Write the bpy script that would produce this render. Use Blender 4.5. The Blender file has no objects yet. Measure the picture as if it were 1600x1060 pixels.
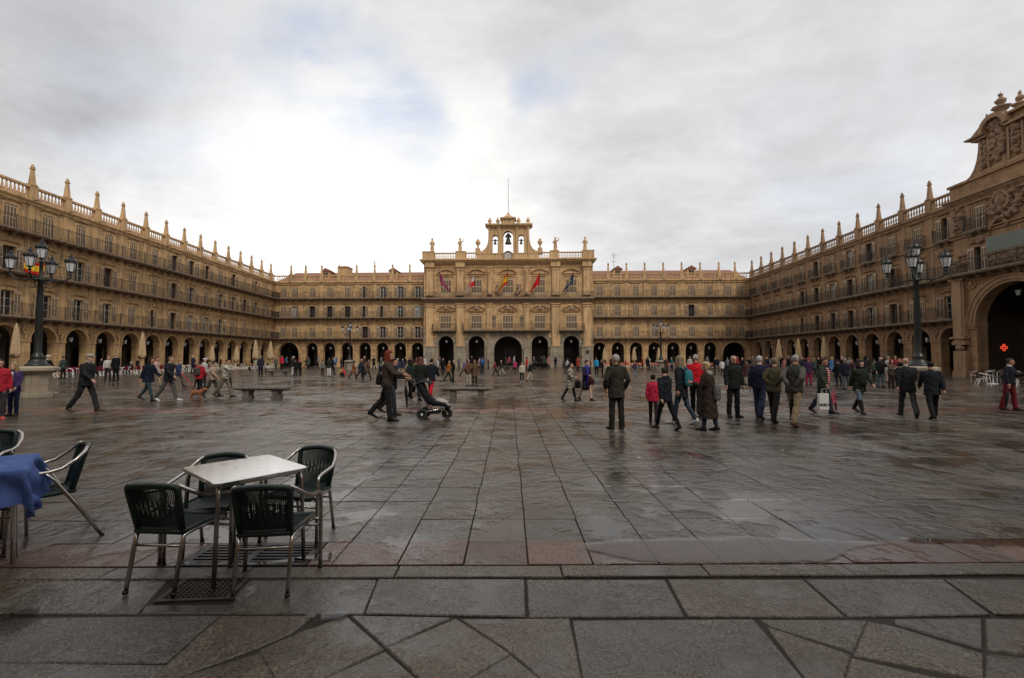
# The main square on a wet, overcast day: arcaded sandstone buildings, café tables and a crowd.
SKY_NB, SKY_NF, SKY_BASE, SKY_LOBE = 0.32, 0.48, 0.68, 0.36
SUN_E = 1.4
EXPOSURE = 0.2
WET_DRY_ROUGH, WET_BUMP = 0.27, 0.62
GR = 0.088
GRN = 0.125
import bpy, bmesh, math, random
from mathutils import Vector, Matrix, noise
R = math.radians
random.seed(7)
sc = bpy.context.scene
COL = sc.collection

# ---------------------------------------------------------------- camera
CAM_Z, F_PX, PITCH, YAW = 1.62, 725.0, 0.0403, 0.012
cam_data = bpy.data.cameras.new("camera")
cam = bpy.data.objects.new("camera", cam_data)
COL.objects.link(cam)
cam_data.sensor_width = 36.0
cam_data.lens = F_PX / 1600 * 36.0
cam_data.clip_start = 0.05
cam_data.clip_end = 4000
cam.location = (0, 0, CAM_Z)
cam.rotation_euler = (math.pi / 2 + PITCH, 0, -YAW)
sc.camera = cam

# ---------------------------------------------------------------- sky, sun, exposure
SUN_DIR = Vector((0.45, -0.8, 0.95)).normalized()          # towards the sun, behind the viewer
SUN_EL = math.asin(SUN_DIR.z)
SUN_AZ = math.atan2(SUN_DIR.x, SUN_DIR.y)
world = bpy.data.worlds.new("World")
sc.world = world
world.use_nodes = True
wn = world.node_tree.nodes; wl = world.node_tree.links
wn.clear()


def wnode(t, **kw):
    n = wn.new(t)
    for k, v in kw.items():
        setattr(n, k, v)
    return n


def wmath(op, a, b=None, c=None):
    n = wnode("ShaderNodeMath", operation=op)
    for i, v in enumerate((a, b, c)):
        if v is None:
            continue
        if isinstance(v, (int, float)):
            n.inputs[i].default_value = v
        else:
            wl.new(v, n.inputs[i])
    return n.outputs[0]


def wlobe(d, inner, outer):
    """soft spot on the sky round direction d: 1 inside `inner` degrees, 0 beyond `outer`"""
    n = wnode("ShaderNodeVectorMath", operation="DOT_PRODUCT")
    wl.new(WARP, n.inputs[0])
    n.inputs[1].default_value = Vector(d).normalized()
    m = wnode("ShaderNodeMapRange", interpolation_type="SMOOTHSTEP")
    wl.new(n.outputs["Value"], m.inputs[0])
    m.inputs[1].default_value = math.cos(R(outer)); m.inputs[2].default_value = math.cos(R(inner))
    return m.outputs[0]


tc = wnode("ShaderNodeTexCoord")
sky = wnode("ShaderNodeTexSky", sky_type="NISHITA", sun_disc=False)
sky.sun_elevation = SUN_EL
sky.sun_rotation = SUN_AZ
# clouds lie on a layer overhead: divide the direction by its height so that they shrink to the horizon
sep = wnode("ShaderNodeSeparateXYZ"); wl.new(tc.outputs["Generated"], sep.inputs[0])
zz = wmath("ADD", wmath("MAXIMUM", sep.outputs["Z"], 0.0), 0.22)
comb = wnode("ShaderNodeCombineXYZ")
wl.new(wmath("DIVIDE", sep.outputs["X"], zz), comb.inputs[0])
wl.new(wmath("DIVIDE", sep.outputs["Y"], zz), comb.inputs[1])


def wnoise(scale, detail, rough, off, dist=0.0):
    mp = wnode("ShaderNodeMapping"); wl.new(comb.outputs[0], mp.inputs[0])
    mp.inputs["Location"].default_value = off
    mp.inputs["Rotation"].default_value = (0, 0, R(25))
    mp.inputs["Scale"].default_value = (1.0, 1.3, 1.0)
    n = wnode("ShaderNodeTexNoise"); wl.new(mp.outputs[0], n.inputs["Vector"])
    n.inputs["Scale"].default_value = scale; n.inputs["Detail"].default_value = detail
    n.inputs["Roughness"].default_value = rough; n.inputs["Distortion"].default_value = dist
    return n.outputs["Fac"]


nb = wnoise(0.55, 3, 0.5, (1.3, 4.1, 0), 0.3)
nf = wnoise(1.7, 9, 0.64, (7.7, 2.2, 0), 0.5)
ns = wnoise(4.0, 6, 0.6, (3.1, 9.4, 0), 0.4)
# warped direction for the uneven outlines of the lobes
wv = wnode("ShaderNodeTexNoise"); wl.new(tc.outputs["Generated"], wv.inputs["Vector"])
wv.inputs["Scale"].default_value = 5.0; wv.inputs["Detail"].default_value = 5
sub = wnode("ShaderNodeVectorMath", operation="SUBTRACT"); wl.new(wv.outputs["Color"], sub.inputs[0]); sub.inputs[1].default_value = (.5, .5, .5)
scl = wnode("ShaderNodeVectorMath", operation="SCALE"); wl.new(sub.outputs[0], scl.inputs[0]); scl.inputs["Scale"].default_value = 0.28
add = wnode("ShaderNodeVectorMath", operation="ADD"); wl.new(tc.outputs["Generated"], add.inputs[0]); wl.new(scl.outputs[0], add.inputs[1])
nrm = wnode("ShaderNodeVectorMath", operation="NORMALIZE"); wl.new(add.outputs[0], nrm.inputs[0])
WARP = nrm.outputs[0]
# brightness of the cloud layer: thin and bright low in the north, thicker overhead
lum = wmath("ADD", wmath("MULTIPLY", wmath("SUBTRACT", nb, 0.5), SKY_NB), wmath("MULTIPLY", wmath("SUBTRACT", nf, 0.5), SKY_NF))
lum = wmath("ADD", lum, wmath("MULTIPLY", wmath("SUBTRACT", ns, 0.5), 0.24))
lum = wmath("ADD", lum, SKY_BASE)
lum = wmath("ADD", lum, wmath("MULTIPLY", wlobe((-0.30, 1, 0.06), 4, 34), SKY_LOBE))
lum = wmath("ADD", lum, wmath("MULTIPLY", wlobe((-1.0, 0.9, 0.62), 2, 15), -0.16))
lum = wmath("MINIMUM", wmath("MAXIMUM", lum, 0.2), 2.0)
tint = wnode("ShaderNodeMix", data_type="RGBA")
mr = wnode("ShaderNodeMapRange"); wl.new(lum, mr.inputs[0]); mr.inputs[1].default_value = 0.4; mr.inputs[2].default_value = 0.95
wl.new(mr.outputs[0], tint.inputs[0])
tint.inputs[6].default_value = (0.96, 0.965, 1.0, 1); tint.inputs[7].default_value = (1.0, 0.985, 0.96, 1)
cl = wnode("ShaderNodeVectorMath", operation="SCALE")
wl.new(tint.outputs[2], cl.inputs[0]); wl.new(wmath("MULTIPLY", lum, 10.0), cl.inputs["Scale"])
# gaps of blue sky between the clouds
gap = wmath("MAXIMUM", wlobe((-0.45, 1, 0.63), 0, 8), wlobe((-0.27, 1, 0.57), 0, 8))
gap = wmath("MAXIMUM", gap, wmath("MULTIPLY", wlobe((0.14, 1, 0.66), 0, 7), 0.9))
gap = wmath("MAXIMUM", gap, wmath("MULTIPLY", wlobe((-0.70, 1, 0.58), 1, 14), 0.45))
gap = wmath("MAXIMUM", gap, wmath("MULTIPLY", wlobe((0.78, 1, 0.42), 1, 13), 0.35))
gm = wnode("ShaderNodeMapRange", interpolation_type="SMOOTHSTEP"); wl.new(nf, gm.inputs[0])
gm.inputs[1].default_value = 0.34; gm.inputs[2].default_value = 0.66
gap = wmath("MULTIPLY", wmath("MULTIPLY", gap, gm.outputs[0]), 0.50)
blue = wnode("ShaderNodeVectorMath", operation="SCALE"); wl.new(sky.outputs[0], blue.inputs[0]); blue.inputs["Scale"].default_value = 1.9
mixs = wnode("ShaderNodeMix", data_type="RGBA")
wl.new(gap, mixs.inputs[0]); wl.new(cl.outputs[0], mixs.inputs[6]); wl.new(blue.outputs[0], mixs.inputs[7])
bg = wnode("ShaderNodeBackground"); wl.new(mixs.outputs[2], bg.inputs[0]); bg.inputs[1].default_value = 0.1
wo = wnode("ShaderNodeOutputWorld"); wl.new(bg.outputs[0], wo.inputs[0])

sd = bpy.data.lights.new("sun", "SUN"); sd.energy = SUN_E; sd.angle = R(18); sd.color = (1.0, 0.94, 0.85)
sun = bpy.data.objects.new("sun", sd); COL.objects.link(sun)
sun.rotation_euler = (-SUN_DIR).to_track_quat('-Z', 'Y').to_euler()
vs = sc.view_settings
vs.view_transform = 'Standard'; vs.look = 'None'; vs.gamma = 1.0; vs.use_curve_mapping = False
vs.exposure = EXPOSURE

# ---------------------------------------------------------------- helpers
def ray(px, py):
    u = (px - 800) / F_PX; v = (530 - py) / F_PX
    c, s = math.cos(PITCH), math.sin(PITCH)
    X, Y, Z = u, c - v * s, s + v * c
    c, s = math.cos(YAW), math.sin(YAW)
    return X * c + Y * s, -X * s + Y * c, Z


def G(px, py, z=0.0):
    """the point at height z that the photograph shows at px, py"""
    x, y, d = ray(px, py); t = (z - CAM_Z) / d
    return x * t, y * t


def z_at(px, py, Y):
    x, y, d = ray(px, py)
    return CAM_Z + d * Y / y


def tag(o, label=None, cat=None, group=None, kind=None):
    if label: o['label'] = label
    if cat: o['category'] = cat
    if group: o['group'] = group
    if kind: o['kind'] = kind
    return o


def empty(name, loc=(0, 0, 0), rz=0.0):
    o = bpy.data.objects.new(name, None)
    o.empty_display_size = 0.2
    COL.objects.link(o); o.location = loc; o.rotation_euler = (0, 0, rz)
    return o


def link(name, me, parent=None, loc=None, rz=None):
    o = bpy.data.objects.new(name, me); COL.objects.link(o)
    if parent is not None: o.parent = parent
    if loc is not None: o.location = loc
    if rz is not None: o.rotation_euler = (0, 0, rz)
    return o


def children_of(o, _c={}):
    return list(o.children)


def copy_tree(o, parent=None):
    c = o.copy(); COL.objects.link(c); c.parent = parent
    for ch in list(o.children):
        copy_tree(ch, c)
    return c


class MB:
    def __init__(self):
        self.v = []; self.f = []; self.m = []; self.mi = 0; self.sm = []; self.smooth = False

    def face(self, idx):
        self.f.append(idx); self.m.append(self.mi); self.sm.append(self.smooth)

    def quad(self, a, b, c, d):
        n = len(self.v); self.v += [a, b, c, d]; self.face((n, n + 1, n + 2, n + 3))

    def box(self, x0, x1, y0, y1, z0, z1):
        n = len(self.v)
        self.v += [(x0, y0, z0), (x1, y0, z0), (x1, y1, z0), (x0, y1, z0), (x0, y0, z1), (x1, y0, z1), (x1, y1, z1), (x0, y1, z1)]
        for q in ((0, 3, 2, 1), (4, 5, 6, 7), (0, 1, 5, 4), (1, 2, 6, 5), (2, 3, 7, 6), (3, 0, 4, 7)):
            self.face(tuple(n + i for i in q))

    def hull8(self, bot, top):
        """bot, top: four points each, same order"""
        n = len(self.v); self.v += list(bot) + list(top)
        for q in ((0, 3, 2, 1), (4, 5, 6, 7), (0, 1, 5, 4), (1, 2, 6, 5), (2, 3, 7, 6), (3, 0, 4, 7)):
            self.face(tuple(n + i for i in q))

    def rings(self, rings, cap=True, closed=True):
        n0 = len(self.v); k = len(rings[0])
        for r in rings: self.v += [tuple(p) for p in r]
        for i in range(len(rings) - 1):
            for j in range(k if closed else k - 1):
                a = n0 + i * k + j; b = n0 + i * k + (j + 1) % k
                self.face((a, b, b + k, a + k))
        if cap and closed:
            self.face(tuple(n0 + j for j in reversed(range(k))))
            self.face(tuple(n0 + (len(rings) - 1) * k + j for j in range(k)))

    def tube(self, path, rad, seg=6, squash=None, cap=True):
        """path: points; rad: number or list"""
        P = [Vector(p) for p in path]
        if isinstance(rad, (int, float)): rad = [rad] * len(P)
        rs = []; up = None
        for i, p in enumerate(P):
            d = (P[min(i + 1, len(P) - 1)] - P[max(i - 1, 0)])
            if d.length < 1e-9: d = Vector((0, 0, 1))
            d.normalize()
            if up is None:
                up = Vector((0, 0, 1)) if abs(d.z) < 0.9 else Vector((0, 1, 0))
            s = d.cross(up)
            if s.length < 1e-6: s = d.cross(Vector((1, 0, 0)))
            s.normalize(); up = s.cross(d).normalized()
            r = rad[i]; a, b = (r, r) if isinstance(r, (int, float)) else r
            rs.append([p + s * (math.cos(t * 2 * math.pi / seg) * a) + up * (math.sin(t * 2 * math.pi / seg) * b) for t in range(seg)])
        self.rings(rs, cap)

    def lathe(self, prof, c=(0, 0, 0), seg=12, sx=1.0, sy=1.0):
        """prof: (radius, z) pairs from bottom to top"""
        self.rings([[(c[0] + math.cos(2 * math.pi * (t + .5) / seg) * r * sx, c[1] + math.sin(2 * math.pi * (t + .5) / seg) * r * sy, c[2] + z)
                     for t in range(seg)] for r, z in prof])

    def ball(self, c, rx, ry=None, rz=None, seg=10, rows=6):
        ry = ry or rx; rz = rz or rx
        self.rings([[(c[0] + rx * math.sin(a) * math.cos(2 * math.pi * t / seg), c[1] + ry * math.sin(a) * math.sin(2 * math.pi * t / seg), c[2] - rz * math.cos(a))
                     for t in range(seg)] for a in [math.pi * (0.06 + 0.88 * i / rows) for i in range(rows + 1)]])

    def disc(self, c, r, seg=16, thick=0.05, r2=None):
        """a disc facing -y"""
        pts = [(c[0] + r * math.cos(2 * math.pi * t / seg), c[2] + r * math.sin(2 * math.pi * t / seg)) for t in range(seg)]
        self.rings([[(x, c[1], z) for x, z in pts], [(x, c[1] - thick, z) for x, z in pts]])

    def ring_disc(self, c, r0, r1, thick, seg=20, a0=0.0, a1=2 * math.pi):
        """a flat ring (or arch band) facing -y, from y=c.y out to c.y-thick"""
        full = abs(a1 - a0 - 2 * math.pi) < 1e-6; n = seg if full else seg + 1
        A = [a0 + (a1 - a0) * i / seg for i in range(n)]
        sec = [[(c[0] + r * math.cos(a), y, c[2] + r * math.sin(a)) for r, y in ((r0, c[1]), (r0, c[1] - thick), (r1, c[1] - thick), (r1, c[1]))] for a in A]
        n0 = len(self.v)
        for s in sec: self.v += s
        for i in range(seg):
            j = (i + 1) % n
            for k in range(4):
                self.face((n0 + i * 4 + k, n0 + i * 4 + (k + 1) % 4, n0 + j * 4 + (k + 1) % 4, n0 + j * 4 + k))

    def mesh(self, name, mats):
        me = bpy.data.meshes.new(name)
        me.from_pydata([tuple(p) for p in self.v], [], self.f)
        for m in (mats if isinstance(mats, (list, tuple)) else [mats]): me.materials.append(m)
        me.polygons.foreach_set("material_index", self.m)
        me.polygons.foreach_set("use_smooth", self.sm)
        bm = bmesh.new(); bm.from_mesh(me); bmesh.ops.recalc_face_normals(bm, faces=bm.faces); bm.to_mesh(me); bm.free()
        me.update()
        return me

    def build(self, name, mats, parent=None, loc=None, rz=None):
        return link(name, self.mesh(name, mats), parent, loc, rz)


# ---------------------------------------------------------------- materials
class NT:
    def __init__(self, name):
        self.mat = bpy.data.materials.new(name); self.mat.use_nodes = True
        self.t = self.mat.node_tree; self.t.nodes.clear()
        self.out = self.n("ShaderNodeOutputMaterial")
        self.b = self.n("ShaderNodeBsdfPrincipled"); self.l(self.b.outputs[0], self.out.inputs[0])

    def n(self, t, **kw):
        n = self.t.nodes.new(t)
        for k, v in kw.items(): setattr(n, k, v)
        return n

    def l(self, a, b): self.t.links.new(a, b)

    def setv(self, sock, v):
        if isinstance(v, (int, float, tuple, list)): sock.default_value = v
        else: self.l(v, sock)

    def math(self, op, a, b=0.0, c=None):
        n = self.n("ShaderNodeMath", operation=op)
        self.setv(n.inputs[0], a); self.setv(n.inputs[1], b)
        if c is not None: self.setv(n.inputs[2], c)
        return n.outputs[0]

    def coords(self, kind="Object", scale=(1, 1, 1), loc=(0, 0, 0)):
        if kind == "World":
            src = self.n("ShaderNodeNewGeometry").outputs["Position"]
        else:
            src = self.n("ShaderNodeTexCoord").outputs[kind]
        m = self.n("ShaderNodeMapping"); self.l(src, m.inputs[0])
        m.inputs["Scale"].default_value = scale; m.inputs["Location"].default_value = loc
        return m.outputs[0]

    def noise(self, vec, scale=5, detail=4, rough=0.55, dist=0.0):
        n = self.n("ShaderNodeTexNoise"); self.l(vec, n.inputs["Vector"])
        n.inputs["Scale"].default_value = scale; n.inputs["Detail"].default_value = detail
        n.inputs["Roughness"].default_value = rough; n.inputs["Distortion"].default_value = dist
        return n.outputs["Fac"]

    def ramp(self, fac, stops):
        n = self.n("ShaderNodeValToRGB"); self.l(fac, n.inputs[0])
        e = n.color_ramp.elements
        while len(e) < len(stops): e.new(0.5)
        for i, (p, c) in enumerate(stops):
            e[i].position = p; e[i].color = (c, c, c, 1) if isinstance(c, (int, float)) else (*c, 1)
        return n.outputs[0]

    def mapr(self, v, a, b, c, d):
        n = self.n("ShaderNodeMapRange"); self.l(v, n.inputs[0])
        for i, x in enumerate((a, b, c, d)): n.inputs[i + 1].default_value = x
        return n.outputs[0]

    def mix(self, fac, a, b, blend="MIX"):
        n = self.n("ShaderNodeMix", data_type="RGBA", blend_type=blend)
        self.setv(n.inputs[0], fac)
        for i, v in ((6, a), (7, b)):
            if isinstance(v, tuple) and len(v) == 3: v = (*v, 1)
            self.setv(n.inputs[i], v)
        return n.outputs[2]

    def bump(self, h, strength=0.3, dist=0.02, normal=None):
        n = self.n("ShaderNodeBump"); self.l(h, n.inputs["Height"])
        n.inputs["Strength"].default_value = strength; n.inputs["Distance"].default_value = dist
        if normal is not None: self.l(normal, n.inputs["Normal"])
        self.l(n.outputs[0], self.b.inputs["Normal"]); return n.outputs[0]

    def col(self, v):
        if isinstance(v, tuple) and len(v) == 3: v = (*v, 1)
        self.setv(self.b.inputs["Base Color"], v)

    def rough(self, v): self.setv(self.b.inputs["Roughness"], v)


def sandstone(name, base, dark, ashlar=True, course=0.42, carve=0.0):
    m = NT(name)
    c = m.coords("Object")
    w = m.coords("World")
    n1 = m.noise(w, 0.22, 5, 0.6)
    n2 = m.noise(w, 2.2, 6, 0.65)
    n3 = m.noise(w, 14, 4, 0.6)
    streak = m.noise(m.coords("World", (2.2, 2.2, 0.22)), 1.6, 5, 0.6)
    colr = m.mix(m.ramp(n1, [(0.32, 0.0), (0.7, 1.0)]), tuple(x * 0.84 for x in base), tuple(min(1, x * 1.12) for x in base))
    colr = m.mix(m.ramp(n2, [(0.35, 0.0), (0.75, 0.55)]), colr, (base[0] * 0.9, base[1] * 0.74, base[2] * 0.58))
    if ashlar:
        sp = m.n("ShaderNodeSeparateXYZ"); m.l(c, sp.inputs[0])
        cb = m.n("ShaderNodeCombineXYZ"); m.l(sp.outputs[0], cb.inputs[0]); m.l(sp.outputs[2], cb.inputs[1])
        br = m.n("ShaderNodeTexBrick"); m.l(cb.outputs[0], br.inputs["Vector"])
        br.inputs["Scale"].default_value = 1.0; br.inputs["Brick Width"].default_value = course * 2.1
        br.inputs["Row Height"].default_value = course; br.inputs["Mortar Size"].default_value = 0.012
        br.inputs["Mortar Smooth"].default_value = 0.3; br.inputs["Bias"].default_value = 0.0
        br.inputs["Color1"].default_value = (0.68, 0.65, 0.60, 1); br.inputs["Color2"].default_value = (1.2, 1.17, 1.1, 1)
        br.inputs["Mortar"].default_value = (0.6, 0.55, 0.5, 1)
        colr = m.mix(0.75, colr, br.outputs["Color"], "MULTIPLY")
    colr = m.mix(m.ramp(streak, [(0.47, 0.0), (0.72, 0.78)]), colr, dark)
    colr = m.mix(m.ramp(n3, [(0.3, 0.25), (0.6, 0.0)]), colr, dark)
    m.col(colr)
    m.rough(0.86)
    h = m.math("ADD", m.math("MULTIPLY", n2, 0.7), m.math("MULTIPLY", n3, 0.35))
    if ashlar: h = m.math("SUBTRACT", h, m.math("MULTIPLY", br.outputs["Fac"], 1.2))
    if carve:
        cv = m.noise(w, 9, 3, 0.5, 0.8)
        h = m.math("ADD", h, m.math("MULTIPLY", cv, carve))
    m.bump(h, 0.6, 0.03)
    return m.mat


def plain(name, color, rough=0.6, metal=0.0, vary=0.15, bump=0.0, scale=20, spec=None):
    m = NT(name)
    w = m.coords("Object")
    n = m.noise(w, scale, 4)
    m.col(m.mix(n, tuple(x * (1 - vary) for x in color), tuple(min(1, x * (1 + vary)) for x in color)))
    m.rough(m.mapr(n, 0.3, 0.7, max(0.02, rough - 0.06), min(1, rough + 0.06)))
    m.b.inputs["Metallic"].default_value = metal
    if spec is not None: m.b.inputs["Specular IOR Level"].default_value = spec
    if bump: m.bump(n, bump, 0.01)
    return m.mat


M = {}
STONE = (0.60, 0.405, 0.21)
M['stone'] = sandstone("sandstone_ashlar", STONE, (0.15, 0.095, 0.055))
M['stone_smooth'] = sandstone("sandstone_moulding", (0.64, 0.425, 0.215), (0.14, 0.09, 0.055), ashlar=False)
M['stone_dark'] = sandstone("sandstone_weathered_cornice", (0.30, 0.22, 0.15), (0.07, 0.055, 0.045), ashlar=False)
M['stone_carved'] = sandstone("sandstone_carved_relief", (0.40, 0.275, 0.17), (0.10, 0.07, 0.05), ashlar=False, carve=2.5)
M['stone_grey'] = sandstone("granite_plinth_stone", (0.36, 0.31, 0.245), (0.12, 0.105, 0.09), course=0.5)
M['stone_e'] = sandstone("sandstone_ashlar_ruddy_shaded", (0.35, 0.215, 0.115), (0.12, 0.075, 0.05))  # right side stones: ruddier, with that side's shade darkened into the colour
M['stone_e_smooth'] = sandstone("sandstone_moulding_ruddy_shaded", (0.36, 0.225, 0.125), (0.12, 0.075, 0.05), ashlar=False)
M['stone_e_carved'] = sandstone("sandstone_carved_relief_ruddy_shaded", (0.31, 0.20, 0.125), (0.08, 0.05, 0.035), ashlar=False, carve=2.5)
M['iron'] = plain("dark_painted_iron", (0.035, 0.028, 0.024), 0.5, 0.0, 0.3)
M['lampiron'] = plain("green_black_cast_iron", (0.018, 0.021, 0.019), 0.38, 0.3, 0.3, 0.2, 8)
M['shutter'] = plain("tan_painted_shutter", (0.47, 0.35, 0.225), 0.7, 0, 0.12)
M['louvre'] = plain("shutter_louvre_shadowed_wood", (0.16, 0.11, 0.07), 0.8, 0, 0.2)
M['frame'] = plain("window_frame_paint", (0.50, 0.45, 0.37), 0.5)
M['framedark'] = plain("window_frame_brown", (0.09, 0.05, 0.035), 0.5)
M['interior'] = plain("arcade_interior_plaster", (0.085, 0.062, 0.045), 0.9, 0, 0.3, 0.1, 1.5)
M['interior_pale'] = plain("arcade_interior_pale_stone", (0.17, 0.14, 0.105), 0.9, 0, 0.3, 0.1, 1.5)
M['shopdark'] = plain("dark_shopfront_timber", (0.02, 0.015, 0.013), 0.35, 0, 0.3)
M['roof'] = None
M['alu'] = plain("polished_aluminium_tube", (0.72, 0.72, 0.71), 0.2, 1.0, 0.04, 0.0)
M['steel'] = plain("brushed_steel_table_top", (0.66, 0.66, 0.65), 0.16, 1.0, 0.05)
M['bell'] = plain("bronze_bell", (0.05, 0.045, 0.035), 0.45, 0.8)
M['plaque'] = plain("green_grey_slate_plaque", (0.14, 0.16, 0.13), 0.6, 0, 0.12)
M['white'] = plain("white_paint", (0.75, 0.74, 0.7), 0.5)
M['black'] = plain("black_plastic", (0.015, 0.015, 0.016), 0.4)
M['tyre'] = plain("black_rubber", (0.02, 0.02, 0.02), 0.7)
M['cord_g'] = plain("dark_green_woven_cord", (0.008, 0.022, 0.019), 0.42, 0, 0.3)
M['skin'] = plain("skin", (0.42, 0.23, 0.16), 0.55, 0, 0.08)

g = NT("window_glass_pane")
g.col((0.012, 0.014, 0.016)); g.rough(0.04); g.b.inputs["IOR"].default_value = 1.5
g.bump(g.noise(g.coords("World"), 2.5, 2), 0.08, 0.02)
M['glass'] = g.mat
g = NT("curtained_window_glass")
g.col((0.30, 0.30, 0.28)); g.rough(0.1); g.b.inputs["Coat Weight"].default_value = 1.0; g.b.inputs["Coat Roughness"].default_value = 0.03
M['glass_pale'] = g.mat
g = NT("frosted_lantern_glass")
g.col(g.mix(g.noise(g.coords("Object"), 6, 3), (0.52, 0.54, 0.55), (0.75, 0.77, 0.78))); g.rough(0.16)
g.b.inputs["Coat Weight"].default_value = 0.6
M['lampglass'] = g.mat

# roof tiles
m = NT("red_clay_roof_tiles")
c = m.coords("Object")
wv = m.n("ShaderNodeTexWave", wave_type="BANDS", bands_direction="X"); m.l(c, wv.inputs["Vector"])
wv.inputs["Scale"].default_value = 3.2; wv.inputs["Distortion"].default_value = 0.4
n1 = m.noise(c, 1.2, 6, 0.7); n2 = m.noise(c, 7, 3)
m.col(m.mix(m.ramp(n1, [(0.35, 0.0), (0.7, 1.0)]), (0.30, 0.10, 0.055), (0.24, 0.14, 0.10)))
m.rough(0.8); m.bump(m.math("ADD", wv.outputs[0], n2), 0.8, 0.05)
M['roof'] = m.mat


def wet_stone(name, grain=1.0):
    """wet granite: film of water in the low places, drier and rougher on the proud ones"""
    m = NT(name)
    at = m.n("ShaderNodeAttribute", attribute_name="tint")
    w = m.coords("World")
    big = m.noise(w, 0.33, 4, 0.6, 0.4)
    mid = m.noise(w, 1.7, 5, 0.62, 0.3)
    fine = m.noise(w, 38 if grain < 2 else 55, 5, 0.8)
    speck = m.n("ShaderNodeTexVoronoi"); m.l(w, speck.inputs["Vector"]); speck.inputs["Scale"].default_value = 150 if grain < 2 else 85
    wet = m.math("ADD", m.math("ADD", m.math("MULTIPLY", big, 0.45), m.math("MULTIPLY", mid, 0.40)), m.math("MULTIPLY", m.noise(w, 6.5, 4, 0.6), 0.15))
    wet = m.ramp(wet, [(0.455, 1.0), (0.57, 0.0)])                     # 1 = standing film
    dryg = m.math("MULTIPLY", m.math("SUBTRACT", 1.0, wet), 1.0)
    c1 = m.mix(m.ramp(fine, [(0.36, 0.0), (0.66, 1.0)]), (0.50, 0.49, 0.48), (1.75, 1.66, 1.52))
    col = m.mix(1.0, at.outputs["Color"], c1, "MULTIPLY")
    sp = m.ramp(speck.outputs["Distance"], [(0.0, 1.0), (0.30, 0.55)])
    sp = m.mix(1.0, sp, (1.6, 1.6, 1.6), "MULTIPLY")
    col = m.mix(0.8, col, sp, "MULTIPLY")
    if grain > 2:
        gr = m.ramp(m.noise(w, 70, 3, 0.7), [(0.36, 0.35), (0.64, 2.0)]); col = m.mix(1.0, col, gr, "MULTIPLY")
    col = m.mix(m.math("MULTIPLY", wet, 0.55), col, (0.020, 0.016, 0.012))
    stain = m.ramp(m.noise(w, 0.9, 6, 0.7, 0.6), [(0.46, 0.0), (0.72, 0.65)])
    col = m.mix(stain, col, (0.062, 0.040, 0.025))
    m.col(col)
    m.rough(m.math("ADD", m.math("MULTIPLY", m.math("SUBTRACT", 1.0, wet), WET_DRY_ROUGH), m.math("ADD", 0.025, m.math("MULTIPLY", fine, 0.05))))
    m.b.inputs["IOR"].default_value = 1.6
    lump = m.math("ADD", m.math("MULTIPLY", m.noise(m.coords("World"), 2.6, 3, 0.5, 0.4), 1.6), m.math("MULTIPLY", m.noise(m.coords("World"), 9, 5, 0.65), 0.8))
    h = m.math("ADD", m.math("MULTIPLY", lump, 1.0), m.math("MULTIPLY", fine, 0.30 * grain))
    h = m.math("ADD", h, m.math("MULTIPLY", speck.outputs["Distance"], 0.10 * grain))
    amt = m.math("ADD", m.math("MULTIPLY", dryg, 0.75), 0.25)
    m.bump(m.math("MULTIPLY", h, amt), WET_BUMP, 0.02)
    return m.mat


M['wet'] = wet_stone("wet_granite_paving")
M['wet_near'] = wet_stone("wet_granite_slab_coarse", 2.4)

# joints: dark wet mortar and grit
m = NT("wet_mortar_and_grit")
w = m.coords("World"); n1 = m.noise(w, 30, 5, 0.7); n2 = m.noise(w, 3, 4)
m.col(m.mix(n1, (0.018, 0.015, 0.011), (0.06, 0.05, 0.04))); m.rough(m.mapr(n2, 0.35, 0.65, 0.5, 0.8)); m.b.inputs["Specular IOR Level"].default_value = 0.15; m.bump(n1, 0.5, 0.01)
M['mortar'] = m.mat

# far paving: the same slabs, too small there to be built
m = NT("wet_granite_paving_distant")
w = m.coords("World")
br = m.n("ShaderNodeTexBrick"); m.l(w, br.inputs["Vector"]); br.inputs["Scale"].default_value = 1.0
br.inputs["Brick Width"].default_value = 0.92; br.inputs["Row Height"].default_value = 0.575; br.inputs["Mortar Size"].default_value = 0.012
br.inputs["Color1"].default_value = (0.8, 0.79, 0.77, 1); br.inputs["Color2"].default_value = (1.25, 1.2, 1.12, 1); br.inputs["Mortar"].default_value = (0.25, 0.25, 0.25, 1)
n1 = m.noise(w, 0.33, 4, 0.6, 0.4); n2 = m.noise(w, 1.7, 5, 0.62, 0.3); n3 = m.noise(w, 7, 4, 0.6)
wet = m.ramp(m.math("ADD", m.math("MULTIPLY", n1, 0.55), m.math("MULTIPLY", n2, 0.45)), [(0.40, 1.0), (0.60, 0.0)])
col = m.mix(n2, (0.065, 0.053, 0.042), (0.10, 0.082, 0.064))
m.col(m.mix(1.0, col, br.outputs["Color"], "MULTIPLY"))
m.rough(m.math("ADD", m.math("MULTIPLY", m.math("SUBTRACT", 1.0, wet), 0.18), 0.16)); m.b.inputs["IOR"].default_value = 1.47
m.bump(m.math("ADD", n3, m.math("MULTIPLY", n2, 0.5)), 0.7, 0.02)
M['wet_far'] = m.mat

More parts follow.
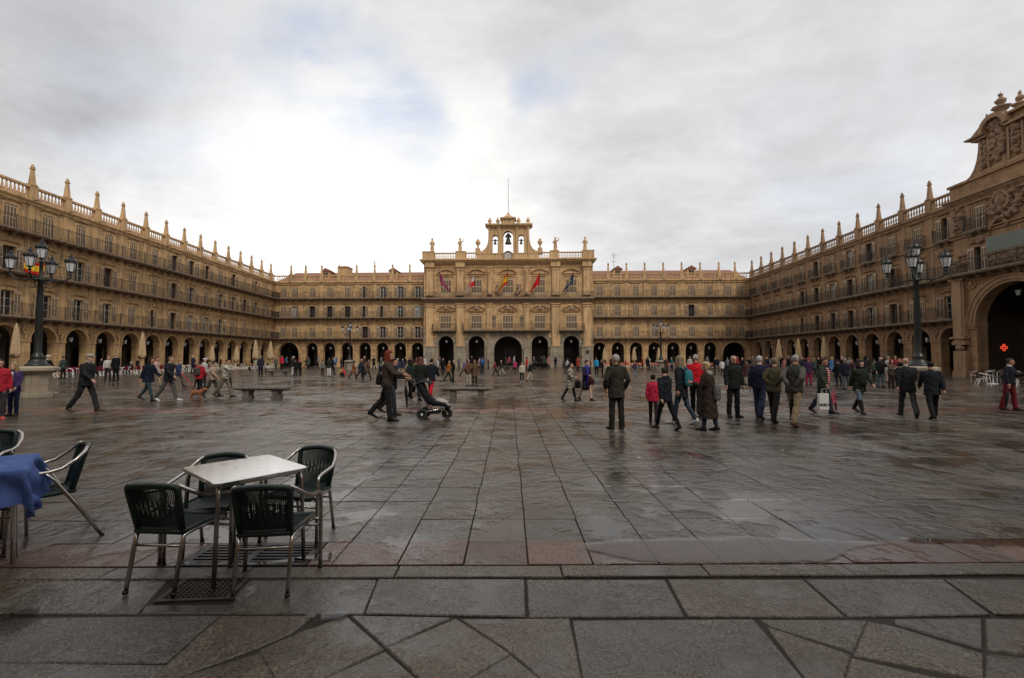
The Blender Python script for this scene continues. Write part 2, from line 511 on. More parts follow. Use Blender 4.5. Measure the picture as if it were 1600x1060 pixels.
# puddle water: a clear film, mirror at grazing angles
m = NT("puddle_water")
gl = m.n("ShaderNodeBsdfGlossy"); gl.inputs["Roughness"].default_value = 0.02; gl.inputs["Color"].default_value = (1, 1, 1, 1)
tr = m.n("ShaderNodeBsdfTransparent"); tr.inputs["Color"].default_value = (0.86, 0.84, 0.80, 1)
fr = m.n("ShaderNodeFresnel"); fr.inputs["IOR"].default_value = 1.36
bp = m.n("ShaderNodeBump"); m.l(m.noise(m.coords("World"), 5, 2), bp.inputs["Height"]); bp.inputs["Strength"].default_value = 0.03; bp.inputs["Distance"].default_value = 0.01
m.l(bp.outputs[0], gl.inputs["Normal"]); m.l(bp.outputs[0], fr.inputs["Normal"])
ms = m.n("ShaderNodeMixShader"); m.l(fr.outputs[0], ms.inputs[0]); m.l(tr.outputs[0], ms.inputs[1]); m.l(gl.outputs[0], ms.inputs[2])
at = m.n("ShaderNodeAttribute", attribute_name="depth")
ed = m.ramp(m.math("ADD", at.outputs["Fac"], m.math("MULTIPLY", m.math("SUBTRACT", m.noise(m.coords("World"), 16, 4, 0.6), 0.5), 0.5)), [(0.15, 0.0), (0.6, 0.85)])
t2 = m.n("ShaderNodeBsdfTransparent"); ms2 = m.n("ShaderNodeMixShader"); m.l(ed, ms2.inputs[0]); m.l(t2.outputs[0], ms2.inputs[1]); m.l(ms.outputs[0], ms2.inputs[2])
m.l(ms2.outputs[0], m.out.inputs[0])
M['water'] = m.mat

_cloth = {}
def cloth(color, rough=0.85, kind=None, c2=None):
    key = (color, rough, kind, c2)
    if key in _cloth: return _cloth[key]
    m = NT("cloth_%s" % (kind or "plain"))
    c = m.coords("Object")
    n = m.noise(c, 9, 5, 0.65); f = m.noise(c, 120, 2)
    base = m.mix(m.ramp(n, [(0.3, 0.0), (0.7, 1.0)]), tuple(x * 0.72 for x in color), tuple(min(1, x * 1.2 + 0.004) for x in color))
    if kind:
        sp = m.n("ShaderNodeSeparateXYZ"); m.l(c, sp.inputs[0])
        if kind == "stripes": v = m.math("MULTIPLY", sp.outputs[2], 14.0)
        elif kind == "diagonal": v = m.math("ADD", m.math("MULTIPLY", sp.outputs[0], 9.0), m.math("MULTIPLY", sp.outputs[2], 7.5))
        elif kind == "check": v = m.math("ADD", m.math("MULTIPLY", sp.outputs[2], 22.0), m.math("SINE", m.math("MULTIPLY", sp.outputs[0], 90.0)))
        fr = m.math("FRACT", v)
        base = m.mix(m.math("GREATER_THAN", fr, 0.68), base, c2)
    m.col(base); m.rough(rough); m.bump(m.math("ADD", n, m.math("MULTIPLY", f, 0.15)), 0.35, 0.02)
    m.b.inputs["Specular IOR Level"].default_value = 0.12
    _cloth[key] = m.mat
    return m.mat

# ================================================================ GROUND
def tint_attr(me, cols):
    a = me.color_attributes.new("tint", 'FLOAT_COLOR', 'CORNER')
    k = 0
    for p, c in zip(me.polygons, cols):
        for _ in p.loop_indices:
            a.data[k].color = (*c, 1); k += 1


gb = MB(); gb.quad((-600, -600, -0.018), (600, -600, -0.018), (600, 600, -0.018), (-600, 600, -0.018))
tag(gb.build("ground", M['mortar']), "wide dark ground sheet under the paving", kind='structure')
PAVE = empty("plaza_paving"); tag(PAVE, "wet granite paving of the square", kind='structure')
# the part too far away for its slabs to be told apart
SLAB_END = 34.0
fb = MB()
fb.quad((-70, SLAB_END, 0.0), (70, SLAB_END, 0.0), (70, 110, 0.0), (-70, 110, 0.0))
fb.build("distant_paving", M['wet_far'], PAVE)


def slab(mb, cols, poly, z=0.0, inset=0.006, bev=0.012, color=(0.1, 0.09, 0.08), tilt=0.0025, thick=0.045):
    """poly: corner points counter-clockwise in x, y; bevelled top, recessed joint"""
    cx = sum(p[0] for p in poly) / len(poly); cy = sum(p[1] for p in poly) / len(poly)
    tx, ty = random.uniform(-tilt, tilt), random.uniform(-tilt, tilt)
    n = len(poly)

    def off(d, dz):
        out = []
        for i in range(n):
            a = Vector(poly[i - 1]); b = Vector(poly[i]); c = Vector(poly[(i + 1) % n])
            e1 = (b - a).normalized(); e2 = (c - b).normalized()
            n1 = Vector((-e1.y, e1.x)); n2 = Vector((-e2.y, e2.x))
            bis = (n1 + n2); L = max(0.45, bis.length / 2); bis.normalize()
            q = b + bis * (d / L)
            out.append((q.x, q.y, z + dz + (q.x - cx) * tx * 2 + (q.y - cy) * ty * 2))
        return out
    r0 = off(inset, -thick); r1 = off(inset + 0.002, -bev * 0.8); r2 = off(inset + bev, 0.0)
    b = len(mb.v); mb.v += r0 + r1 + r2
    for k in range(2):
        for i in range(n):
            j = (i + 1) % n
            mb.face((b + k * n + i, b + k * n + j, b + (k + 1) * n + j, b + (k + 1) * n + i)); cols.append(color)
    mb.face(tuple(b + 2 * n + i for i in range(n))); cols.append(color)


def slab_obj(poly, mat, **kw):
    mb = MB(); cols = []
    a = sum(poly[i - 1][0] * poly[i][1] - poly[i][0] * poly[i - 1][1] for i in range(len(poly)))
    if a < 0: poly = poly[::-1]
    slab(mb, cols, poly, **kw)
    me = bpy.data.meshes.new("paving_slab"); me.from_pydata(mb.v, [], mb.f); me.materials.append(mat); tint_attr(me, cols)
    me.update()
    return link("paving_slab", me, PAVE)


def grey(lo=0.68, hi=1.30, warm=None):
    GR = globals()['GRN' if warm is not None else 'GR']
    k = random.uniform(lo, hi); w = random.random() if warm is None else warm
    return (GR * k * (1 + 0.12 * w), GR * k * (0.955 - 0.03 * w), GR * k * (0.88 - 0.2 * w))


def red(k=1.0):
    k *= random.uniform(0.8, 1.15)
    return (0.165 * k, 0.085 * k, 0.063 * k)


# regular rows of the square: joints run almost straight away from the viewer
rows = [3.70, 4.153, 4.727, 5.325, 5.893, 6.45, 7.016]
while rows[-1] < SLAB_END - 0.4: rows.append(rows[-1] + random.uniform(0.555, 0.60))
rows.append(SLAB_END)
sm = MB(); scol = []
SLANT = 0.006
for ri in range(len(rows) - 1):
    y0, y1 = rows[ri], rows[ri + 1]
    wbase = 0.515
    isred = ri == 0 or ri in (18, 19, 37, 38)
    lim = 1.22 * y1 + 1.0
    half = min(45.0, max(6.5, 1.35 * y1 + 2.0))
    x = 0.174 if ri < 3 else 0.174 + (0 if ri % 4 else random.uniform(-0.02, 0.02))
    xs = [x]
    random.seed(100 + ri // 1)
    while xs[-1] < half: xs.append(xs[-1] + wbase * random.uniform(0.93, 1.07))
    while xs[0] > -half: xs.insert(0, xs[0] - wbase * random.uniform(0.93, 1.07))
    # keep the long joints continuous: mostly reuse the pitch grid
    xs = [0.174 + wbase * round((q - 0.174) / wbase) + random.uniform(-0.012, 0.012) for q in xs]
    xs = sorted(set(round(q, 3) for q in xs))
    xs = [q for i, q in enumerate(xs) if i == 0 or q - xs[i - 1] > 0.2]
    for i in range(len(xs) - 1):
        a, b = xs[i], xs[i + 1]
        if isred: col = red()
        else: col = grey()
        if random.random() < 0.06: col = tuple(q * 0.72 for q in col)
        poly = [(a + SLANT * (y0 - 4), y0), (b + SLANT * (y0 - 4), y0), (b + SLANT * (y1 - 4), y1), (a + SLANT * (y1 - 4), y1)]
        z = random.uniform(-0.003, 0.003) + (0.003 if ri == 0 else 0)
        near = ri < 7 and abs((a + b) / 2) < 1.17 * y1 + 0.3
        if ri == 0 and b > -2.58 and a < -1.56:                      # the drain sits here
            for a_, b_ in ((a, -2.58), (-1.56, b)):
                if b_ - a_ > .04: slab_obj([(a_, y0), (b_, y0), (b_, y1), (a_, y1)], M['wet'], z=z, color=col, inset=0.003, bev=0.005)
            continue
        if near: slab_obj(poly, M['wet'], z=z, color=col, inset=0.003, bev=0.005, tilt=0.004)
        else: slab(sm, scol, poly, z=z, color=col, inset=0.004, bev=0.006, tilt=0.004)
me = bpy.data.meshes.new("paving_rows"); me.from_pydata(sm.v, [], sm.f); me.materials.append(M['wet']); tint_attr(me, scol); me.update()
tag(link("paving_rows", me, PAVE), kind='stuff')

# kerb strip
kx = [-8.2, -6.6, -5.3, -4.05, -3.0, -1.95, -0.83, 0.42, 1.52, 2.62, 3.75, 4.9, 6.1, 7.4, 8.8]
for a, b in zip(kx, kx[1:]):
    slab_obj([(a, 3.497), (b, 3.497), (b, 3.685), (a, 3.685)], M['wet_near'], z=0.004, color=grey(0.8, 1.05, 0.8), inset=0.003, bev=0.008, thick=0.06)
# row of long slabs nearer the viewer
def P(*pts): return [G(x, y) for x, y in pts]
near_row = [((-330, 902.5), (-110, 902.5), (-240, 958), (-520, 958)), ((-110, 902.5), (60, 902.5), (-55, 956), (-240, 958)),
            ((60, 902.5), (262, 902.5), (215, 956), (-55, 956)),
            ((392, 902.5), (588, 905), (566, 957), (352, 955)),
            ((592, 905), (818, 905), (820, 961), (572, 957)), ((824, 905), (1038, 905), (1068, 961), (828, 962)),
            ((1045, 905), (1254, 905), (1318, 961), (1076, 961)), ((1262, 905), (1472, 905), (1545, 958), (1327, 961)),
            ((1480, 905), (1690, 905), (1790, 958), (1556, 958)), ((1698, 905), (1900, 905), (2030, 958), (1800, 958))]
for q in near_row:
    slab_obj(P(*q), M['wet_near'], z=random.uniform(-0.008, -0.002), color=grey(0.8, 1.05, random.choice((0, 0.3, 0.9))), inset=-0.008, bev=0.008)
# irregular stones at the feet of the viewer
odd = [([(-60, 963), (338, 961), (258, 1031), (-130, 1029)], 0), ([(-140, 1034), (256, 1036), (215, 1085), (-230, 1082)], 0),
       ([(346, 962), (486, 962), (452, 987), (398, 1010), (232, 1070), (262, 1036)], 1), ([(404, 1020), (440, 1085), (218, 1085), (236, 1072)], 1.3),
       ([(540, 962), (597, 1012), (508, 1054), (446, 1082), (408, 1012), (470, 986)], 1.2), ([(552, 961), (700, 963), (604, 1007)], .3),
       ([(712, 965), (795, 1018), (722, 1062), (684, 1080), (608, 1010)], 1.2), ([(601, 1016), (676, 1084), (450, 1086), (512, 1056)], 1.2),
       ([(724, 965), (888, 966), (912, 1085), (880, 1085), (802, 1016)], 1), ([(798, 1023), (872, 1085), (700, 1085), (726, 1066)], 1.2),
       ([(896, 966), (1176, 966), (1276, 1085), (918, 1085)], .1), ([(1203, 980), (1326, 1020), (1308, 1085), (1284, 1085)], .9),
       ([(1190, 965), (1352, 968), (1330, 1013), (1206, 975)], .4), ([(1358, 969), (1396, 976), (1532, 1018), (1534, 1056), (1337, 1020)], .8),
       ([(1400, 967), (1531, 966), (1532, 1010), (1400, 972)], .5), ([(1542, 966), (1700, 970), (1720, 1030), (1545, 1012)], 1.2),
       ([(1333, 1027), (1484, 1062), (1484, 1085), (1318, 1085)], .8), ([(1545, 1020), (1720, 1040), (1760, 1085), (1542, 1085)], .4),
       ([(1490, 1056), (1538, 1064), (1536, 1085), (1490, 1085)], .2)]
for pts, w in odd:
    slab_obj(P(*pts), M['wet_near'], z=random.uniform(-0.014, -0.006), color=grey(0.8, 1.1, w), inset=-0.013, bev=0.010, tilt=0.006)
for y0, y1 in ((0.3, 0.95), (0.95, 1.62), (1.62, 2.28)):
    x = -4.5
    while x < 4.4:
        w = random.uniform(0.7, 1.2); slab_obj([(x, y0), (x + w, y0), (x + w, y1), (x, y1)], M['wet_near'], z=-0.01, color=grey(warm=.5), inset=0.005, bev=0.02); x += w
for x0, x1 in ((-5.2, -3.35), (3.45, 5.4)):
    for y0, y1 in ((2.28, 2.6), (2.6, 2.97)):
        slab_obj([(x0, y0), (x1, y0), (x1, y1), (x0, y1)], M['wet_near'], z=-0.01, color=grey(warm=.5), inset=0.005, bev=0.02)

# drain covers
dc = empty("drain_grate", (-2.07, 3.93, 0)); tag(dc, "slotted iron drain grate in the red slab row under the steel table", "drain grate")
mb = MB()
for x0, x1, y0, y1 in ((-.5, .5, -.22, -.17), (-.5, .5, .17, .22), (-.5, -.44, -.17, .17), (.44, .5, -.17, .17), (-.03, .03, -.17, .17)): mb.box(x0, x1, y0, y1, -.03, .004)
mb.build("frame", M['iron'], dc)
mb = MB()
for i in range(6):
    y = -.15 + i * .056
    mb.box(-.44, -.03, y, y + .026, -.03, .002); mb.box(.03, .44, y, y + .026, -.03, .002)
mb.build("bars", M['iron'], dc)
x0, y0 = G(322, 918)
dc = empty("drain_cover", (x0, y0, 0), R(4)); tag(dc, "iron lattice drain cover in the dark slabs below the front chairs", "drain cover")
mb = MB()
for a, b, c, d in ((-.24, .24, -.17, -.14), (-.24, .24, .14, .17), (-.24, -.21, -.14, .14), (.21, .24, -.14, .14)): mb.box(a, b, c, d, -.04, -.002)
mb.build("frame", M['iron'], dc)
mb = MB()
for i in range(13): mb.box(-.21 + i * .034, -.2 + i * .034, -.14, .14, -.04, -.006)
for i in range(9): mb.box(-.21, .21, -.135 + i * .034, -.125 + i * .034, -.04, -.008)
mb.build("lattice", M['iron'], dc)
for pts in ([(226, 942), (376, 941), (352, 956), (217, 956)], [(384, 902.5), (392, 902.5), (352, 956), (346, 955)]):
    slab_obj(P(*pts), M['wet_near'], z=-0.01, color=grey(0.6, 0.7), inset=0.004)


def puddle(pts, z, label):
    """a thin film of water inside an outline of ground points; its depth runs out towards the edge"""
    def dist(x, y):
        inside = False; best = 9.0; n_ = len(pts)
        for i in range(n_):
            x1, y1 = pts[i]; x2, y2 = pts[(i + 1) % n_]
            if (y1 > y) != (y2 > y) and x < (x2 - x1) * (y - y1) / (y2 - y1) + x1: inside = not inside
            L2 = (x2 - x1) ** 2 + (y2 - y1) ** 2 + 1e-9; t_ = max(0, min(1, ((x - x1) * (x2 - x1) + (y - y1) * (y2 - y1)) / L2))
            best = min(best, math.hypot(x - x1 - t_ * (x2 - x1), y - y1 - t_ * (y2 - y1)))
        return best if inside else -best
    c = 0.03; x0, x1_ = min(p[0] for p in pts), max(p[0] for p in pts); y0, y1_ = min(p[1] for p in pts), max(p[1] for p in pts)
    nx, ny = int((x1_ - x0) / c) + 2, int((y1_ - y0) / c) + 2
    vs_ = []; wt = []
    for j in range(ny + 1):
        for i in range(nx + 1):
            x, y = x0 + i * c, y0 + j * c
            vs_.append((x, y, z)); wt.append(dist(x, y) / 0.09 + 0.5 * noise.noise(Vector((x * 3.5, y * 5, 2))) + 0.3 * noise.noise(Vector((x * 11, y * 14, 7))))
    fs_ = [(k, k + 1, k + nx + 2, k + nx + 1) for j in range(ny) for k in range(j * (nx + 1), j * (nx + 1) + nx) if max(wt[k], wt[k + 1], wt[k + nx + 2], wt[k + nx + 1]) > 0]
    me = bpy.data.meshes.new("puddle"); me.from_pydata(vs_, [], fs_); me.materials.append(M['water'])
    at_ = me.attributes.new("depth", 'FLOAT', 'POINT'); at_.data.foreach_set("value", [max(0, min(1, q)) for q in wt]); me.update()
    o = link("puddle", me); tag(o, label, kind='structure')


puddle(P((905, 848), (1000, 842), (1150, 838), (1290, 843), (1405, 850), (1345, 858), (1300, 882), (1140, 884), (1000, 880), (930, 868), (900, 858)), 0.0085, "long puddle lying over the red slab row right of centre")
puddle(P((1390, 836), (1420, 850), (1640, 858), (1640, 838), (1520, 842)), 0.0085, "puddle at the right edge of the red slab row")
puddle(P((500, 862), (545, 858), (520, 880), (455, 884), (350, 884), (230, 886), (300, 878), (420, 880)), 0.0095, "puddle round the drain grate under the table")
puddle(P((480, 955), (552, 953), (545, 966), (492, 974), (470, 968)), 0.004, "small puddle in the joint of the front slabs")
puddle(P((-20, 948), (85, 948), (60, 968), (30, 985), (-20, 1000)), 0.004, "puddle at the lower left corner of the slabs")
0 and puddle(P((700, 862), (760, 858), (800, 868), (780, 876), (715, 874)), 0.0085, "thin puddle on the red slabs beside the long one")
0 and puddle(P((170, 948), (380, 950), (520, 944), (470, 958), (300, 962), (190, 960)), 0.003, "shallow puddle along the joint below the lattice cover")

# ================================================================ BUILDINGS
Z1, Z2, Z3, ZC, ZB, ZP = 5.0, 8.6, 12.0, 14.95, 16.1, 17.85      # balcony floors, cornice, parapet, pinnacle tops
ARCH_TOP, SPRING = 4.25, 3.15


def arch_cells(mb, cells, z1, y0, y1, n=14):
    """cells: (s0, s1, cx, hw, top): wall pieces each with one round-headed opening, front at y0, back at y1"""
    for s0, s1, cx, hw, top in cells:
        rz = min(hw, top - 1.0)                                     # rise of the (possibly flattened) arch
        zs = top - rz
        A = [math.pi - math.pi * i / n for i in range(n + 1)]
        pts = [(cx + hw * math.cos(a), zs + rz * math.sin(a)) for a in A]
        for y in (y0, y1):
            mb.quad((s0, y, 0), (cx - hw, y, 0), (cx - hw, y, z1), (s0, y, z1))
            mb.quad((cx + hw, y, 0), (s1, y, 0), (s1, y, z1), (cx + hw, y, z1))
            for (xa, za), (xb, zb) in zip(pts, pts[1:]):
                mb.quad((xa, y, za), (xb, y, zb), (xb, y, z1), (xa, y, z1))
        full = [(cx - hw, 0)] + pts + [(cx + hw, 0)]
        for (xa, za), (xb, zb) in zip(full, full[1:]):
            mb.quad((xa, y0, za), (xb, y0, zb), (xb, y1, zb), (xa, y1, za))


def grid_wall(mb, s0, s1, z0, z1, holes, y=0.0, depth=0.28):
    """a wall face with rectangular openings (x0, x1, za, zb) and their reveals"""
    xs = sorted({s0, s1} | {h[0] for h in holes} | {h[1] for h in holes})
    zs = sorted({z0, z1} | {h[2] for h in holes} | {h[3] for h in holes})
    for i in range(len(xs) - 1):
        for j in range(len(zs) - 1):
            cx, cz = (xs[i] + xs[i + 1]) / 2, (zs[j] + zs[j + 1]) / 2
            if any(h[0] < cx < h[1] and h[2] < cz < h[3] for h in holes): continue
            mb.quad((xs[i], y, zs[j]), (xs[i + 1], y, zs[j]), (xs[i + 1], y, zs[j + 1]), (xs[i], y, zs[j + 1]))
    for a, b, c, d in holes:
        mb.quad((a, y, c), (a, y + depth, c), (a, y + depth, d), (a, y, d))
        mb.quad((b, y, c), (b, y, d), (b, y + depth, d), (b, y + depth, c))
        mb.quad((a, y, d), (a, y + depth, d), (b, y + depth, d), (b, y, d))
        mb.quad((a, y, c), (b, y, c), (b, y + depth, c), (a, y + depth, c))


_wm = {}
def win_meshes(W, H, ms, mss):
    key = (W, H, ms.name)
    if key in _wm: return _wm[key]
    d = {}
    for nm, pane, fr in (('white', 'glass', 'frame'), ('brown', 'glass', 'framedark'), ('pale', 'glass_pale', 'frame')):
        mb = MB(); y0, y1 = .16, .22
        for a, b, c, e in ((-W / 2, -W / 2 + .07, 0, H), (W / 2 - .07, W / 2, 0, H), (-.045, .045, .07, H - .07), (-W / 2 + .07, -.045, 0, .07), (.045, W / 2 - .07, 0, .07),
                           (-W / 2 + .07, W / 2 - .07, H - .07, H)): mb.box(a, b, y0, y1, c, e)
        for zz_ in (H * .36, H * .68): mb.box(-W / 2 + .07, -.045, y0 + .01, y1 - .01, zz_, zz_ + .035); mb.box(.045, W / 2 - .07, y0 + .01, y1 - .01, zz_, zz_ + .035)
        d['frame_' + nm] = mb.mesh("window", M[fr])
        mb = MB(); mb.quad((-W / 2 + .05, .2, .04), (W / 2 - .05, .2, .04), (W / 2 - .05, .2, H - .04), (-W / 2 + .05, .2, H - .04)); d['pane_' + nm] = mb.mesh("pane", M[pane])
    # back of the reveal when shutters are shut
    mb = MB(); mb.quad((-W / 2, .27, 0), (W / 2, .27, 0), (W / 2, .27, H), (-W / 2, .27, H)); d['closed'] = mb.mesh("window", M['shopdark'])
    # one shutter leaf, hinge at x = 0, opening toward +x; thin in y
    for side in (1, -1):
        mb = MB(); w = W / 2 - .01
        mb.mi = 0
        cols = [(0, .045), (w / 2 - .035, w / 2 + .035), (w - .045, w)]
        for a, b in cols: mb.box(side * a if side > 0 else -b, side * b if side > 0 else -a, -.035, 0.012, .02, H - .02)
        for a, b in ((cols[0][1], cols[1][0]), (cols[1][1], cols[2][0])):
            x0, x1 = (a, b) if side > 0 else (-b, -a)
            for c, e in ((.02, H * .13), (H * .47, H * .52), (H * .9, H - .02)): mb.box(x0, x1, -.03, .01, c, e)
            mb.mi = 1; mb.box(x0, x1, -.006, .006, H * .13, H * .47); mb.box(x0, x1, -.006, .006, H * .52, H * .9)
            nl = 9
            for za, zb in ((H * .13, H * .47), (H * .52, H * .9)):
                for i in range(nl):
                    z = za + (zb - za) * i / nl
                    mb.quad((x0, -.024, z), (x1, -.024, z), (x1, -.006, z + .05), (x0, -.006, z + .05))
            mb.mi = 0
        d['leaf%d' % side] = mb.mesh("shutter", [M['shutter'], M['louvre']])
    # moulded surround with eared lintel and ornament
    mb = MB(); t = .13
    mb.box(-W / 2 - t, -W / 2, -.06, 0.005, 0, H + t); mb.box(W / 2, W / 2 + t, -.06, 0.005, 0, H + t); mb.box(-W / 2, W / 2, -.06, 0.005, H, H + t)
    mb.box(-W / 2 - t - .08, -W / 2 - t, -.05, .004, H - .12, H + t); mb.box(W / 2 + t, W / 2 + t + .08, -.05, .004, H - .12, H + t)
    for i in range(6):                                             # broken wavy cap
        a = -W / 2 - .3 + (W + .6) * i / 6; b = -W / 2 - .3 + (W + .6) * (i + 1) / 6
        za = H + t + .16 + .09 * math.sin(math.pi * i / 6) ; zb = H + t + .16 + .09 * math.sin(math.pi * (i + 1) / 6)
        mb.hull8([(a, -.15, za), (b, -.15, zb), (b, .004, zb), (a, .004, za)], [(a, -.18, za + .07), (b, -.18, zb + .07), (b, .004, zb + .07), (a, .004, za + .07)])
    d['surround'] = mb.mesh("surround", mss)
    mb = MB(); mb.smooth = True
    mb.ball((0, -.04, H + t + .42), .17, .09, .15, 8, 5); mb.ball((-.22, -.02, H + t + .38), .12, .06, .09, 6, 4); mb.ball((.22, -.02, H + t + .38), .12, .06, .09, 6, 4)
    d['ornament'] = mb.mesh("ornament", mss)
    _wm[key] = d
    return d


def window(parent, s, z, code, W=1.02, H=2.05, ms=None, mss=None, plain_top=False):
    """code: c closed shutters, o open, h one leaf open, g pale curtain, w white frame, n no shutters"""
    d = win_meshes(W, H, ms or M['stone'], mss or M['stone_smooth'])
    if code == 'c':
        o = link("window", d['closed'], parent, (s, 0, z))
    else:
        v = {'g': 'pale', 'w': 'white', 'o': random.choice(('white', 'brown', 'pale')), 'h': 'brown', 'b': 'brown', 'n': 'white'}[code]
        o = link("window", d['frame_' + v], parent, (s, 0, z)); link("pane", d['pane_' + v], o)
    link("surround", d['surround'], o)
    if not plain_top: link("ornament", d['ornament'], o)
    w = W / 2
    for side, meshk in ((-1, 'leaf1'), (1, 'leaf-1')):
        if code == 'n': continue
        l = link("shutter", d[meshk], o, (side * w, -.075, 0))
        if code == 'c' or (code == 'h' and side == 1): l.location.y = .04; l.rotation_euler.z = 0
        else:
            ang = random.uniform(172, 180) if random.random() < .8 else random.uniform(120, 165)
            l.rotation_euler.z = R(-ang * -side * -1) if False else R(ang if side > 0 else -ang)
    return o


def railing_mesh(s0, s1, dep, step=0.125, h=1.02, ends=True):
    mb = MB(); y = -dep + .04
    n = max(1, int((s1 - s0) / step))

    def bar(x, yy):
        r = .011; k = len(mb.v)
        mb.v += [(x - r, yy - r, .0), (x + r, yy - r, .0), (x + r, yy + r, .0), (x - r, yy + r, .0), (x - r, yy - r, h), (x + r, yy - r, h), (x + r, yy + r, h), (x - r, yy + r, h)]
        for q in ((0, 1, 5, 4), (1, 2, 6, 5), (2, 3, 7, 6), (3, 0, 4, 7)): mb.face(tuple(k + i for i in q))
    for i in range(n + 1): bar(s0 + .03 + (s1 - s0 - .06) * i / n, y)
    mb.box(s0, s1, y - .022, y + .022, h, h + .035); mb.box(s0, s1, y - .015, y + .015, .08, .105)
    for i in range(0, n + 1, 12):
        x = s0 + .03 + (s1 - s0 - .06) * i / n
        mb.box(x - .025, x + .025, y - .025, y + .025, 0, h + .07); mb.ball((x, y, h + .11), .045, seg=6, rows=4)
    if ends:
        for x in (s0 + .02, s1 - .02):
            mb.box(x - .02, x + .02, y + .02, 0, h, h + .035)
            k = int(dep / step)
            for i in range(1, k): bar(x, y + dep * i / k)
    return mb


def balcony(parent, s0, s1, z, dep=0.95, dark=None, corb=3.174, ends=True, m_corb=None):
    mb = MB()
    mb.box(s0, s1, -dep, .0, -.10, 0.0); mb.box(s0, s1, -dep + .07, -.001, -.19, -.102)
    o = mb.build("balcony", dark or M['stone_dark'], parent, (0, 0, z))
    mb = MB(); x = s0 + .4
    while x < s1 - .2:
        mb.hull8([(x - .06, -dep * .35, -.5), (x + .06, -dep * .35, -.5), (x + .06, .0, -.5), (x - .06, .0, -.5)],
                 [(x - .09, -dep * .85, -.19), (x + .09, -dep * .85, -.19), (x + .09, .0, -.19), (x - .09, .0, -.19)])
        x += corb / 3
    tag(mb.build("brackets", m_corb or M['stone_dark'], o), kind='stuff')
    tag(railing_mesh(s0, s1, dep, ends=ends).build("railing", M['iron'], o), kind='stuff')
    return o


_bal = None
def baluster_row(s0, s1, z0, h, y=-.1, pitch=.29):
    mb = MB(); mb.smooth = True
    n = max(1, int((s1 - s0) / pitch)); hh = h
    for i in range(n):
        x = s0 + (s1 - s0) * (i + .5) / n
        mb.lathe([(.07, 0), (.07, hh * .1), (.045, hh * .16), (.085, hh * .36), (.075, hh * .5), (.04, hh * .72), (.05, hh * .85), (.07, hh * .9), (.07, hh)], (x, y, z0), 6)
    return mb


def pinnacle_mesh(mat, h=1.75):
    mb = MB()
    w = .18
    mb.box(-w - .07, w + .07, -w - .07, w + .07, 0, .09)
    mb.hull8([(-w, -w, .09), (w, -w, .09), (w, w, .09), (-w, w, .09)], [(-.09, -.09, h * .78), (.09, -.09, h * .78), (.09, .09, h * .78), (-.09, .09, h * .78)])
    mb.box(-.15, .15, -.15, .15, h * .78, h * .82)
    mb.smooth = True
    mb.lathe([(.06, 0), (.14, .05), (.17, .12), (.11, .19), (.05, .22), (.11, .27), (.08, .34), (.01, .36)], (0, 0, h * .82), 8)
    return mb.mesh("pinnacle", mat)


def lantern_mesh():
    """hanging arcade lantern: cap and frame in iron, tapering glass"""
    mb = MB(); mb.mi = 0
    mb.tube([(0, 0, 0), (0, 0, -.55)], .012, 4)
    mb.lathe([(.04, .16), (.05, .14), (.10, .10), (.20, .02), (.24, -.02), (.24, -.05), (.02, -.05)][::-1], (0, 0, -.68), 6)
    for k in range(6):
        a = 2 * math.pi * (k + .5) / 6
        mb.tube([(math.cos(a) * .20, math.sin(a) * .20, -.73), (math.cos(a) * .12, math.sin(a) * .12, -1.13)], .012, 4)
    mb.lathe([(.03, -.06), (.13, -.02), (.13, 0)], (0, 0, -1.13), 6)
    fr = mb.mesh("frame", M['lampiron'])
    mb = MB(); mb.lathe([(.11, -.40), (.19, 0)], (0, 0, -.73), 6)
    gl = mb.mesh("glass", M['lampglass'])
    return fr, gl


LANT = lantern_mesh()
ORD = ["first", "second", "third", "fourth", "fifth", "sixth", "seventh", "eighth", "ninth", "tenth", "eleventh", "twelfth", "thirteenth", "fourteenth", "fifteenth", "sixteenth", "seventeenth"]


def hang_lantern(root_m, s, y, z, label):
    p = root_m @ Vector((s, y, z))
    t = empty("hanging_lantern", p)
    t.rotation_euler.z = random.uniform(0, 1)
    link("frame", LANT[0], t); link("glass", LANT[1], t)
    tag(t, label, "lantern", "lanterns hanging in the arches of the arcades")


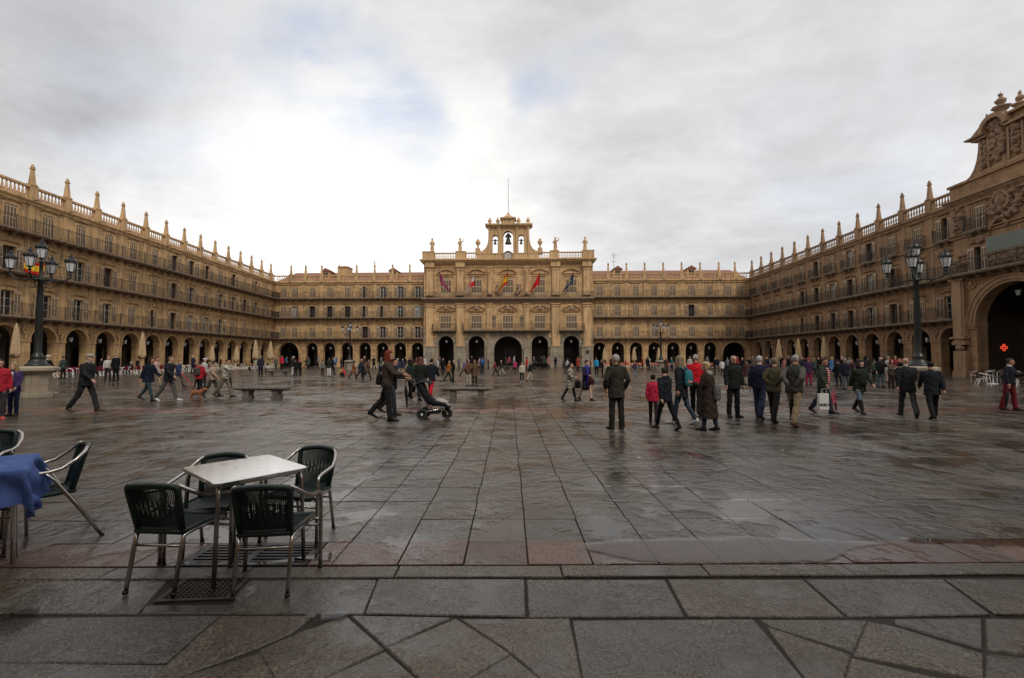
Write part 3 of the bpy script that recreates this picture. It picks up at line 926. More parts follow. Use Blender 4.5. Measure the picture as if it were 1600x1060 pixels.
def arcade_building(name, label, origin, rz, L, piers, rows, windows_at, cells, where, ms, mss, lantern_cells, balc3='full', far=False, interior=None, pin_at=None, floor3_band=False, cat="building"):
    """local frame: x along the facade (rightwards seen from the square), y into the building, z up"""
    B = empty(name, (*origin, 0), rz); tag(B, label, cat)
    mw = B.matrix_basis.copy(); mw = Matrix.Translation((*origin, 0)) @ Matrix.Rotation(rz, 4, 'Z')
    # ground storey
    mb = MB(); arch_cells(mb, cells, Z1 - .12, 0, .72); mb.build("arcade_wall", ms, B)
    mb = MB()
    for s0, s1, cx, hw, top in cells:
        rz_ = min(hw, top - 1.0); zs = top - rz_
        mb = MB()
        if hw < 1.5: mb.ring_disc((cx, .0, zs), hw, hw + .2, .05, 14, 0, math.pi)
        else:
            n = 20; A = [math.pi * i / n for i in range(n + 1)]
            mb.rings([[(cx + (hw + r) * math.cos(a), yy, zs + (rz_ + r) * math.sin(a)) for r, yy in ((0, 0), (0, -.06), (.25, -.06), (.25, 0))] for a in A])
        mb.build("archivolt", mss, B)
    for i in range(len(cells)):                                     # imposts and pier bases
        s0, s1, cx, hw, top = cells[i]
        for a, b in ((s0, cx - hw), (cx + hw, s1)):
            zi = top - min(hw, top - 1.0)
            if b - a > .1:
                mb = MB(); a2 = a - .04 if a > s0 + .01 else a + .004; b2 = b + .04 if b < s1 - .01 else b - .004
                mb.box(a2, b2, -.08, .74, zi - .1, zi - .02); mb.box(a2, b2, -.05, .73, zi - .19, zi - .1)
                mb.build("impost", mss, B); mb = MB(); mb.box(a2, b2, -.03, .73, 0, .5); mb.build("pier_base", mss, B)
    # medallions on the piers
    med = MB(); med.smooth = False
    med.ring_disc((0, 0, 0), .25, .37, .12, 16); med.disc((0, 0.01, 0), .26, 16, .05)
    med.hull8([(-.05, -.08, -1.0), (.05, -.08, -1.0), (.05, 0, -1.0), (-.05, 0, -1.0)], [(-.14, -.12, -.4), (.14, -.12, -.4), (.14, 0, -.4), (-.14, 0, -.4)])
    med.smooth = True; med.ball((0, -.06, 0.02), .12, .08, .15, 8, 5)
    medm = med.mesh("medallion", mss)
    for p in piers:
        link("medallion", medm, B, (p, -.002, 3.98))
    # upper storeys
    holes = []
    for r, z in zip(rows, (Z1, Z2, Z3)):
        for s, code in zip(windows_at, r):
            holes.append((s - .51, s + .51, z + .02, z + 2.07))
    mb = MB(); grid_wall(mb, 0, L, Z1 - .12, ZC, holes); mb.build("upper_wall", ms, B)
    mb = MB(); mb.box(0, L, .9, 7.0, ZC - .3, ZC - .05); mb.box(0, L, .3, .42, Z1, ZC - .31)
    mb.build("core", M['interior'], B)
    for r, z in zip(rows, (Z1, Z2, Z3)):
        for s, code in zip(windows_at, r): window(B, s, z + .02, code, ms=ms, mss=mss, plain_top=far and False)
    # flat pilaster strips between the windows
    pm = MB(); pm.box(-.17, .17, -.045, .01, .0, 3.1); pm.box(-.22, .22, -.07, .01, 3.1, 3.22); pilm = pm.mesh("pilaster", mss)
    for z in (Z1 + .01, Z2 + .01, Z3 + .01):
        for p in piers:
            o = link("pilaster", pilm, B, (p, 0, z))
            if z > Z3: o.scale.z = .84
    # string courses
    mb = MB()
    for z in (Z2 - .32, Z3 - .32): mb.box(0, L, -.06, .01, z - .16, z)
    mb.build("string_course", mss, B)
    # cornice and parapet
    mb = MB()
    mb.box(0, L, -.12, 0.02, ZC - .42, ZC - .28); mb.box(0, L, -.30, 0.02, ZC - .12, ZC)
    mb.hull8([(0, -.14, ZC - .28), (L, -.14, ZC - .28), (L, .02, ZC - .28), (0, .02, ZC - .28)], [(0, -.27, ZC - .121), (L, -.27, ZC - .121), (L, .02, ZC - .121), (0, .02, ZC - .121)])
    mb.box(0, L, -.26, .3, ZC + .001, ZC + .16)
    mb.build("cornice", mss, B)
    mb = MB(); mb.box(0, L, -.24, .06, ZB - .17, ZB); mb.build("parapet_rail", mss, B)
    pinm = pinnacle_mesh(mss, ZP - ZB)
    ped = MB(); ped.box(-.3, .3, -.27, .2, ZC + .1, ZB + .03); ped.box(-.34, .34, -.31, .22, ZB + .03, ZB + .10); pedm = ped.mesh("pedestal", mss)
    sp = MB(); sp.tube([(0, -.25, ZC + .02), (0, -.95, ZC - .1)], [.06, .045], 6); spm = sp.mesh("waterspout", M['stone_dark'])
    pins = pin_at if pin_at is not None else piers
    for p in pins:
        link("pedestal", pedm, B, (p, 0, 0)); link("pinnacle", pinm, B, (p, -.05, ZB + .1)); link("waterspout", spm, B, (p + .02, 0, 0))
    edges = [0] + list(pins) + [L]
    for a, b in zip(edges, edges[1:]):
        if b - a > .9: baluster_row(a + .32, b - .32, ZC + .16, ZB - ZC - .33).build("balustrade", mss, B)
    # balconies
    balcony(B, .05, L - .05, Z1); balcony(B, .05, L - .05, Z2)
    if balc3 == 'full': balcony(B, .05, L - .05, Z3)
    else:
        mb = MB(); mb.box(0, L, -.16, .01, Z3 - .2, Z3 - .04); mb.build("string_course", mss, B)
        for s in windows_at: balcony(B, s - .95, s + .95, Z3, .55, corb=2.4)
    # arcade behind the arches
    mb = MB(); D = 5.4
    mb.quad((0, D, 0), (L, D, 0), (L, D, Z1), (0, D, Z1)); mb.quad((0, .9, Z1 - .12), (L, .9, Z1 - .12), (L, D, Z1 - .12), (0, D, Z1 - .12))
    for x in (0, L): mb.quad((x, .9, 0), (x, D, 0), (x, D, Z1), (x, .9, Z1))
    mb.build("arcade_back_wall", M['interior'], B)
    mb = MB(); mb2 = MB(); mb3 = MB()
    for i, (s0, s1, cx, hw, top) in enumerate(cells):
        w = hw * random.uniform(.75, 1.15)
        mb.box(cx - w, cx + w, D - .06, D - .01, 0, 3.0 + random.uniform(-.3, .4))
        mb3.box(cx - w + .12, cx - .06, D - .075, D - .062, .5, 2.7); mb3.box(cx + .06, cx + w - .12, D - .075, D - .062, .5, 2.7)
        mb2.box(s0 - .22, s0 + .22, D - .35, D - .012, 0, 4.6)
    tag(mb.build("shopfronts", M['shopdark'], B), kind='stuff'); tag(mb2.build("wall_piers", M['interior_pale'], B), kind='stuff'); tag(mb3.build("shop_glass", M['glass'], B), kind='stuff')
    # roof
    mb = MB(); mb.quad((0, .3, ZC + .1), (L, .3, ZC + .1), (L, 7.5, ZC + 3.0), (0, 7.5, ZC + 3.0)); mb.quad((0, 7.5, ZC + 3.0), (L, 7.5, ZC + 3.0), (L, 14, ZC + .2), (0, 14, ZC + .2))
    mb.build("roof", M['roof'], B)
    mb = MB(); mb.quad((0, 14, 0), (L, 14, 0), (L, 14, ZC + .2), (0, 14, ZC + .2)); mb.build("rear_wall", ms, B)
    for k, (s0, s1, cx, hw, top) in enumerate(cells):
        if lantern_cells(k): hang_lantern(mw, cx, .55, top - .02 if hw < 1.5 else top - .02, where(k))
    return B, mw


BAY = 3.174
def dirang(p, q): return math.atan2(q[1] - p[1], q[0] - p[0])


# --- left wing: x runs from the viewer's end towards the far corner
def LW(Y): return -40.9 + 0.017 * (80 - Y)
pL0 = (LW(29.678), 29.678); pL1 = (LW(82.05), 82.05)
LL = math.dist(pL0, pL1)
nb_ = 16
piersL = [BAY * k for k in range(0, nb_ + 1)]
cellsL = [(BAY * k, BAY * (k + 1), BAY * (k + .5), 1.12, ARCH_TOP) for k in range(nb_)]
cellsL.append((BAY * nb_, LL, BAY * nb_ + .8, .25, 2.0))
random.seed(11)
BL, mL = arcade_building("arcade_building", "long left sandstone wing with arcade, three balconies and a red and yellow flag", pL0, dirang(pL0, pL1), LL, [p for p in piersL if p > .5], 
                         ["owo" "wwwchboowcchcc", "oco" "cwbccbocoobwoc", "cwc"[:3] + "cccccbbocbcocc"[:13] + "c"],
                         [BAY * (k + .5) for k in range(nb_)], cellsL,
                         lambda k: "round-shouldered glass lantern in the %s arch of the left wing counting from its near end" % ORD[k], M['stone'], M['stone_smooth'], lambda k: k < nb_)

# --- right wing: x runs from the far corner towards the viewer
def RW(Y): return 41.4 - 0.058 * (80 - Y)
yR1 = 78.2
pR0 = (RW(yR1), yR1); pR1 = (RW(39.2), 39.2)
LR = math.dist(pR0, pR1)
kR = [(yR1 - (38.7 + BAY * k)) / math.cos(0.058) for k in range(13)]      # pier positions
kR = sorted(x for x in kR if x > .5 and x < LR + 3)
piersR = [x for x in kR if x < LR - .2]
cellsR = []; winR = []
prev = 0.0
for x in kR:
    if x - prev > 2.2:
        c = (prev + x) / 2 if prev > 0 else x - BAY / 2
        e = min(x, LR)
        if c + 1.07 < LR:
            cellsR.append((prev, e, c, 1.07, ARCH_TOP)); winR.append(c)
        else: cellsR.append((prev, e, (prev + e) / 2, .3, 2.0))
    else:
        cellsR.append((prev, x, (prev + x) / 2, .2, 2.0))
    prev = x
if cellsR[-1][1] < LR: cellsR.append((cellsR[-1][1], LR, (cellsR[-1][1] + LR) / 2, min(.3, (LR - cellsR[-1][1]) / 4), 2.0))
nW = len(winR)
def fromnear(s): return (s + "c" * 20)[:nW][::-1]
random.seed(12)
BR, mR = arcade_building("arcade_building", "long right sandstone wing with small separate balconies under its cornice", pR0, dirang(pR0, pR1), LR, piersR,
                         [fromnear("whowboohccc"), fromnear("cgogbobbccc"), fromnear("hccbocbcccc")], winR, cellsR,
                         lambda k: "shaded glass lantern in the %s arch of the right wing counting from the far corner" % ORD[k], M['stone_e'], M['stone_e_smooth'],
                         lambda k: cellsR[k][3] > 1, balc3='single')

# --- far side
def FY(x): return 80 - 0.05 * x
aF = math.atan(-0.05)
def fs(px): # pixel column -> distance along the far line from its left corner
    x, y, d = ray(px, 540); t = 80 / (y + .05 * x); X, Y = x * t, y * t
    return X
XL0 = -40.95; xA, xB = -14.25, 14.7; XR0 = 41.3
cF = math.cos(aF)
def S(X, X0): return (X - X0) / cF
wx = [-39.3, -37.25, -34.1, -31.0, -27.85, -24.7, -21.6, -18.5, -15.45]
px_ = [-40.6, -35.75, -32.5, -29.4, -26.25, -23.1, -19.95, -16.9]
archx = [(-38.25, 1.85)] + [(x, 1.07) for x in wx[2:]]
W = [S(x, XL0) for x in wx]; PP = [S(x, XL0) for x in px_]
LFL = S(xA, XL0)
edges = [0] + [S(x, XL0) for x in px_[1:]] + [LFL]
cellsFL = [(edges[i], edges[i + 1], S(archx[i][0], XL0), archx[i][1], ARCH_TOP + (0.05 if i == 0 else 0)) for i in range(len(archx))]
random.seed(13)
BFL, mFL = arcade_building("arcade_building", "far left sandstone wing between the corner and the town hall, with balconies", (XL0, FY(XL0)), aF, LFL, PP[1:], ["cccccbwww", "cgbbbhhwg", "ccccchwww"], W, cellsFL,
                           lambda k: "small lantern in the %s arch of the far left wing counting from the corner" % ORD[k], M['stone'], M['stone_smooth'], lambda k: k > 0, far=True,
                           pin_at=[S(x, XL0) for x in (-38.0, -35.4, -32.5, -29.4, -26.3, -23.1, -19.95, -16.9)])
wx = [15.95, 19.05, 22.15, 25.25, 28.4, 31.5, 34.6, 37.7, 39.8]
archx = [(x, 1.07) for x in wx[:7]] + [(38.6, 1.95)]
pxr = [17.5, 20.6, 23.7, 26.85, 29.95, 33.05, 36.2]
LFR = S(XR0, xB)
edges = [0] + [S(x, xB) for x in pxr] + [LFR]
cellsFR = [(edges[i], edges[i + 1], S(archx[i][0], xB), archx[i][1], ARCH_TOP) for i in range(8)]
random.seed(14)
BFR, mFR = arcade_building("arcade_building", "far right sandstone wing with nearly all shutters closed under a red roof", (xB, FY(xB)), aF, LFR, [S(x, xB) for x in pxr], ["ccccccccc", "cccccbccc", "ccccccccc"],
                           [S(x, xB) for x in wx], cellsFR, lambda k: "small lantern in the %s arch of the far right wing counting from the town hall" % ORD[k], M['stone'], M['stone_smooth'], lambda k: k < 7, far=True,
                           pin_at=[S(x, xB) for x in pxr + [38.9]])
# dormers, chimney block, corner pinnacles, aerials on the far roofs
def dormer(B, s, y=2.6, z=ZC + 1.0):
    mb = MB(); mb.box(-.75, .75, 0, 2.2, 0, 1.35); d = mb.build("dormer", M['stone_smooth'], B, (s, y, z))
    mb = MB(); mb.hull8([(-.95, -.2, 1.35), (.95, -.2, 1.35), (.95, 2.3, 1.35), (-.95, 2.3, 1.35)], [(-.05, -.2, 1.95), (.05, -.2, 1.95), (.05, 2.3, 1.95), (-.05, 2.3, 1.95)]); mb.build("dormer_roof", M['roof'], d)
    mb = MB(); mb.box(-.42, -.04, -.03, -.003, .3, 1.1); mb.box(.04, .42, -.03, -.003, .3, 1.1); mb.build("dormer_window", M['glass'], d)
for X in (-33.0, -20.6): dormer(BFL, S(X, XL0))
for X in (19.6, 32.5): dormer(BFR, S(X, xB))
mb = MB(); mb.box(-1.0, 1.0, 0, 2, 0, 2.6); mb.hull8([(-1.2, -.2, 2.6), (1.2, -.2, 2.6), (1.2, 2.2, 2.6), (-1.2, 2.2, 2.6)], [(-.1, .9, 3.05), (.1, .9, 3.05), (.1, 1.1, 3.05), (-.1, 1.1, 3.05)])
mb.build("roof_lookout", M['stone_smooth'], BFL, (S(-30.0, XL0), 3.0, ZC + .6))
def aerial(B, s, h, label, X, Y):
    mb = MB(); mb.tube([(0, 0, 0), (0, 0, h)], .035, 5)
    for k, w in ((.95, .5), (.85, .7), (.75, .35), (.55, .6)): mb.tube([(-w, 0, h * k), (w, 0, h * k)], .02, 4)
    for x in (-.5, -.2, .2, .5): mb.tube([(x, -.3, h * .85), (x, .3, h * .85)], .015, 4)
    o = mb.build("aerial", M['iron'], None, (X, Y, ZC + 2.6)); tag(o, label, "aerial")
aerial(BFL, 0, 2.6, "television aerial on the roof of the far left wing", -25.1, FY(-25) + 6.6)
aerial(BFR, 0, 3.6, "taller television aerial on the roof of the far right wing", 20.0, FY(20) + 6.6)

# ---------------------------------------------------------------- town hall pavilion
TH = empty("town_hall", (xA, FY(xA) - .9, 0), aF); tag(TH, "town hall pavilion with five arches, five flags and a bell gable", "town hall")
mTH = Matrix.Translation((xA, FY(xA) - .9, 0)) @ Matrix.Rotation(aF, 4, 'Z')
LT = S(xB, xA); ms, mss = M['stone'], M['stone_smooth']
def tx(X): return S(X * .99, xA)
winX = [tx(x) for x in (-10.5, -5.2, .25, 5.75, 11.15)]
pilX = [tx(x) for x in (-13.3, -8.0, 8.45, 13.8)]
pil2 = [tx(x) for x in (-2.95, 3.45)]
ac = [(0, tx(-7.9), winX[0], 1.35, 5.35), (tx(-7.9), tx(-2.8), winX[1], 1.4, 5.35), (tx(-2.8), tx(3.3), winX[2], 2.42, 5.3), (tx(3.3), tx(8.4), winX[3], 1.4, 5.35), (tx(8.4), LT, winX[4], 1.35, 5.35)]
mb = MB(); arch_cells(mb, ac, 6.05, 0, 1.2, 20); mb.build("arcade_wall", M['stone_grey'], TH)
mb = MB()
for s0, s1, cx, hw, top in ac: mb.ring_disc((cx, 0, top - hw), hw, hw + .28, .06, 20, 0, math.pi)
for s0, s1, cx, hw, top in ac:
    for a, b in ((s0, cx - hw), (cx + hw, s1)): mb.box(a + .004, b - .004, -.07, 1.18, 3.42, 3.56); mb.box(a + .004, b - .004, -.07, 1.18, 0, .7)
mb.build("archivolts", M['stone_grey'], TH)
mb = MB(); Mc = 11.75; T0 = 17.95
holes = [(s - .88, s + .88, 6.32, 9.05) for s in winX] + [(s - .88, s + .88, 12.45, 15.2) for s in winX]
grid_wall(mb, 0, LT, 6.05, T0, holes, depth=.3); mb.build("upper_wall", ms, TH)
mb = MB(); mb.box(0, LT, .3, 6, 6.3, T0 - .1); mb.box(0, .02, 0, 1.2, 0, T0 - .11); mb.box(LT - .02, LT, 0, 1.2, 0, T0 - .11); mb.build("core", ms, TH)
for s in winX:
    window(TH, s, 6.32, 'c', 1.76, 2.73, ms, mss, True); window(TH, s, 12.45, 'c', 1.76, 2.75, ms, mss, True)
    for z, k in ((9.75, 1.0), (16.05, 1.0)):
        mb = MB()
        for i in range(10):
            a = -1.6 + 3.2 * i / 10; b = -1.6 + 3.2 * (i + 1) / 10
            f = lambda q: .62 * max(0, math.cos(q / 1.6 * math.pi / 2)) ** 1.0
            mb.hull8([(a, -.2, f(a)), (b, -.2, f(b)), (b, .004, f(b)), (a, .004, f(a))], [(a, -.3, f(a) + .15), (b, -.3, f(b) + .15), (b, .004, f(b) + .15), (a, .004, f(a) + .15)])
        mb.box(-1.6, 1.6, -.2, .004, -.08, .0); mb.build("pediment", mss, TH, (s, 0, z))
    mb = MB(); mb.smooth = True
    mb.ball((0, -.2, .28), .33, .2, .36, 10, 6); mb.ball((-.45, -.1, .15), .3, .12, .2, 8, 4); mb.ball((.45, -.1, .15), .3, .12, .2, 8, 4); mb.ball((0, -.2, .62), .16, .12, .14, 8, 4)
    mb.build("coat_of_arms", M['stone_carved'], TH, (s, 0, 9.8))
def pilaster(s, w, d, z0, z1, mat, base=True):
    mb = MB(); mb.box(-w / 2, w / 2, -d, .01, z0, z1)
    mb.box(-w / 2 - .1, w / 2 + .1, -d - .1, .012, z1 - .55, z1 - .42); mb.box(-w / 2 - .14, w / 2 + .14, -d - .14, .012, z1 - .14, z1 + .0)
    mb.box(-w / 2 - .12, w / 2 + .12, -d - .12, .012, z0, z0 + .25)
    mb.build("pilaster", mat, TH, (s, 0, 0))
for s in pilX:
    pilaster(s, 1.35, .3, 3.57, Mc - .9, mss); pilaster(s, 1.1, .42, 3.575, Mc - .905, mss); pilaster(s, 1.15, .35, Mc + .5, T0 - .8, mss)
    mb = MB(); mb.box(s - .95, s + .95, -.5, -.002, 0, 3.42); mb.box(s - 1.02, s + 1.02, -.57, -.002, 3.421, 3.569); mb.box(s - 1.0, s + 1.0, -.55, -.004, 0, .6); mb.build("pedestal", M['stone_grey'], TH)
for s in pil2:
    for sgn in (-1, 1):
        mb = MB(); mb.smooth = True; mb.lathe([(.3, 12.4), (.3, 12.6), (.22, 12.75), (.24, 14), (.19, 16.0), (.28, 16.2), (.32, 16.4)], (s, -.32, 0), 10); 
    mb.build("column", mss, TH)
    pilaster(s, .95, .12, 12.3, T0 - .8, mss); pilaster(s, .9, .15, 6.32, Mc - .9, mss)
    mb = MB(); mb.box(s - .42, s + .42, -.3, -.003, 0, 3.42); mb.build("pedestal", M['stone_grey'], TH)
    mb = MB(); mb.smooth = True
    for q in range(5): mb.ball((random.uniform(-.3, .3), -.2, q * .35), .35, .22, .3, 8, 5)
    mb.build("carved_trophy", M['stone_carved'], TH, (s + (1.35 if s < LT / 2 else -1.35), 0, 12.6))
for s in (tx(-2.2), tx(2.75)):                                      # niches
    mb = MB(); mb.disc((s, .0, 8.5), .42, 16, .02); mb.box(s - .42, s + .42, -.02, .0, 6.9, 8.5); mb.build("niche", M['stone_dark'], TH)
    mb = MB(); mb.ring_disc((s, 0, 8.5), .42, .55, .09, 14, 0, math.pi); mb.box(s - .55, s - .42, -.09, .0, 6.7, 8.5); mb.box(s + .42, s + .55, -.09, .0, 6.7, 8.5); mb.build("niche_frame", mss, TH)
# entablatures
mb = MB()
mb.box(0, LT, -.1, .01, Mc - .9, Mc - .78); mb.box(-.25, LT + .25, -.75, .01, Mc - .12, Mc + .12); mb.hull8([(-.1, -.2, Mc - .5), (LT + .1, -.2, Mc - .5), (LT + .1, 0, Mc - .5), (-.1, 0, Mc - .5)], [(-.22, -.62, Mc - .121), (LT + .22, -.62, Mc - .121), (LT + .22, 0, Mc - .121), (-.22, 0, Mc - .121)])
for i in range(60): x = LT * (i + .5) / 60; mb.box(x - .1, x + .1, -.3, -.01, Mc - .62, Mc - .501)
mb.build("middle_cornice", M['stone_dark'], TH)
mb = MB(); mb.box(-.02, LT + .02, -.05, .3, Mc + .121, Mc + .3); mb.build("upper_wall_plinth", ms, TH)
mb = MB()
mb.box(-.05, LT + .05, -.12, .01, T0 - .8, T0 - .66)
for s in pilX: mb.box(s - .8, s + .8, -.6, -.13, T0 - .8, T0 + .1)
mb.box(-.45, LT + .45, -.75, 1.2, T0 + .1, T0 + .32); mb.box(-.6, LT + .6, -.95, 1.2, T0 + .321, T0 + .5)
mb.hull8([(-.05, -.15, T0 - .3), (LT + .05, -.15, T0 - .3), (LT + .05, .3, T0 - .3), (-.05, .3, T0 - .3)], [(-.4, -.7, T0 + .099), (LT + .4, -.7, T0 + .099), (LT + .4, .3, T0 + .099), (-.4, .3, T0 + .099)])
mb.build("top_cornice", mss, TH)
# parapet with balusters
zb0, zb1 = T0 + .5, T0 + 1.85
segs = [(tx(-12.6), tx(-8.75)), (tx(-7.1), tx(-5.2)), (tx(5.6), tx(7.55)), (tx(9.0), tx(13.1))]
solid = [(-.2, segs[0][0]), (segs[0][1], segs[1][0]), (segs[1][1], segs[2][0]), (segs[2][1], segs[3][0]), (segs[3][1], LT + .2)]
for a, b in segs:
    mb = baluster_row(a, b, zb0 + .2, .85, -.3, .27); mb.smooth = False; mb.box(a, b, -.5, -.1, zb0, zb0 + .2); mb.box(a, b, -.5, -.1, zb0 + 1.05, zb0 + 1.2); mb.build("balustrade", mss, TH)
for a, b in solid:
    mb = MB(); h = 1.3 if b - a < 3 else .9
    mb.box(a, b, -.55, 1.0, zb0, zb0 + h); mb.box(a - .06, b + .06, -.62, 1.05, zb0 + h, zb0 + h + .14); mb.build("parapet_block", mss, TH)
# bell gable
gx0, gx1, gc = tx(-3.1), tx(3.95), tx(.3)
GZ = zb0 + 1.04
def gy(z): return z
mb = MB()
go = [(gx0, tx(-1.35), tx(-1.98), .47, 22.7 - GZ), (tx(-1.35), tx(1.95), gc, .85, 23.35 - GZ), (tx(1.95), gx1, tx(2.55), .47, 22.7 - GZ)]
GH = 24.0 - GZ
arch_cells(mb, [(a, b, c, h, t) for a, b, c, h, t in go], GH, 0, 1.1, 14)
mb.quad((gx0, 0, 0), (gx0, 1.1, 0), (gx0, 1.1, GH), (gx0, 0, GH)); mb.quad((gx1, 0, 0), (gx1, 1.1, 0), (gx1, 1.1, GH), (gx1, 0, GH)); mb.quad((gx0, 0, GH), (gx1, 0, GH), (gx1, 1.1, GH), (gx0, 1.1, GH))
gab = mb.build("bell_gable", mss, TH, (0, -.35, GZ))
mb = MB()
for s in (gx0 + .15, tx(-1.25), tx(1.85), gx1 - .15):
    mb.box(s - .16, s + .16, -.22, 0, .0, GH - .05); mb.box(s - .22, s + .22, -.28, 0, GH - .35, GH - .06)
mb.ring_disc((gc, 0, 23.35 - GZ - .85), .85, 1.05, .12, 16, 0, math.pi)
mb.box(gx0 - .3, gx1 + .3, -.35, 1.4, GH, GH + .25); mb.box(gx0 - .55, gx1 + .55, -.6, 1.6, GH + .251, GH + .5)
mb.box(gc - 1.1, gc + 1.1, -.5, 1.3, GH + .501, GH + 1.3); mb.box(gc - 1.35, gc + 1.35, -.75, 1.5, GH + 1.301, GH + 1.55)
mb.smooth = True; mb.lathe([(1.15, 0), (.9, .2), (.5, .55), (.22, .75), (.25, .95), (.02, 1.1)], (gc, .4, GH + 1.55), 12)
mb.build("gable_cornice", mss, gab)
for s in (gx0 + .2, tx(-1.5), tx(2.1), gx1 - .2):
    mb = MB(); mb.smooth = True; mb.lathe([(.3, 0), (.3, .15), (.15, .25), (.36, .6), (.3, .85), (.12, 1.0), (.16, 1.15), (.02, 1.3)], (s, .3, GH + .5), 10); mb.build("urn_finial", mss, gab)
# volutes on both sides
for sg, xe in ((-1, gx0), (1, gx1)):
    mb = MB(); n = 10; top = []; 
    for i in range(n + 1):
        a = i / n
        top.append((xe + sg * 1.55 * a, GZ + .35 + 2.3 * (1 - math.sqrt(max(0, 1 - (1 - a) ** 2)))))
    for (xa_, za), (xb_, zb_) in zip(top, top[1:]):
        mb.hull8([(xa_, -.3, GZ - .5), (xb_, -.3, GZ - .5), (xb_, .5, GZ - .5), (xa_, .5, GZ - .5)], [(xa_, -.3, za), (xb_, -.3, zb_), (xb_, .5, zb_), (xa_, .5, za)])
    mb.build("volute", mss, TH)
    mb = MB(); x = xe + sg * 1.85; mb.box(x - .4, x + .4, -.45, .4, zb0 + .9, zb0 + 1.9)
    mb.build("pedestal", mss, TH)
    mb = MB(); mb.smooth = True; mb.lathe([(.28, 0), (.3, .1), (.12, .3), (.14, .5), (.42, .95), (.45, 1.2), (.25, 1.3), (.3, 1.45), (.1, 1.7), (.02, 1.8)], (x, 0, zb0 + 1.9), 10); mb.build("urn", mss, TH)
# mast
mb = MB(); mb.tube([(gc, .05, GZ + GH + 2.4), (gc, .05, 32.7)], [.05, .025], 6); mb.build("mast", M['iron'], TH)
# clock
mb = MB(); mb.ring_disc((gc, -.56, 19.0), .62, .84, .16, 24); ck = mb.build("clock", M['stone_dark'], TH)
mb = MB(); mb.disc((gc, -.565, 19.0), .62, 24, .06); mb.build("clock_face", plain("pale_clock_face", (.5, .48, .42), .5), ck)
mb = MB(); mb.tube([(gc, -.65, 19.0), (gc + .26, -.65, 19.22)], .03, 4); mb.tube([(gc, -.66, 19.0), (gc + .12, -.66, 18.52)], .025, 4)
for k in range(12):
    a = k * math.pi / 6; mb.box(gc + math.sin(a) * .52 - .025, gc + math.sin(a) * .52 + .025, -.645, -.626, 19 + math.cos(a) * .52 - .05, 19 + math.cos(a) * .52 + .05)
mb.build("clock_hands", M['black'], ck)
# bells, hung in the gable
for s, z, k, lab in ((gc, 22.3, 1.15, "large bronze bell in the middle opening of the bell gable"), (tx(-1.98), 21.7, .55, "small bronze bell in the left opening of the bell gable"), (tx(2.55), 21.7, .55, "small bronze bell in the right opening of the bell gable")):
    p = mTH @ Vector((s, .2, z)); b = empty("bell", p); tag(b, lab, "bell", "bells of the gable")
    mb = MB(); mb.smooth = True; mb.lathe([(.5 * k, -.95 * k), (.47 * k, -.85 * k), (.33 * k, -.55 * k), (.27 * k, -.15 * k), (.12 * k, 0), (.03, .02)], (0, 0, 0), 14); mb.build("bell_body", M['bell'], b)
    mb = MB(); mb.box(-.45 * k, .45 * k, -.1, .1, 0.02, .35 * k); mb.box(-.8 * k if k == 1 else -.46, .8 * k if k == 1 else .46, -.04, .04, .1, .2); mb.lathe([(.3 * k, .36 * k), (.2 * k, .6 * k), (.05, .7 * k)], (0, 0, 0), 8); mb.build("yoke", M['bell'], b)
# statues on the parapet
for i, (X, arm, lab) in enumerate(((-12.95, 0, "stone statue on the far left end of the town hall parapet"), (-8.05, 1, "robed stone statue on the town hall parapet, second from the left"), (8.45, 1, "stone statue with raised arm right of the bell gable"), (13.55, 0, "stone statue on the right end of the town hall parapet"))):
    p = mTH @ Vector((tx(X), -.1, zb0 + 1.44)); mb = MB(); mb.smooth = True
    mb.lathe([(.38, 0), (.38, .2), (.3, .22), (.33, .5), (.25, 1.1), (.28, 1.5), (.3, 1.75), (.12, 1.9), (.09, 1.95), (.16, 2.05), (.17, 2.2), (.12, 2.35), (.02, 2.4)], (0, 0, 0), 10, 1, .8)
    mb.tube([(-.28, 0, 1.7), (-.42, -.1, 1.35), (-.15, -.3, 1.2)], [.1, .09, .06], 6)
    if arm: mb.tube([(.26, 0, 1.7), (.5, -.1, 1.8), (.55, -.15, 2.25)], [.1, .08, .05], 6)
    else: mb.tube([(.28, 0, 1.7), (.4, -.1, 1.3), (.3, -.3, 1.05)], [.1, .09, .06], 6)
    o = mb.build("statue", M['stone_smooth'], None, p, aF); tag(o, lab, "statue", "statues on the town hall parapet")
# balconies
for a, b in ((-12.7, -8.6), (-7.45, 7.6), (9.0, 13.3)):
    balcony(TH, tx(a), tx(b), 6.3, 1.0, corb=2.6)
railing_mesh(.1, LT - .1, .72, .14, .95, False).build("upper_railing", M['iron'], TH, (0, 0, Mc + .12))
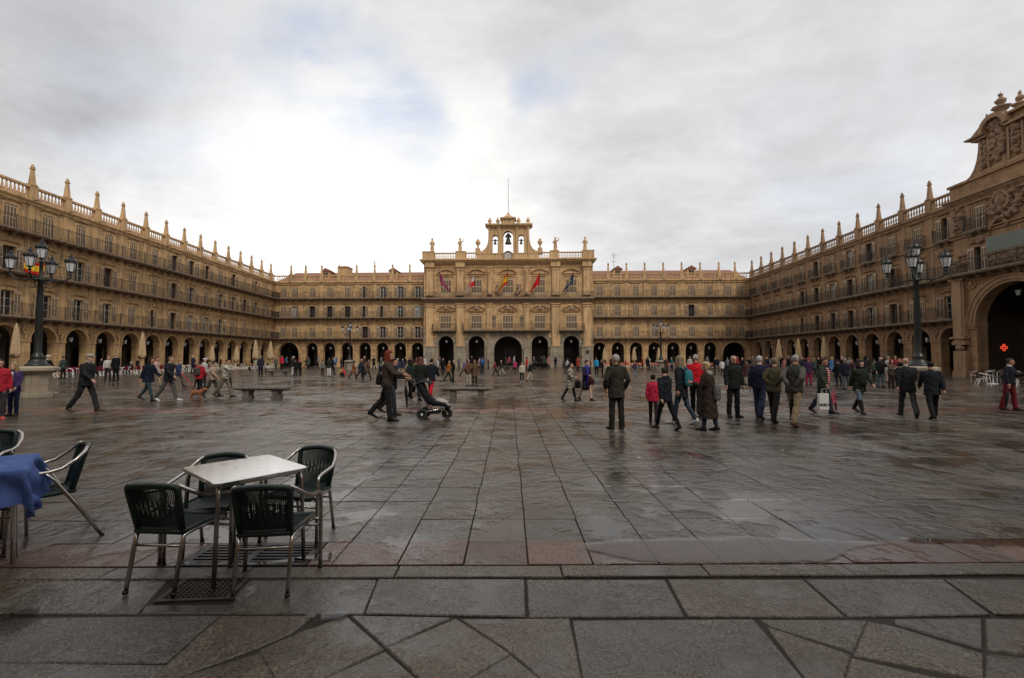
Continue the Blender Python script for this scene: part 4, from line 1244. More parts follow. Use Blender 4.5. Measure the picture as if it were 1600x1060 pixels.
# arcade behind
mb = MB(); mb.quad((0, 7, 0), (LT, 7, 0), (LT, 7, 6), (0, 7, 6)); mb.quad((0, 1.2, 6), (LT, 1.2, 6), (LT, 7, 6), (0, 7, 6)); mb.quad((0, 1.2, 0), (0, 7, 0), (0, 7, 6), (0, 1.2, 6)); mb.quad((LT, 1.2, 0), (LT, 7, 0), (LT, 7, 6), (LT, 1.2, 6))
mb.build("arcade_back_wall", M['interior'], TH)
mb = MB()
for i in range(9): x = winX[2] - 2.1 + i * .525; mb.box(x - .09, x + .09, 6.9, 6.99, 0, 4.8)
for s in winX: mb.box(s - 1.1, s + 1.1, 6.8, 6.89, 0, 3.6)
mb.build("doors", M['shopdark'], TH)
for i, s in enumerate(winX):
    if i != 2: hang_lantern(mTH, s, .6, 5.33, "lantern hanging in the %s arch of the town hall" % ORD[i])
for i, s in enumerate(tx(x) for x in (-12.3, -8.75, -7.2, -3.2, 3.75, 7.55, 9.1, 13.0)):
    mb = MB(); mb.ring_disc((0, 0, 0), .26, .4, .12, 16); mb.disc((0, 0, 0), .26, 16, .05); mb.build("medallion", mss, TH, (s, -.01, 5.35))
mb = MB(); mb.disc((tx(14.0) - .2, -.5, 2.6), .32, 20, .04); mb.build("plaque", M['iron'], TH)

# flags on slanting poles
def flag(X, z, cols, label, kind="bands", side=1):
    p = mTH @ Vector((tx(X), -.9, z)); f = empty("flag", p, aF); tag(f, label, "flag", "flags over the town hall balcony")
    mb = MB(); mb.tube([(0, 0, -.3), (.15 * side, -1.1, 2.6)], .04, 5); mb.smooth = True; mb.ball((.15 * side, -1.12, 2.66), .09); mb.build("flagpole", M['iron'], f)
    mb = MB(); nx, nz = 12, 12
    P0 = []
    for j in range(nz + 1):
        for i in range(nx + 1):
            u, v = i / nx, j / nz
            top = Vector((.15 * side, -1.05, 2.5)); low = Vector((.04 * side, -.3, .75))
            q = top.lerp(low, v)
            w = Vector((1.8 * u * -side * (.55 + .35 * v), -.15 * u + .16 * math.sin(u * 7 + v * 2.2), -u * (1.6 - .3 * v) + .1 * math.sin(u * 5)))
            P0.append(tuple(q + w))
    mb.v = P0
    for j in range(nz):
        for i in range(nx):
            u, v = (i + .5) / nx, (j + .5) / nz
            if kind == "bands": mb.mi = 1 if .28 < v < .72 and len(cols) > 1 else 0
            elif kind == "quarters": mb.mi = (1 if u < .5 else 0) if v < .5 else (0 if u < .5 else 1)
            elif kind == "badge": mb.mi = 1 if (u - .5) ** 2 + (v - .5) ** 2 < .05 else 0
            a = j * (nx + 1) + i; mb.face((a, a + 1, a + nx + 2, a + nx + 1))
    mb.sm = [True] * len(mb.f)
    me = bpy.data.meshes.new("flag_cloth"); me.from_pydata(mb.v, [], mb.f)
    for c in cols: me.materials.append(cloth(c))
    me.polygons.foreach_set("material_index", mb.m); me.update(); link("flag_cloth", me, f)
flag(-11.1, 13.3, [(.68, .05, .25), (.7, .45, .5)], "magenta flag with a pale badge on the town hall, leftmost", "badge", -1)
flag(-5.4, 13.1, [(.75, .04, .04), (.85, .75, .7)], "red and white quartered flag on the town hall", "quarters", 1)
flag(.2, 13.4, [(.78, .03, .02), (.9, .55, .03)], "red and yellow banded flag over the middle window of the town hall", "bands", 1)
flag(5.6, 13.2, [(.80, .02, .03)], "plain red flag on the town hall", "bands", 1)
flag(11.2, 13.2, [(.05, .07, .18), (.5, .4, .1)], "dark blue flag on the town hall, rightmost", "badge", 1)

# ---------------------------------------------------------------- right pavilion with the great arch
def RP(Y): return RW(Y) - .45
yP0, yP1 = 39.25, 22.5
rp0 = (RP(yP0), yP0); rp1 = (RP(yP1), yP1); aR = dirang(rp0, rp1); LPv = math.dist(rp0, rp1)
PV = empty("royal_pavilion", (*rp0, 0), aR); tag(PV, "ruddy carved pavilion with a great arch and curved gable at the right edge", "building")
mPV = Matrix.Translation((*rp0, 0)) @ Matrix.Rotation(aR, 4, 'Z')
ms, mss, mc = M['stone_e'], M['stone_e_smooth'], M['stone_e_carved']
cA = 4.8                                                            # centre of the arch along the facade
mb = MB(); arch_cells(mb, [(0, 9.6, cA, 3.0, 7.4), (9.6, LPv, 13.2, 1.1, 4.3)], Z2 - .1, 0, .85, 26); mb.quad((0, 0, 0), (0, 1.6, 0), (0, 1.6, Z2 - .1), (0, 0, Z2 - .1)); mb.build("arch_wall", ms, PV)
mb = MB()
mb.ring_disc((cA, 0, 4.4), 3.0, 3.2, .12, 30, 0, math.pi); mb.ring_disc((cA, -.001, 4.4), 3.2, 3.5, .2, 30, 0, math.pi); mb.ring_disc((cA, -.002, 4.4), 3.5, 3.62, .28, 30, 0, math.pi)
for a, b in ((cA - 3.62, cA - 2.94), (cA + 2.94, cA + 3.62)): mb.box(a, b, -.2, .87, 4.2, 4.38); mb.box(a + .05, b - .05, -.12, .86, 4.0, 4.2)
mb.build("archivolt", mss, PV)
for x0 in (.05, 8.6):
    mb = MB(); mb.box(x0, x0 + 1.1, -.35, .01, 3.0, Z2 - .5); mb.box(x0 + .15, x0 + .95, -.45, .01, 3.001, Z2 - .501)
    mb.box(x0 - .1, x0 + 1.2, -.5, .01, Z2 - .5, Z2 - .28); mb.box(x0 - .15, x0 + 1.25, -.55, .01, 3.2, 3.4); mb.box(x0 - .05, x0 + 1.15, -.45, .01, 2.7, 3.0)
    mb.box(x0, x0 + 1.1, -.4, .01, 0, 2.2); mb.box(x0 - .08, x0 + 1.18, -.48, .01, 0, .5); mb.build("pilaster", mss, PV)
    mb = MB(); mb.smooth = True; mb.ball((x0 + .55, -.3, 2.45), .42, .22, .3, 10, 5); mb.build("carved_corbel", mc, PV)
mb = MB(); mb.ring_disc((1.55, 0, 7.75), .32, .45, .14, 20); mb.disc((1.55, 0, 7.75), .32, 20, .03); mb.smooth = True; mb.ball((1.55, -.1, 7.75), .2, .14, .27, 10, 6); mb.build("medallion", mss, PV)
# upper storeys
wins = [(2.4, Z2, 'h'), (2.4, Z3, 'c'), (8.7, Z2, 'c'), (8.7, Z3, 'c'), (13.0, Z2, 'c'), (13.0, Z3, 'c')]
mb = MB(); grid_wall(mb, 0, LPv, Z2 - .1, 14.75, [(s - .51, s + .51, z + .02, z + 2.07) for s, z, c in wins]); mb.quad((0, 0, Z2 - .1), (0, .45, Z2 - .1), (0, .45, 14.75), (0, 0, 14.75)); mb.build("upper_wall", ms, PV)
mb = MB(); mb.box(.0, LPv, .3, 6, Z2, 14.7); mb.build("core", M['interior'], PV)
for s, z, c in wins: window(PV, s, z + .02, c, ms=ms, mss=mss)
mb = MB(); mb.box(-.2, LPv, -.12, .01, Z3 - .3, Z3 - .05); mb.box(-.3, LPv, -.3, .01, Z3 - .05, Z3 + .02); mb.build("string_course", mss, PV)
balcony(PV, .1, LPv, Z2, 1.0)
balcony(PV, 1.55, 3.2, Z3 + .02, .6, corb=2.4); balcony(PV, 7.8, 9.6, Z3 + .02, .6, corb=2.4)
# carved figures beside the windows, plaque, lunette and great coat of arms
def carved(cx, z0, w, h, d, n, seed, name="carved_relief"):
    random.seed(seed); mb = MB(); mb.smooth = True
    for i in range(n):
        a = random.random() * 6.28; r = random.random() ** .5
        x = cx + math.cos(a) * r * w / 2; z = z0 + h / 2 + math.sin(a) * r * h / 2; q = random.uniform(.10, .26)
        k = len(mb.v); mb.ball((x, -.05, z), q, q * d * random.uniform(.7, 1.6), q * random.uniform(.7, 1.3), 8, 5)
        for j in range(k, len(mb.v)):
            v = Vector(mb.v[j]); nv = noise.noise_vector(v * 7) * .06; mb.v[j] = tuple(v + nv)
    mb.build(name, mc, PV)
carved(4.6, 12.3, 2.6, 2.9, 1.3, 170, 5, "coat_of_arms"); carved(.75, Z3, .8, 2.3, 1.3, 50, 6); carved(.85, Z2 + .1, .9, 1.6, 1.3, 44, 9); carved(6.9, 12.4, 1.4, 2.2, 1.2, 60, 7)
carved(2.6, 11.0, 1.3, .6, .8, 26, 8); carved(4.9, 8.75, 3.6, .8, .8, 80, 10); carved(cA, 8.05, 3.4, .5, .9, 60, 12)
mb = MB(); mb.smooth = True; mb.ball((4.35, -.2, 13.8), .42, .28, .6, 14, 8); mb.build("bust", mc, PV)
mb = MB(); mb.ring_disc((4.35, 0, 13.8), .58, .76, .3, 24); mb.build("bust_frame", mss, PV)
mb = MB(); mb.ring_disc((4.1, 0, 11.75), .55, .75, .25, 18, 0, math.pi); mb.build("lunette", mss, PV)
mb = MB(); mb.box(3.0, 6.9, -.16, -.001, 9.85, 11.25); pf = mb.build("plaque_frame", mss, PV)
mb = MB(); mb.box(3.1, 6.8, -.2, -.161, 9.95, 11.15); mb.build("plaque", M['plaque'], PV)
for a, b in ((-.1, .2), (1.3, 1.6), (7.2, 7.6)):
    mb = MB(); mb.box((a + b) / 2 - .2, (a + b) / 2 + .2, -.06, .01, Z3 + .1, 14.5); mb.build("pilaster", mss, PV)
# top cornice, attic and curved gable
mb = MB(); mb.box(-.1, LPv, -.16, .01, 14.35, 14.5); mb.box(-.35, LPv, -.4, .5, 14.75, 14.9); mb.box(-.45, LPv, -.55, .5, 14.901, 15.06)
mb.hull8([(-.1, -.15, 14.5), (LPv, -.15, 14.5), (LPv, .01, 14.5), (-.1, .01, 14.5)], [(-.3, -.36, 14.749), (LPv, -.36, 14.749), (LPv, .01, 14.749), (-.3, .01, 14.749)]); mb.build("cornice", mss, PV)
mb = MB(); mb.box(-.1, LPv, -.06, 1.0, 15.06, 16.2); mb.box(-.2, LPv, -.22, 1.1, 16.2, 16.4); mb.build("attic", ms, PV)
prof = [(1.25, 16.4), (1.75, 16.65), (2.1, 17.1), (2.35, 17.7), (2.5, 18.4), (2.6, 19.35)]
mb = MB()
for (xa_, za), (xb_, zb_) in zip(prof, prof[1:]): mb.hull8([(xa_, 0, za), (11, 0, za), (11, .9, za), (xa_, .9, za)], [(xb_, 0, zb_), (11, 0, zb_), (11, .9, zb_), (xb_, .9, zb_)])
mb.build("curved_gable", ms, PV)
mb = MB(); mb.box(2.2, 11, -.1, 0, 16.4, 16.62); mb.box(2.5, 11, -.06, 0, 16.62, 16.75); mb.build("gable_base_moulding", mss, PV)
def archfill(x0, x1, z0, rise, y0, y1, mat, name):
    mb = MB(); n = 12
    for i in range(n):
        a = math.pi * (1 - i / n); b = math.pi * (1 - (i + 1) / n); cx = (x0 + x1) / 2; w = (x1 - x0) / 2
        p, q = (cx + w * math.cos(a), z0 + rise * math.sin(a)), (cx + w * math.cos(b), z0 + rise * math.sin(b))
        mb.hull8([(p[0], y0, z0), (q[0] + 1e-4, y0, z0), (q[0] + 1e-4, y1, z0), (p[0], y1, z0)], [(p[0], y0, p[1] + .001), (q[0] + 1e-4, y0, q[1] + .001), (q[0] + 1e-4, y1, q[1] + .001), (p[0], y1, p[1] + .001)])
    mb.build(name, mat, PV)
mb = MB(); mb.hull8([(1.95, -.5, 19.42), (3.5, -.5, 19.42), (3.5, 1.1, 19.42), (1.95, 1.1, 19.42)], [(1.85, -.55, 19.56), (3.5, -.55, 19.56), (3.5, 1.1, 19.56), (1.85, 1.1, 19.56)]); mb.box(2.3, 3.5, -.3, 1.0, 19.2, 19.419)
mb.hull8([(2.1, -.3, 19.56), (3.4, -.3, 19.56), (3.4, .9, 19.56), (2.1, .9, 19.56)], [(3.0, -.3, 20.2), (3.4, -.3, 20.5), (3.4, .9, 20.5), (3.0, .9, 20.2)])
mb.box(5.0, 11.2, -.4, 1.1, 19.3, 19.5); mb.build("gable_cornice", mss, PV)
mb = MB(); mb.ring_disc((4.2, .0, 19.55), .8, 1.15, .5, 18, 0, math.pi); mb.build("segmental_pediment", mss, PV)
archfill(3.3, 5.1, 19.3, 1.25, .0, .9, ms, "pediment_wall"); carved(4.2, 16.9, 1.1, 2.5, .9, 90, 20); carved(3.1, 16.9, .35, 2.3, .8, 34, 21); carved(5.6, 17.0, .5, 2.4, 1.0, 40, 22); carved(4.2, 19.5, 1.1, .8, .9, 26, 23)
for x in (2.75, 3.4, 4.95, 6.0, 6.9): mb = MB(); mb.box(x, x + .16, -.14, 0, 16.76, 19.2); mb.build("gable_pilaster", mss, PV)
mb = MB(); mb.box(5.1, 11, 0, .9, 19.5, 20.1); mb.box(5.0, 11.2, -.3, 1.1, 20.1, 20.28); mb.build("gable_top", ms, PV)
for x, z, s in ((4.2, 20.7, .95), (5.6, 20.3, .8), (3.05, 20.2, .6), (2.45, 19.7, .42), (8.4, 20.3, .9)):
    mb = MB(); mb.smooth = True
    mb.lathe([(.3, -.3), (.34, 0), (.2, .12), (.5, .35), (.62, .50), (.3, .62), (.14, .74), (.32, .92), (.36, 1.1), (.18, 1.3), (.08, 1.4), (.15, 1.52), (.05, 1.68), (.01, 1.8)], (0, 0, 0), 10)
    random.seed(int(x * 10))
    mb.v = [tuple(Vector(v) + noise.noise_vector(Vector(v) * 7 + Vector((x, 0, 0))) * .12) for v in mb.v]
    o = mb.build("finial", mc, PV, (x, .3, z)); o.scale = (s, s, s)
# inside the great arch: a vaulted passage, dark doors and the lit cross
mb = MB(); D = 5.2; W0 = LPv
mb.quad((0, D, 0), (W0, D, 0), (W0, D, Z2), (0, D, Z2)); mb.quad((0, 1.6, Z2 - .12), (W0, 1.6, Z2 - .12), (W0, D, Z2 - .12), (0, D, Z2 - .12)); mb.quad((0, 1.6, 0), (0, D, 0), (0, D, Z2), (0, 1.6, Z2)); mb.quad((W0, 1.6, 0), (W0, D, 0), (W0, D, Z2), (W0, 1.6, Z2))
mb.build("passage_wall", M['interior'], PV)
mb = MB(); mb.disc((4.6, D - .02, 2.2), 1.9, 24, .06); mb.box(2.7, 6.5, D - .08, D - .02, 0, 2.2); mb.build("passage_door", M['shopdark'], PV)
mb = MB(); mb.box(2.4, 4.2, D - .1, D - .01, 5.6, 7.4); mb.build("passage_window", M['shopdark'], PV)
lp = mPV @ Vector((cA - .4, .9, 7.55))
hang_lantern(mPV, cA - .6, 1.0, 7.55, "lantern hanging in the great arch of the right pavilion")
em = NT("red_neon"); em.b.inputs["Base Color"].default_value = (.3, .02, .01, 1); em.b.inputs["Emission Color"].default_value = (1.0, .09, .04, 1); em.b.inputs["Emission Strength"].default_value = 1.1
mb = MB(); q = .09
for s_, r_ in ((1.0, .018), (.6, .014)):
    pts = [(-1, 3), (1, 3), (1, 1), (3, 1), (3, -1), (1, -1), (1, -3), (-1, -3), (-1, -1), (-3, -1), (-3, 1), (-1, 1), (-1, 3)]
    mb.tube([(a * q * s_, 0, b * q * s_) for a, b in pts], r_, 5)
Yc = 37.9
x_, y_, d_ = ray(1568.7, 543.5); q_ = 40.9 / x_; CR = (40.9, y_ * q_, CAM_Z + d_ * q_)
cr = empty("pharmacy_cross", Vector((*CR[:2], CR[2])), aR); tag(cr, "red neon cross glowing in the dark great arch at right", "neon sign")
mb.build("neon_tubes", em.mat, cr)
mb = MB(); mb.tube([(0, .06, -.1), (0, .06, 5.8)], .012, 5); mb.box(-.3, .3, .04, .08, -.05, .05); mb.box(-.05, .05, .04, .08, -.3, .3); mb.build("bracket", M['iron'], cr)

# plain continuation of the side wings and the fourth side of the square, behind the viewer
def plain_wing(name, label, p, q):
    L_ = math.dist(p, q); B = empty(name, (*p, 0), dirang(p, q)); tag(B, label, "building")
    n = int(L_ / BAY); w = L_ / n
    mb = MB(); arch_cells(mb, [(w * k, w * (k + 1), w * (k + .5), 1.07, ARCH_TOP) for k in range(n)], Z1 - .12, 0, .9, 8); mb.build("arcade_wall", M['stone'], B)
    mb = MB(); grid_wall(mb, 0, L_, Z1 - .12, ZC, [(w * (k + .5) - .5, w * (k + .5) + .5, z, z + 2.05) for k in range(n) for z in (Z1, Z2, Z3)]); mb.build("upper_wall", M['stone'], B)
    mb = MB(); mb.box(0, L_, .29, .4, Z1, ZC - .1); mb.quad((0, 5, 0), (L_, 5, 0), (L_, 5, Z1), (0, 5, Z1)); mb.build("back_wall", M['interior'], B)
    mb = MB(); mb.box(0, L_, .41, 7, ZC - .15, ZC - .02); mb.box(0, L_, -.25, .3, ZC, ZB)
    for z in (Z1, Z2, Z3): mb.box(0, L_, -.9, 0, z - .12, z)
    mb.build("parapet", M['stone_smooth'], B)
plain_wing("arcade_building", "near part of the left wing, beyond the left edge of the photograph", (LW(-6), -6), (LW(29.6), 29.6))
plain_wing("arcade_building", "near part of the right wing, beyond the right edge of the photograph", (RW(23.9), 23.9), (RW(-6), -6))
plain_wing("arcade_building", "side of the square behind the viewer, out of the photograph", (37.4, -7.5), (-40.2, -7.5))
# flag on the left wing balcony

# ================================================================ STREET FURNITURE
def lamp_post(label, loc, rot=R(25), group="four-armed lamp posts of the square"):
    t = empty("street_lamp", (*loc, 0), rot); tag(t, label, "street lamp", group)
    mb = MB()
    mb.lathe([(.66, 0), (.66, .16), (.60, .18), (.60, .24)], (0, 0, 0), 8)
    mb.lathe([(.46, .24), (.46, .98), (.52, 1.02), (.62, 1.08), (.70, 1.10), (.70, 1.2), (.62, 1.24), (.40, 1.28)], (0, 0, 0), 8)
    mb.build("pedestal", M['stone_grey'], t)
    mb = MB(); mb.smooth = True
    mb.lathe([(.38, 1.27), (.38, 1.34), (.30, 1.38), (.27, 1.5), (.20, 1.56), (.24, 1.62), (.17, 1.72), (.12, 1.85), (.125, 2.6), (.10, 4.3), (.085, 4.75), (.12, 4.8), (.12, 4.86), (.07, 4.92), (.06, 5.55), (.09, 5.6), (.05, 5.66)], (0, 0, 0), 12)
    mb.build("post", M['lampiron'], t)

    def lantern(x, y, z, k):
        mb = MB(); mb.lathe([(.02, -.16), (.05, -.1), (.04, -.05), (.11, -.02), (.13, .0)], (0, 0, 0), 6)
        for q in range(6):
            a = 2 * math.pi * (q + .5) / 6
            mb.tube([(math.cos(a) * .125, math.sin(a) * .125, 0), (math.cos(a) * .20, math.sin(a) * .20, .42)], .011, 4)
        mb.lathe([(.215, .41), (.235, .43), (.235, .46), (.20, .50), (.17, .56), (.09, .62), (.07, .68), (.10, .70), (.03, .76), (.035, .80), (.005, .84)], (0, 0, 0), 12)
        for q in range(8):
            a = 2 * math.pi * q / 8; mb.box(math.cos(a) * .225 - .02, math.cos(a) * .225 + .02, math.sin(a) * .225 - .02, math.sin(a) * .225 + .02, .46, .52)
        l = mb.build("lantern", M['lampiron'], t, (x, y, z)); l.scale = (k, k, k)
        mb = MB(); mb.lathe([(.118, .005), (.192, .41)], (0, 0, 0), 6); mb.build("glass", M['lampglass'], l)
    for q in range(4):
        a = q * math.pi / 2; c, s = math.cos(a), math.sin(a)
        mb = MB(); mb.smooth = True
        prof = [(.05, 4.84), (.25, 4.86), (.5, 4.80), (.75, 4.84), (.92, 4.98), (.93, 5.08)]
        mb.tube([(c * r, s * r, z) for r, z in prof], [.035, .03, .028, .028, .03, .035], 6)
        mb.tube([(c * r, s * r, z) for r, z in ((.1, 4.55), (.3, 4.5), (.5, 4.62), (.55, 4.74), (.46, 4.78), (.4, 4.7))], .018, 5)
        mb.ball((c * .93, s * .93, 5.12), .06, seg=6, rows=4)
        mb.build("arm", M['lampiron'], t)
        lantern(c * .93, s * .93, 5.26, .92)
    lantern(0, 0, 5.76, .95)
    return t


lamp_post("tall lamp post at left before the café chairs, its stone pedestal in full view", (-19.3, 19.35))
lamp_post("tall lamp post at right rising behind the two men in suits", (17.0, 18.95), R(42))
x, y = G(547, 502, 6.55); lamp_post("small far lamp post standing before the far left wing", (x, y), R(10))
x, y = G(1032, 499, 6.55); lamp_post("small far lamp post standing before the far right wing", (x, y), R(5))


def bench(label, loc, rz, L=2.0, leg=(.28, .72), style=0, h=.47):
    t = empty("stone_bench", (*loc, 0), rz); tag(t, label, "bench", "backless stone benches on the square")
    mb = MB(); a, w = L / 2, .30
    mb.hull8([(-a + .14, -w + .1, h - .12), (a - .14, -w + .1, h - .12), (a - .14, w - .1, h - .12), (-a + .14, w - .1, h - .12)], [(-a, -w, h - .055), (a, -w, h - .055), (a, w, h - .055), (-a, w, h - .055)])
    mb.hull8([(-a, -w, h - .0549), (a, -w, h - .0549), (a, w, h - .0549), (-a, w, h - .0549)], [(-a + .02, -w + .02, h), (a - .02, -w + .02, h), (a - .02, w - .02, h), (-a + .02, w - .02, h)])
    mb.build("seat", M['bench'], t)
    for s in (-1, 1):
        mb = MB(); c = s * L * .27; q = .11
        if style: mb.rings([[(c - q * f, -.2, z), (c + q * f, -.2, z), (c + q * f, .2, z), (c - q * f, .2, z)] for f, z in ((1.35, 0), (1.3, .06), (.95, .16), (1.0, .24), (1.5, h - .12))])
        else: mb.rings([[(c - q * f, -.2, z), (c + q * f, -.2, z), (c + q * f, .2, z), (c - q * f, .2, z)] for f, z in ((1.1, 0), (1.0, .04), (.95, .25), (1.1, h - .12))])
        mb.build("leg", M['bench'], t)


M['bench'] = sandstone("grey_granite_bench", (0.15, 0.13, 0.11), (0.04, 0.035, 0.03), ashlar=False)
bench("stone bench with flared legs left of centre near the walkers with umbrellas", (-9.62, 18.5), R(-1), 2.1, style=1)
bench("stone bench with square legs behind the pushchair", (-1.53, 18.1), 0, 1.98)
bench("stone bench far left of centre beside the group in white trousers", (*G(434, 587.5),), R(2), 2.2, style=1)
bench("small distant stone bench behind the group at centre left", (*G(503, 578),), 0, 2.2, style=1)
bench("distant stone bench in front of the great middle arch of the town hall", (*G(791, 577.5),), 0, 2.3, style=1)
bench("distant stone bench right of the town hall arches beside the blue scarf woman", (*G(905, 578.5),), 0, 2.2, style=1)


# ---------------------------------------------------------------- near café furniture
def cafe_chair(label, loc, rz, group, raked=False):
    """front of the seat towards local +y. Tubular aluminium arms, woven dark green back and seat."""
    t = empty("cafe_chair", (*loc, 0), rz); tag(t, label, "chair", group)
    mb = MB(); mb.smooth = True; r = .0145; w = .272
    hb = .80 if raked else .745; hs = .425 if raked else .405
    for s in (-1, 1):
        if raked:
            mb.tube([(s * w, .25, 0), (s * w, .235, .35), (s * w, .225, .56), (s * w, .20, .61), (s * w, .14, .63), (s * w, .0, .635), (s * w, -.08, .655), (s * w * .97, -.17, .72), (s * w * .86, -.225, .775), (s * w * .66, -.25, hb + .01)], r, 8)
            mb.tube([(s * w, .03, .632), (s * w * .98, -.03, .56), (s * w * .97, -.17, .33), (s * w * .97, -.36, 0)], r, 8)
        else:
            mb.tube([(s * w, .20, 0), (s * w, .20, .35), (s * w, .195, .545), (s * w, .175, .585), (s * w, .13, .60), (s * w * .98, -.04, .625), (s * w * .88, -.13, .665), (s * w * .76, -.20, .715), (s * w * .64, -.225, hb)], r, 8)
            mb.tube([(s * w * .64, -.235, 0), (s * w * .64, -.175, .30), (s * w * .64, -.155, .375), (s * w * .66, -.11, .39), (s * w * .84, .17, .40)], r, 8)
        mb.tube([(s * w, .20, hs - .03), (s * w * .84, .17, hs - .02)], r * .8, 6)
    if not raked: mb.tube([(-w * .64, -.172, .31), (w * .64, -.172, .31)], r * .75, 6)
    mb.tube([(-w, .20, .33), (w, .20, .33)], r * .75, 6)
    mb.build("frame", M['alu_near'], t)
    mb = MB(); mb.smooth = True
    for s in (-1, 1):
        if raked: ends_ = ((s * w, .2505), (s * w * .97, -.358))
        else: ends_ = ((s * w, .2002), (s * w * .64, -.2345))
        for ex, ey in ends_: mb.tube([(ex, ey, 0), (ex, ey + .001, .022)], .018, 8)
    mb.build("foot_caps", M['black'], t)

    def backpt(u, v):            # u -1..1 across, v 0 bottom .. 1 top
        ww = (.160 + .022 * v)
        yb = -.155 - .085 * v
        return (u * ww, yb - .032 * (1 - u * u) * (.4 + .6 * v), hs + (hb - hs) * v - .010 * v * u * u)
    mb = MB(); mb.smooth = True
    mb.tube([backpt(-1, -.04), backpt(-1, .5), backpt(-1, .92), backpt(-.93, .985), backpt(-.8, 1.0), backpt(-.4, 1.01), backpt(0, 1.015), backpt(.4, 1.01), backpt(.8, 1.0), backpt(.93, .985), backpt(1, .92), backpt(1, .5), backpt(1, -.04)], .0225, 8)
    bk = mb.build("backrest", M['cord_g'], t)
    mb = MB(); n = 34
    for i in range(n):
        u = -.95 + 1.9 * i / (n - 1)
        wob = .018 * math.sin(i * 1.7) 
        mb.tube([backpt(u, 0), backpt(u, .3), backpt(u + wob, .52), backpt(u, .7), backpt(u, 1.0)], .0046, 4)
    for v in (.47, .53): mb.tube([backpt(u, v + .03 * math.sin(u * 9 + v * 40)) for u in [-.98 + 1.96 * k / 18 for k in range(19)]], .0065, 4)
    mb.tube([backpt(u, .0) for u in (-1, -.5, 0, .5, 1)], .02, 6); mb.tube([backpt(u, .06) for u in (-1, -.5, 0, .5, 1)], .014, 6)
    mb.build("cord_strands", M['cord_g'], bk)
    mb = MB(); mb.smooth = True
    def seatpt(a, b): return (a * (.168 + .052 * b), -.17 + .38 * b, hs - .02 * (1 - a * a) * math.sin(b * math.pi))
    for q in (-1, 1): mb.tube([seatpt(q, 0), seatpt(q, .5), seatpt(q, 1)], .019, 6)
    mb.tube([seatpt(-1, 1), seatpt(0, 1), seatpt(1, 1)], .022, 6); mb.tube([seatpt(-1, 0), seatpt(0, 0), seatpt(1, 0)], .018, 6)
    se = mb.build("seat", M['cord_g'], t)
    mb = MB(); n = 27
    for i in range(n):
        b = .02 + .96 * i / (n - 1)
        mb.tube([seatpt(a, b) for a in (-1, -.5, 0, .5, 1)], .0072, 5)
    mb.build("cord_strands", M['cord_g'], se)
    return t


M['alu_near'] = plain("wet_aluminium_tube", (0.50, 0.47, 0.44), 0.22, 1.0, 0.12, 0.0, 7)
def face_dir(dx, dy): return math.atan2(dy, dx) - math.pi / 2
grp = "woven café chairs in the foreground"
cafe_chair("woven chair front left of the bare steel table, its back to the viewer", (-2.42, 3.50), face_dir(.08, 1), grp)
cafe_chair("woven chair front right of the bare steel table, its back to the viewer", (-1.685, 3.44), face_dir(-.12, 1), grp)
cafe_chair("woven chair on the far left side of the steel table, mostly hidden by it", (-2.48, 3.98), face_dir(.12, -1), grp)
cafe_chair("woven chair on the far right side of the steel table, turned to the viewer", (-1.86, 4.31), face_dir(-.18, -1), grp)
cafe_chair("woven chair pushed back from the blue clothed table, seen from the side", (-4.13, 4.26), face_dir(-.66, -.75), grp, True)
cafe_chair("chair cut by the left edge in front of the blue clothed table", (-4.20, 3.58), face_dir(-.2, .98), grp, True)
cafe_chair("chair just showing behind the blue clothed table at the left edge", (-5.56, 5.0), face_dir(.3, -.9), grp, True)


def table_frame(t, a, b, h, mat):
    for sx in (-1, 1):
        for sy in (-1, 1):
            mb = MB(); mb.smooth = True
            mb.tube([(sx * (a + .02), sy * (b + .02), 0), (sx * a, sy * b, h - .09), (sx * (a - .03), sy * b * .97, h - .035), (sx * (a - .09), sy * b * .9, h - .02)], .016, 8); mb.build("leg", mat, t)
    mb = MB(); mb.box(-a + .05, a - .05, -b + .0, -b + .02, h - .045, h - .025); mb.box(-a + .05, a - .05, b - .02, b, h - .045, h - .025); mb.box(-a, -a + .02, -b + .03, b - .03, h - .045, h - .025); mb.box(a - .02, a, -b + .03, b - .03, h - .045, h - .025)
    mb.build("apron", mat, t)


def rounded(a, b, r, n=5):
    out = []
    for cx, cy, a0 in ((a - r, b - r, 0), (-a + r, b - r, 90), (-a + r, -b + r, 180), (a - r, -b + r, 270)):
        for i in range(n + 1): q = R(a0 + 90 * i / n); out.append((cx + r * math.cos(q), cy + r * math.sin(q)))
    return out


t = empty("cafe_table", (-2.12, 3.83, 0), R(-41)); tag(t, "bare square steel table with rounded corners between four woven chairs", "table")
table_frame(t, .345, .30, .73, M['alu_near'])
rr = rounded(.385, .34, .05)
mb = MB(); k = .03
mb.rings([[(x, y, z) for x, y in rounded(.385 - d, .34 - d, .05)] for d, z in ((.012, .706), (.0, .71), (.0, .728), (.004, .733))]); mb.build("tabletop", M['steel'], t)
t = empty("cafe_table", (-4.38, 3.86, 0), R(-50)); tag(t, "table under a blue cloth, cut by the left edge", "table")
table_frame(t, .36, .3, .72, M['alu'])
mb = MB(); mb.box(-.42, .42, -.36, .36, .70, .73); mb.build("tabletop", M['steel'], t)
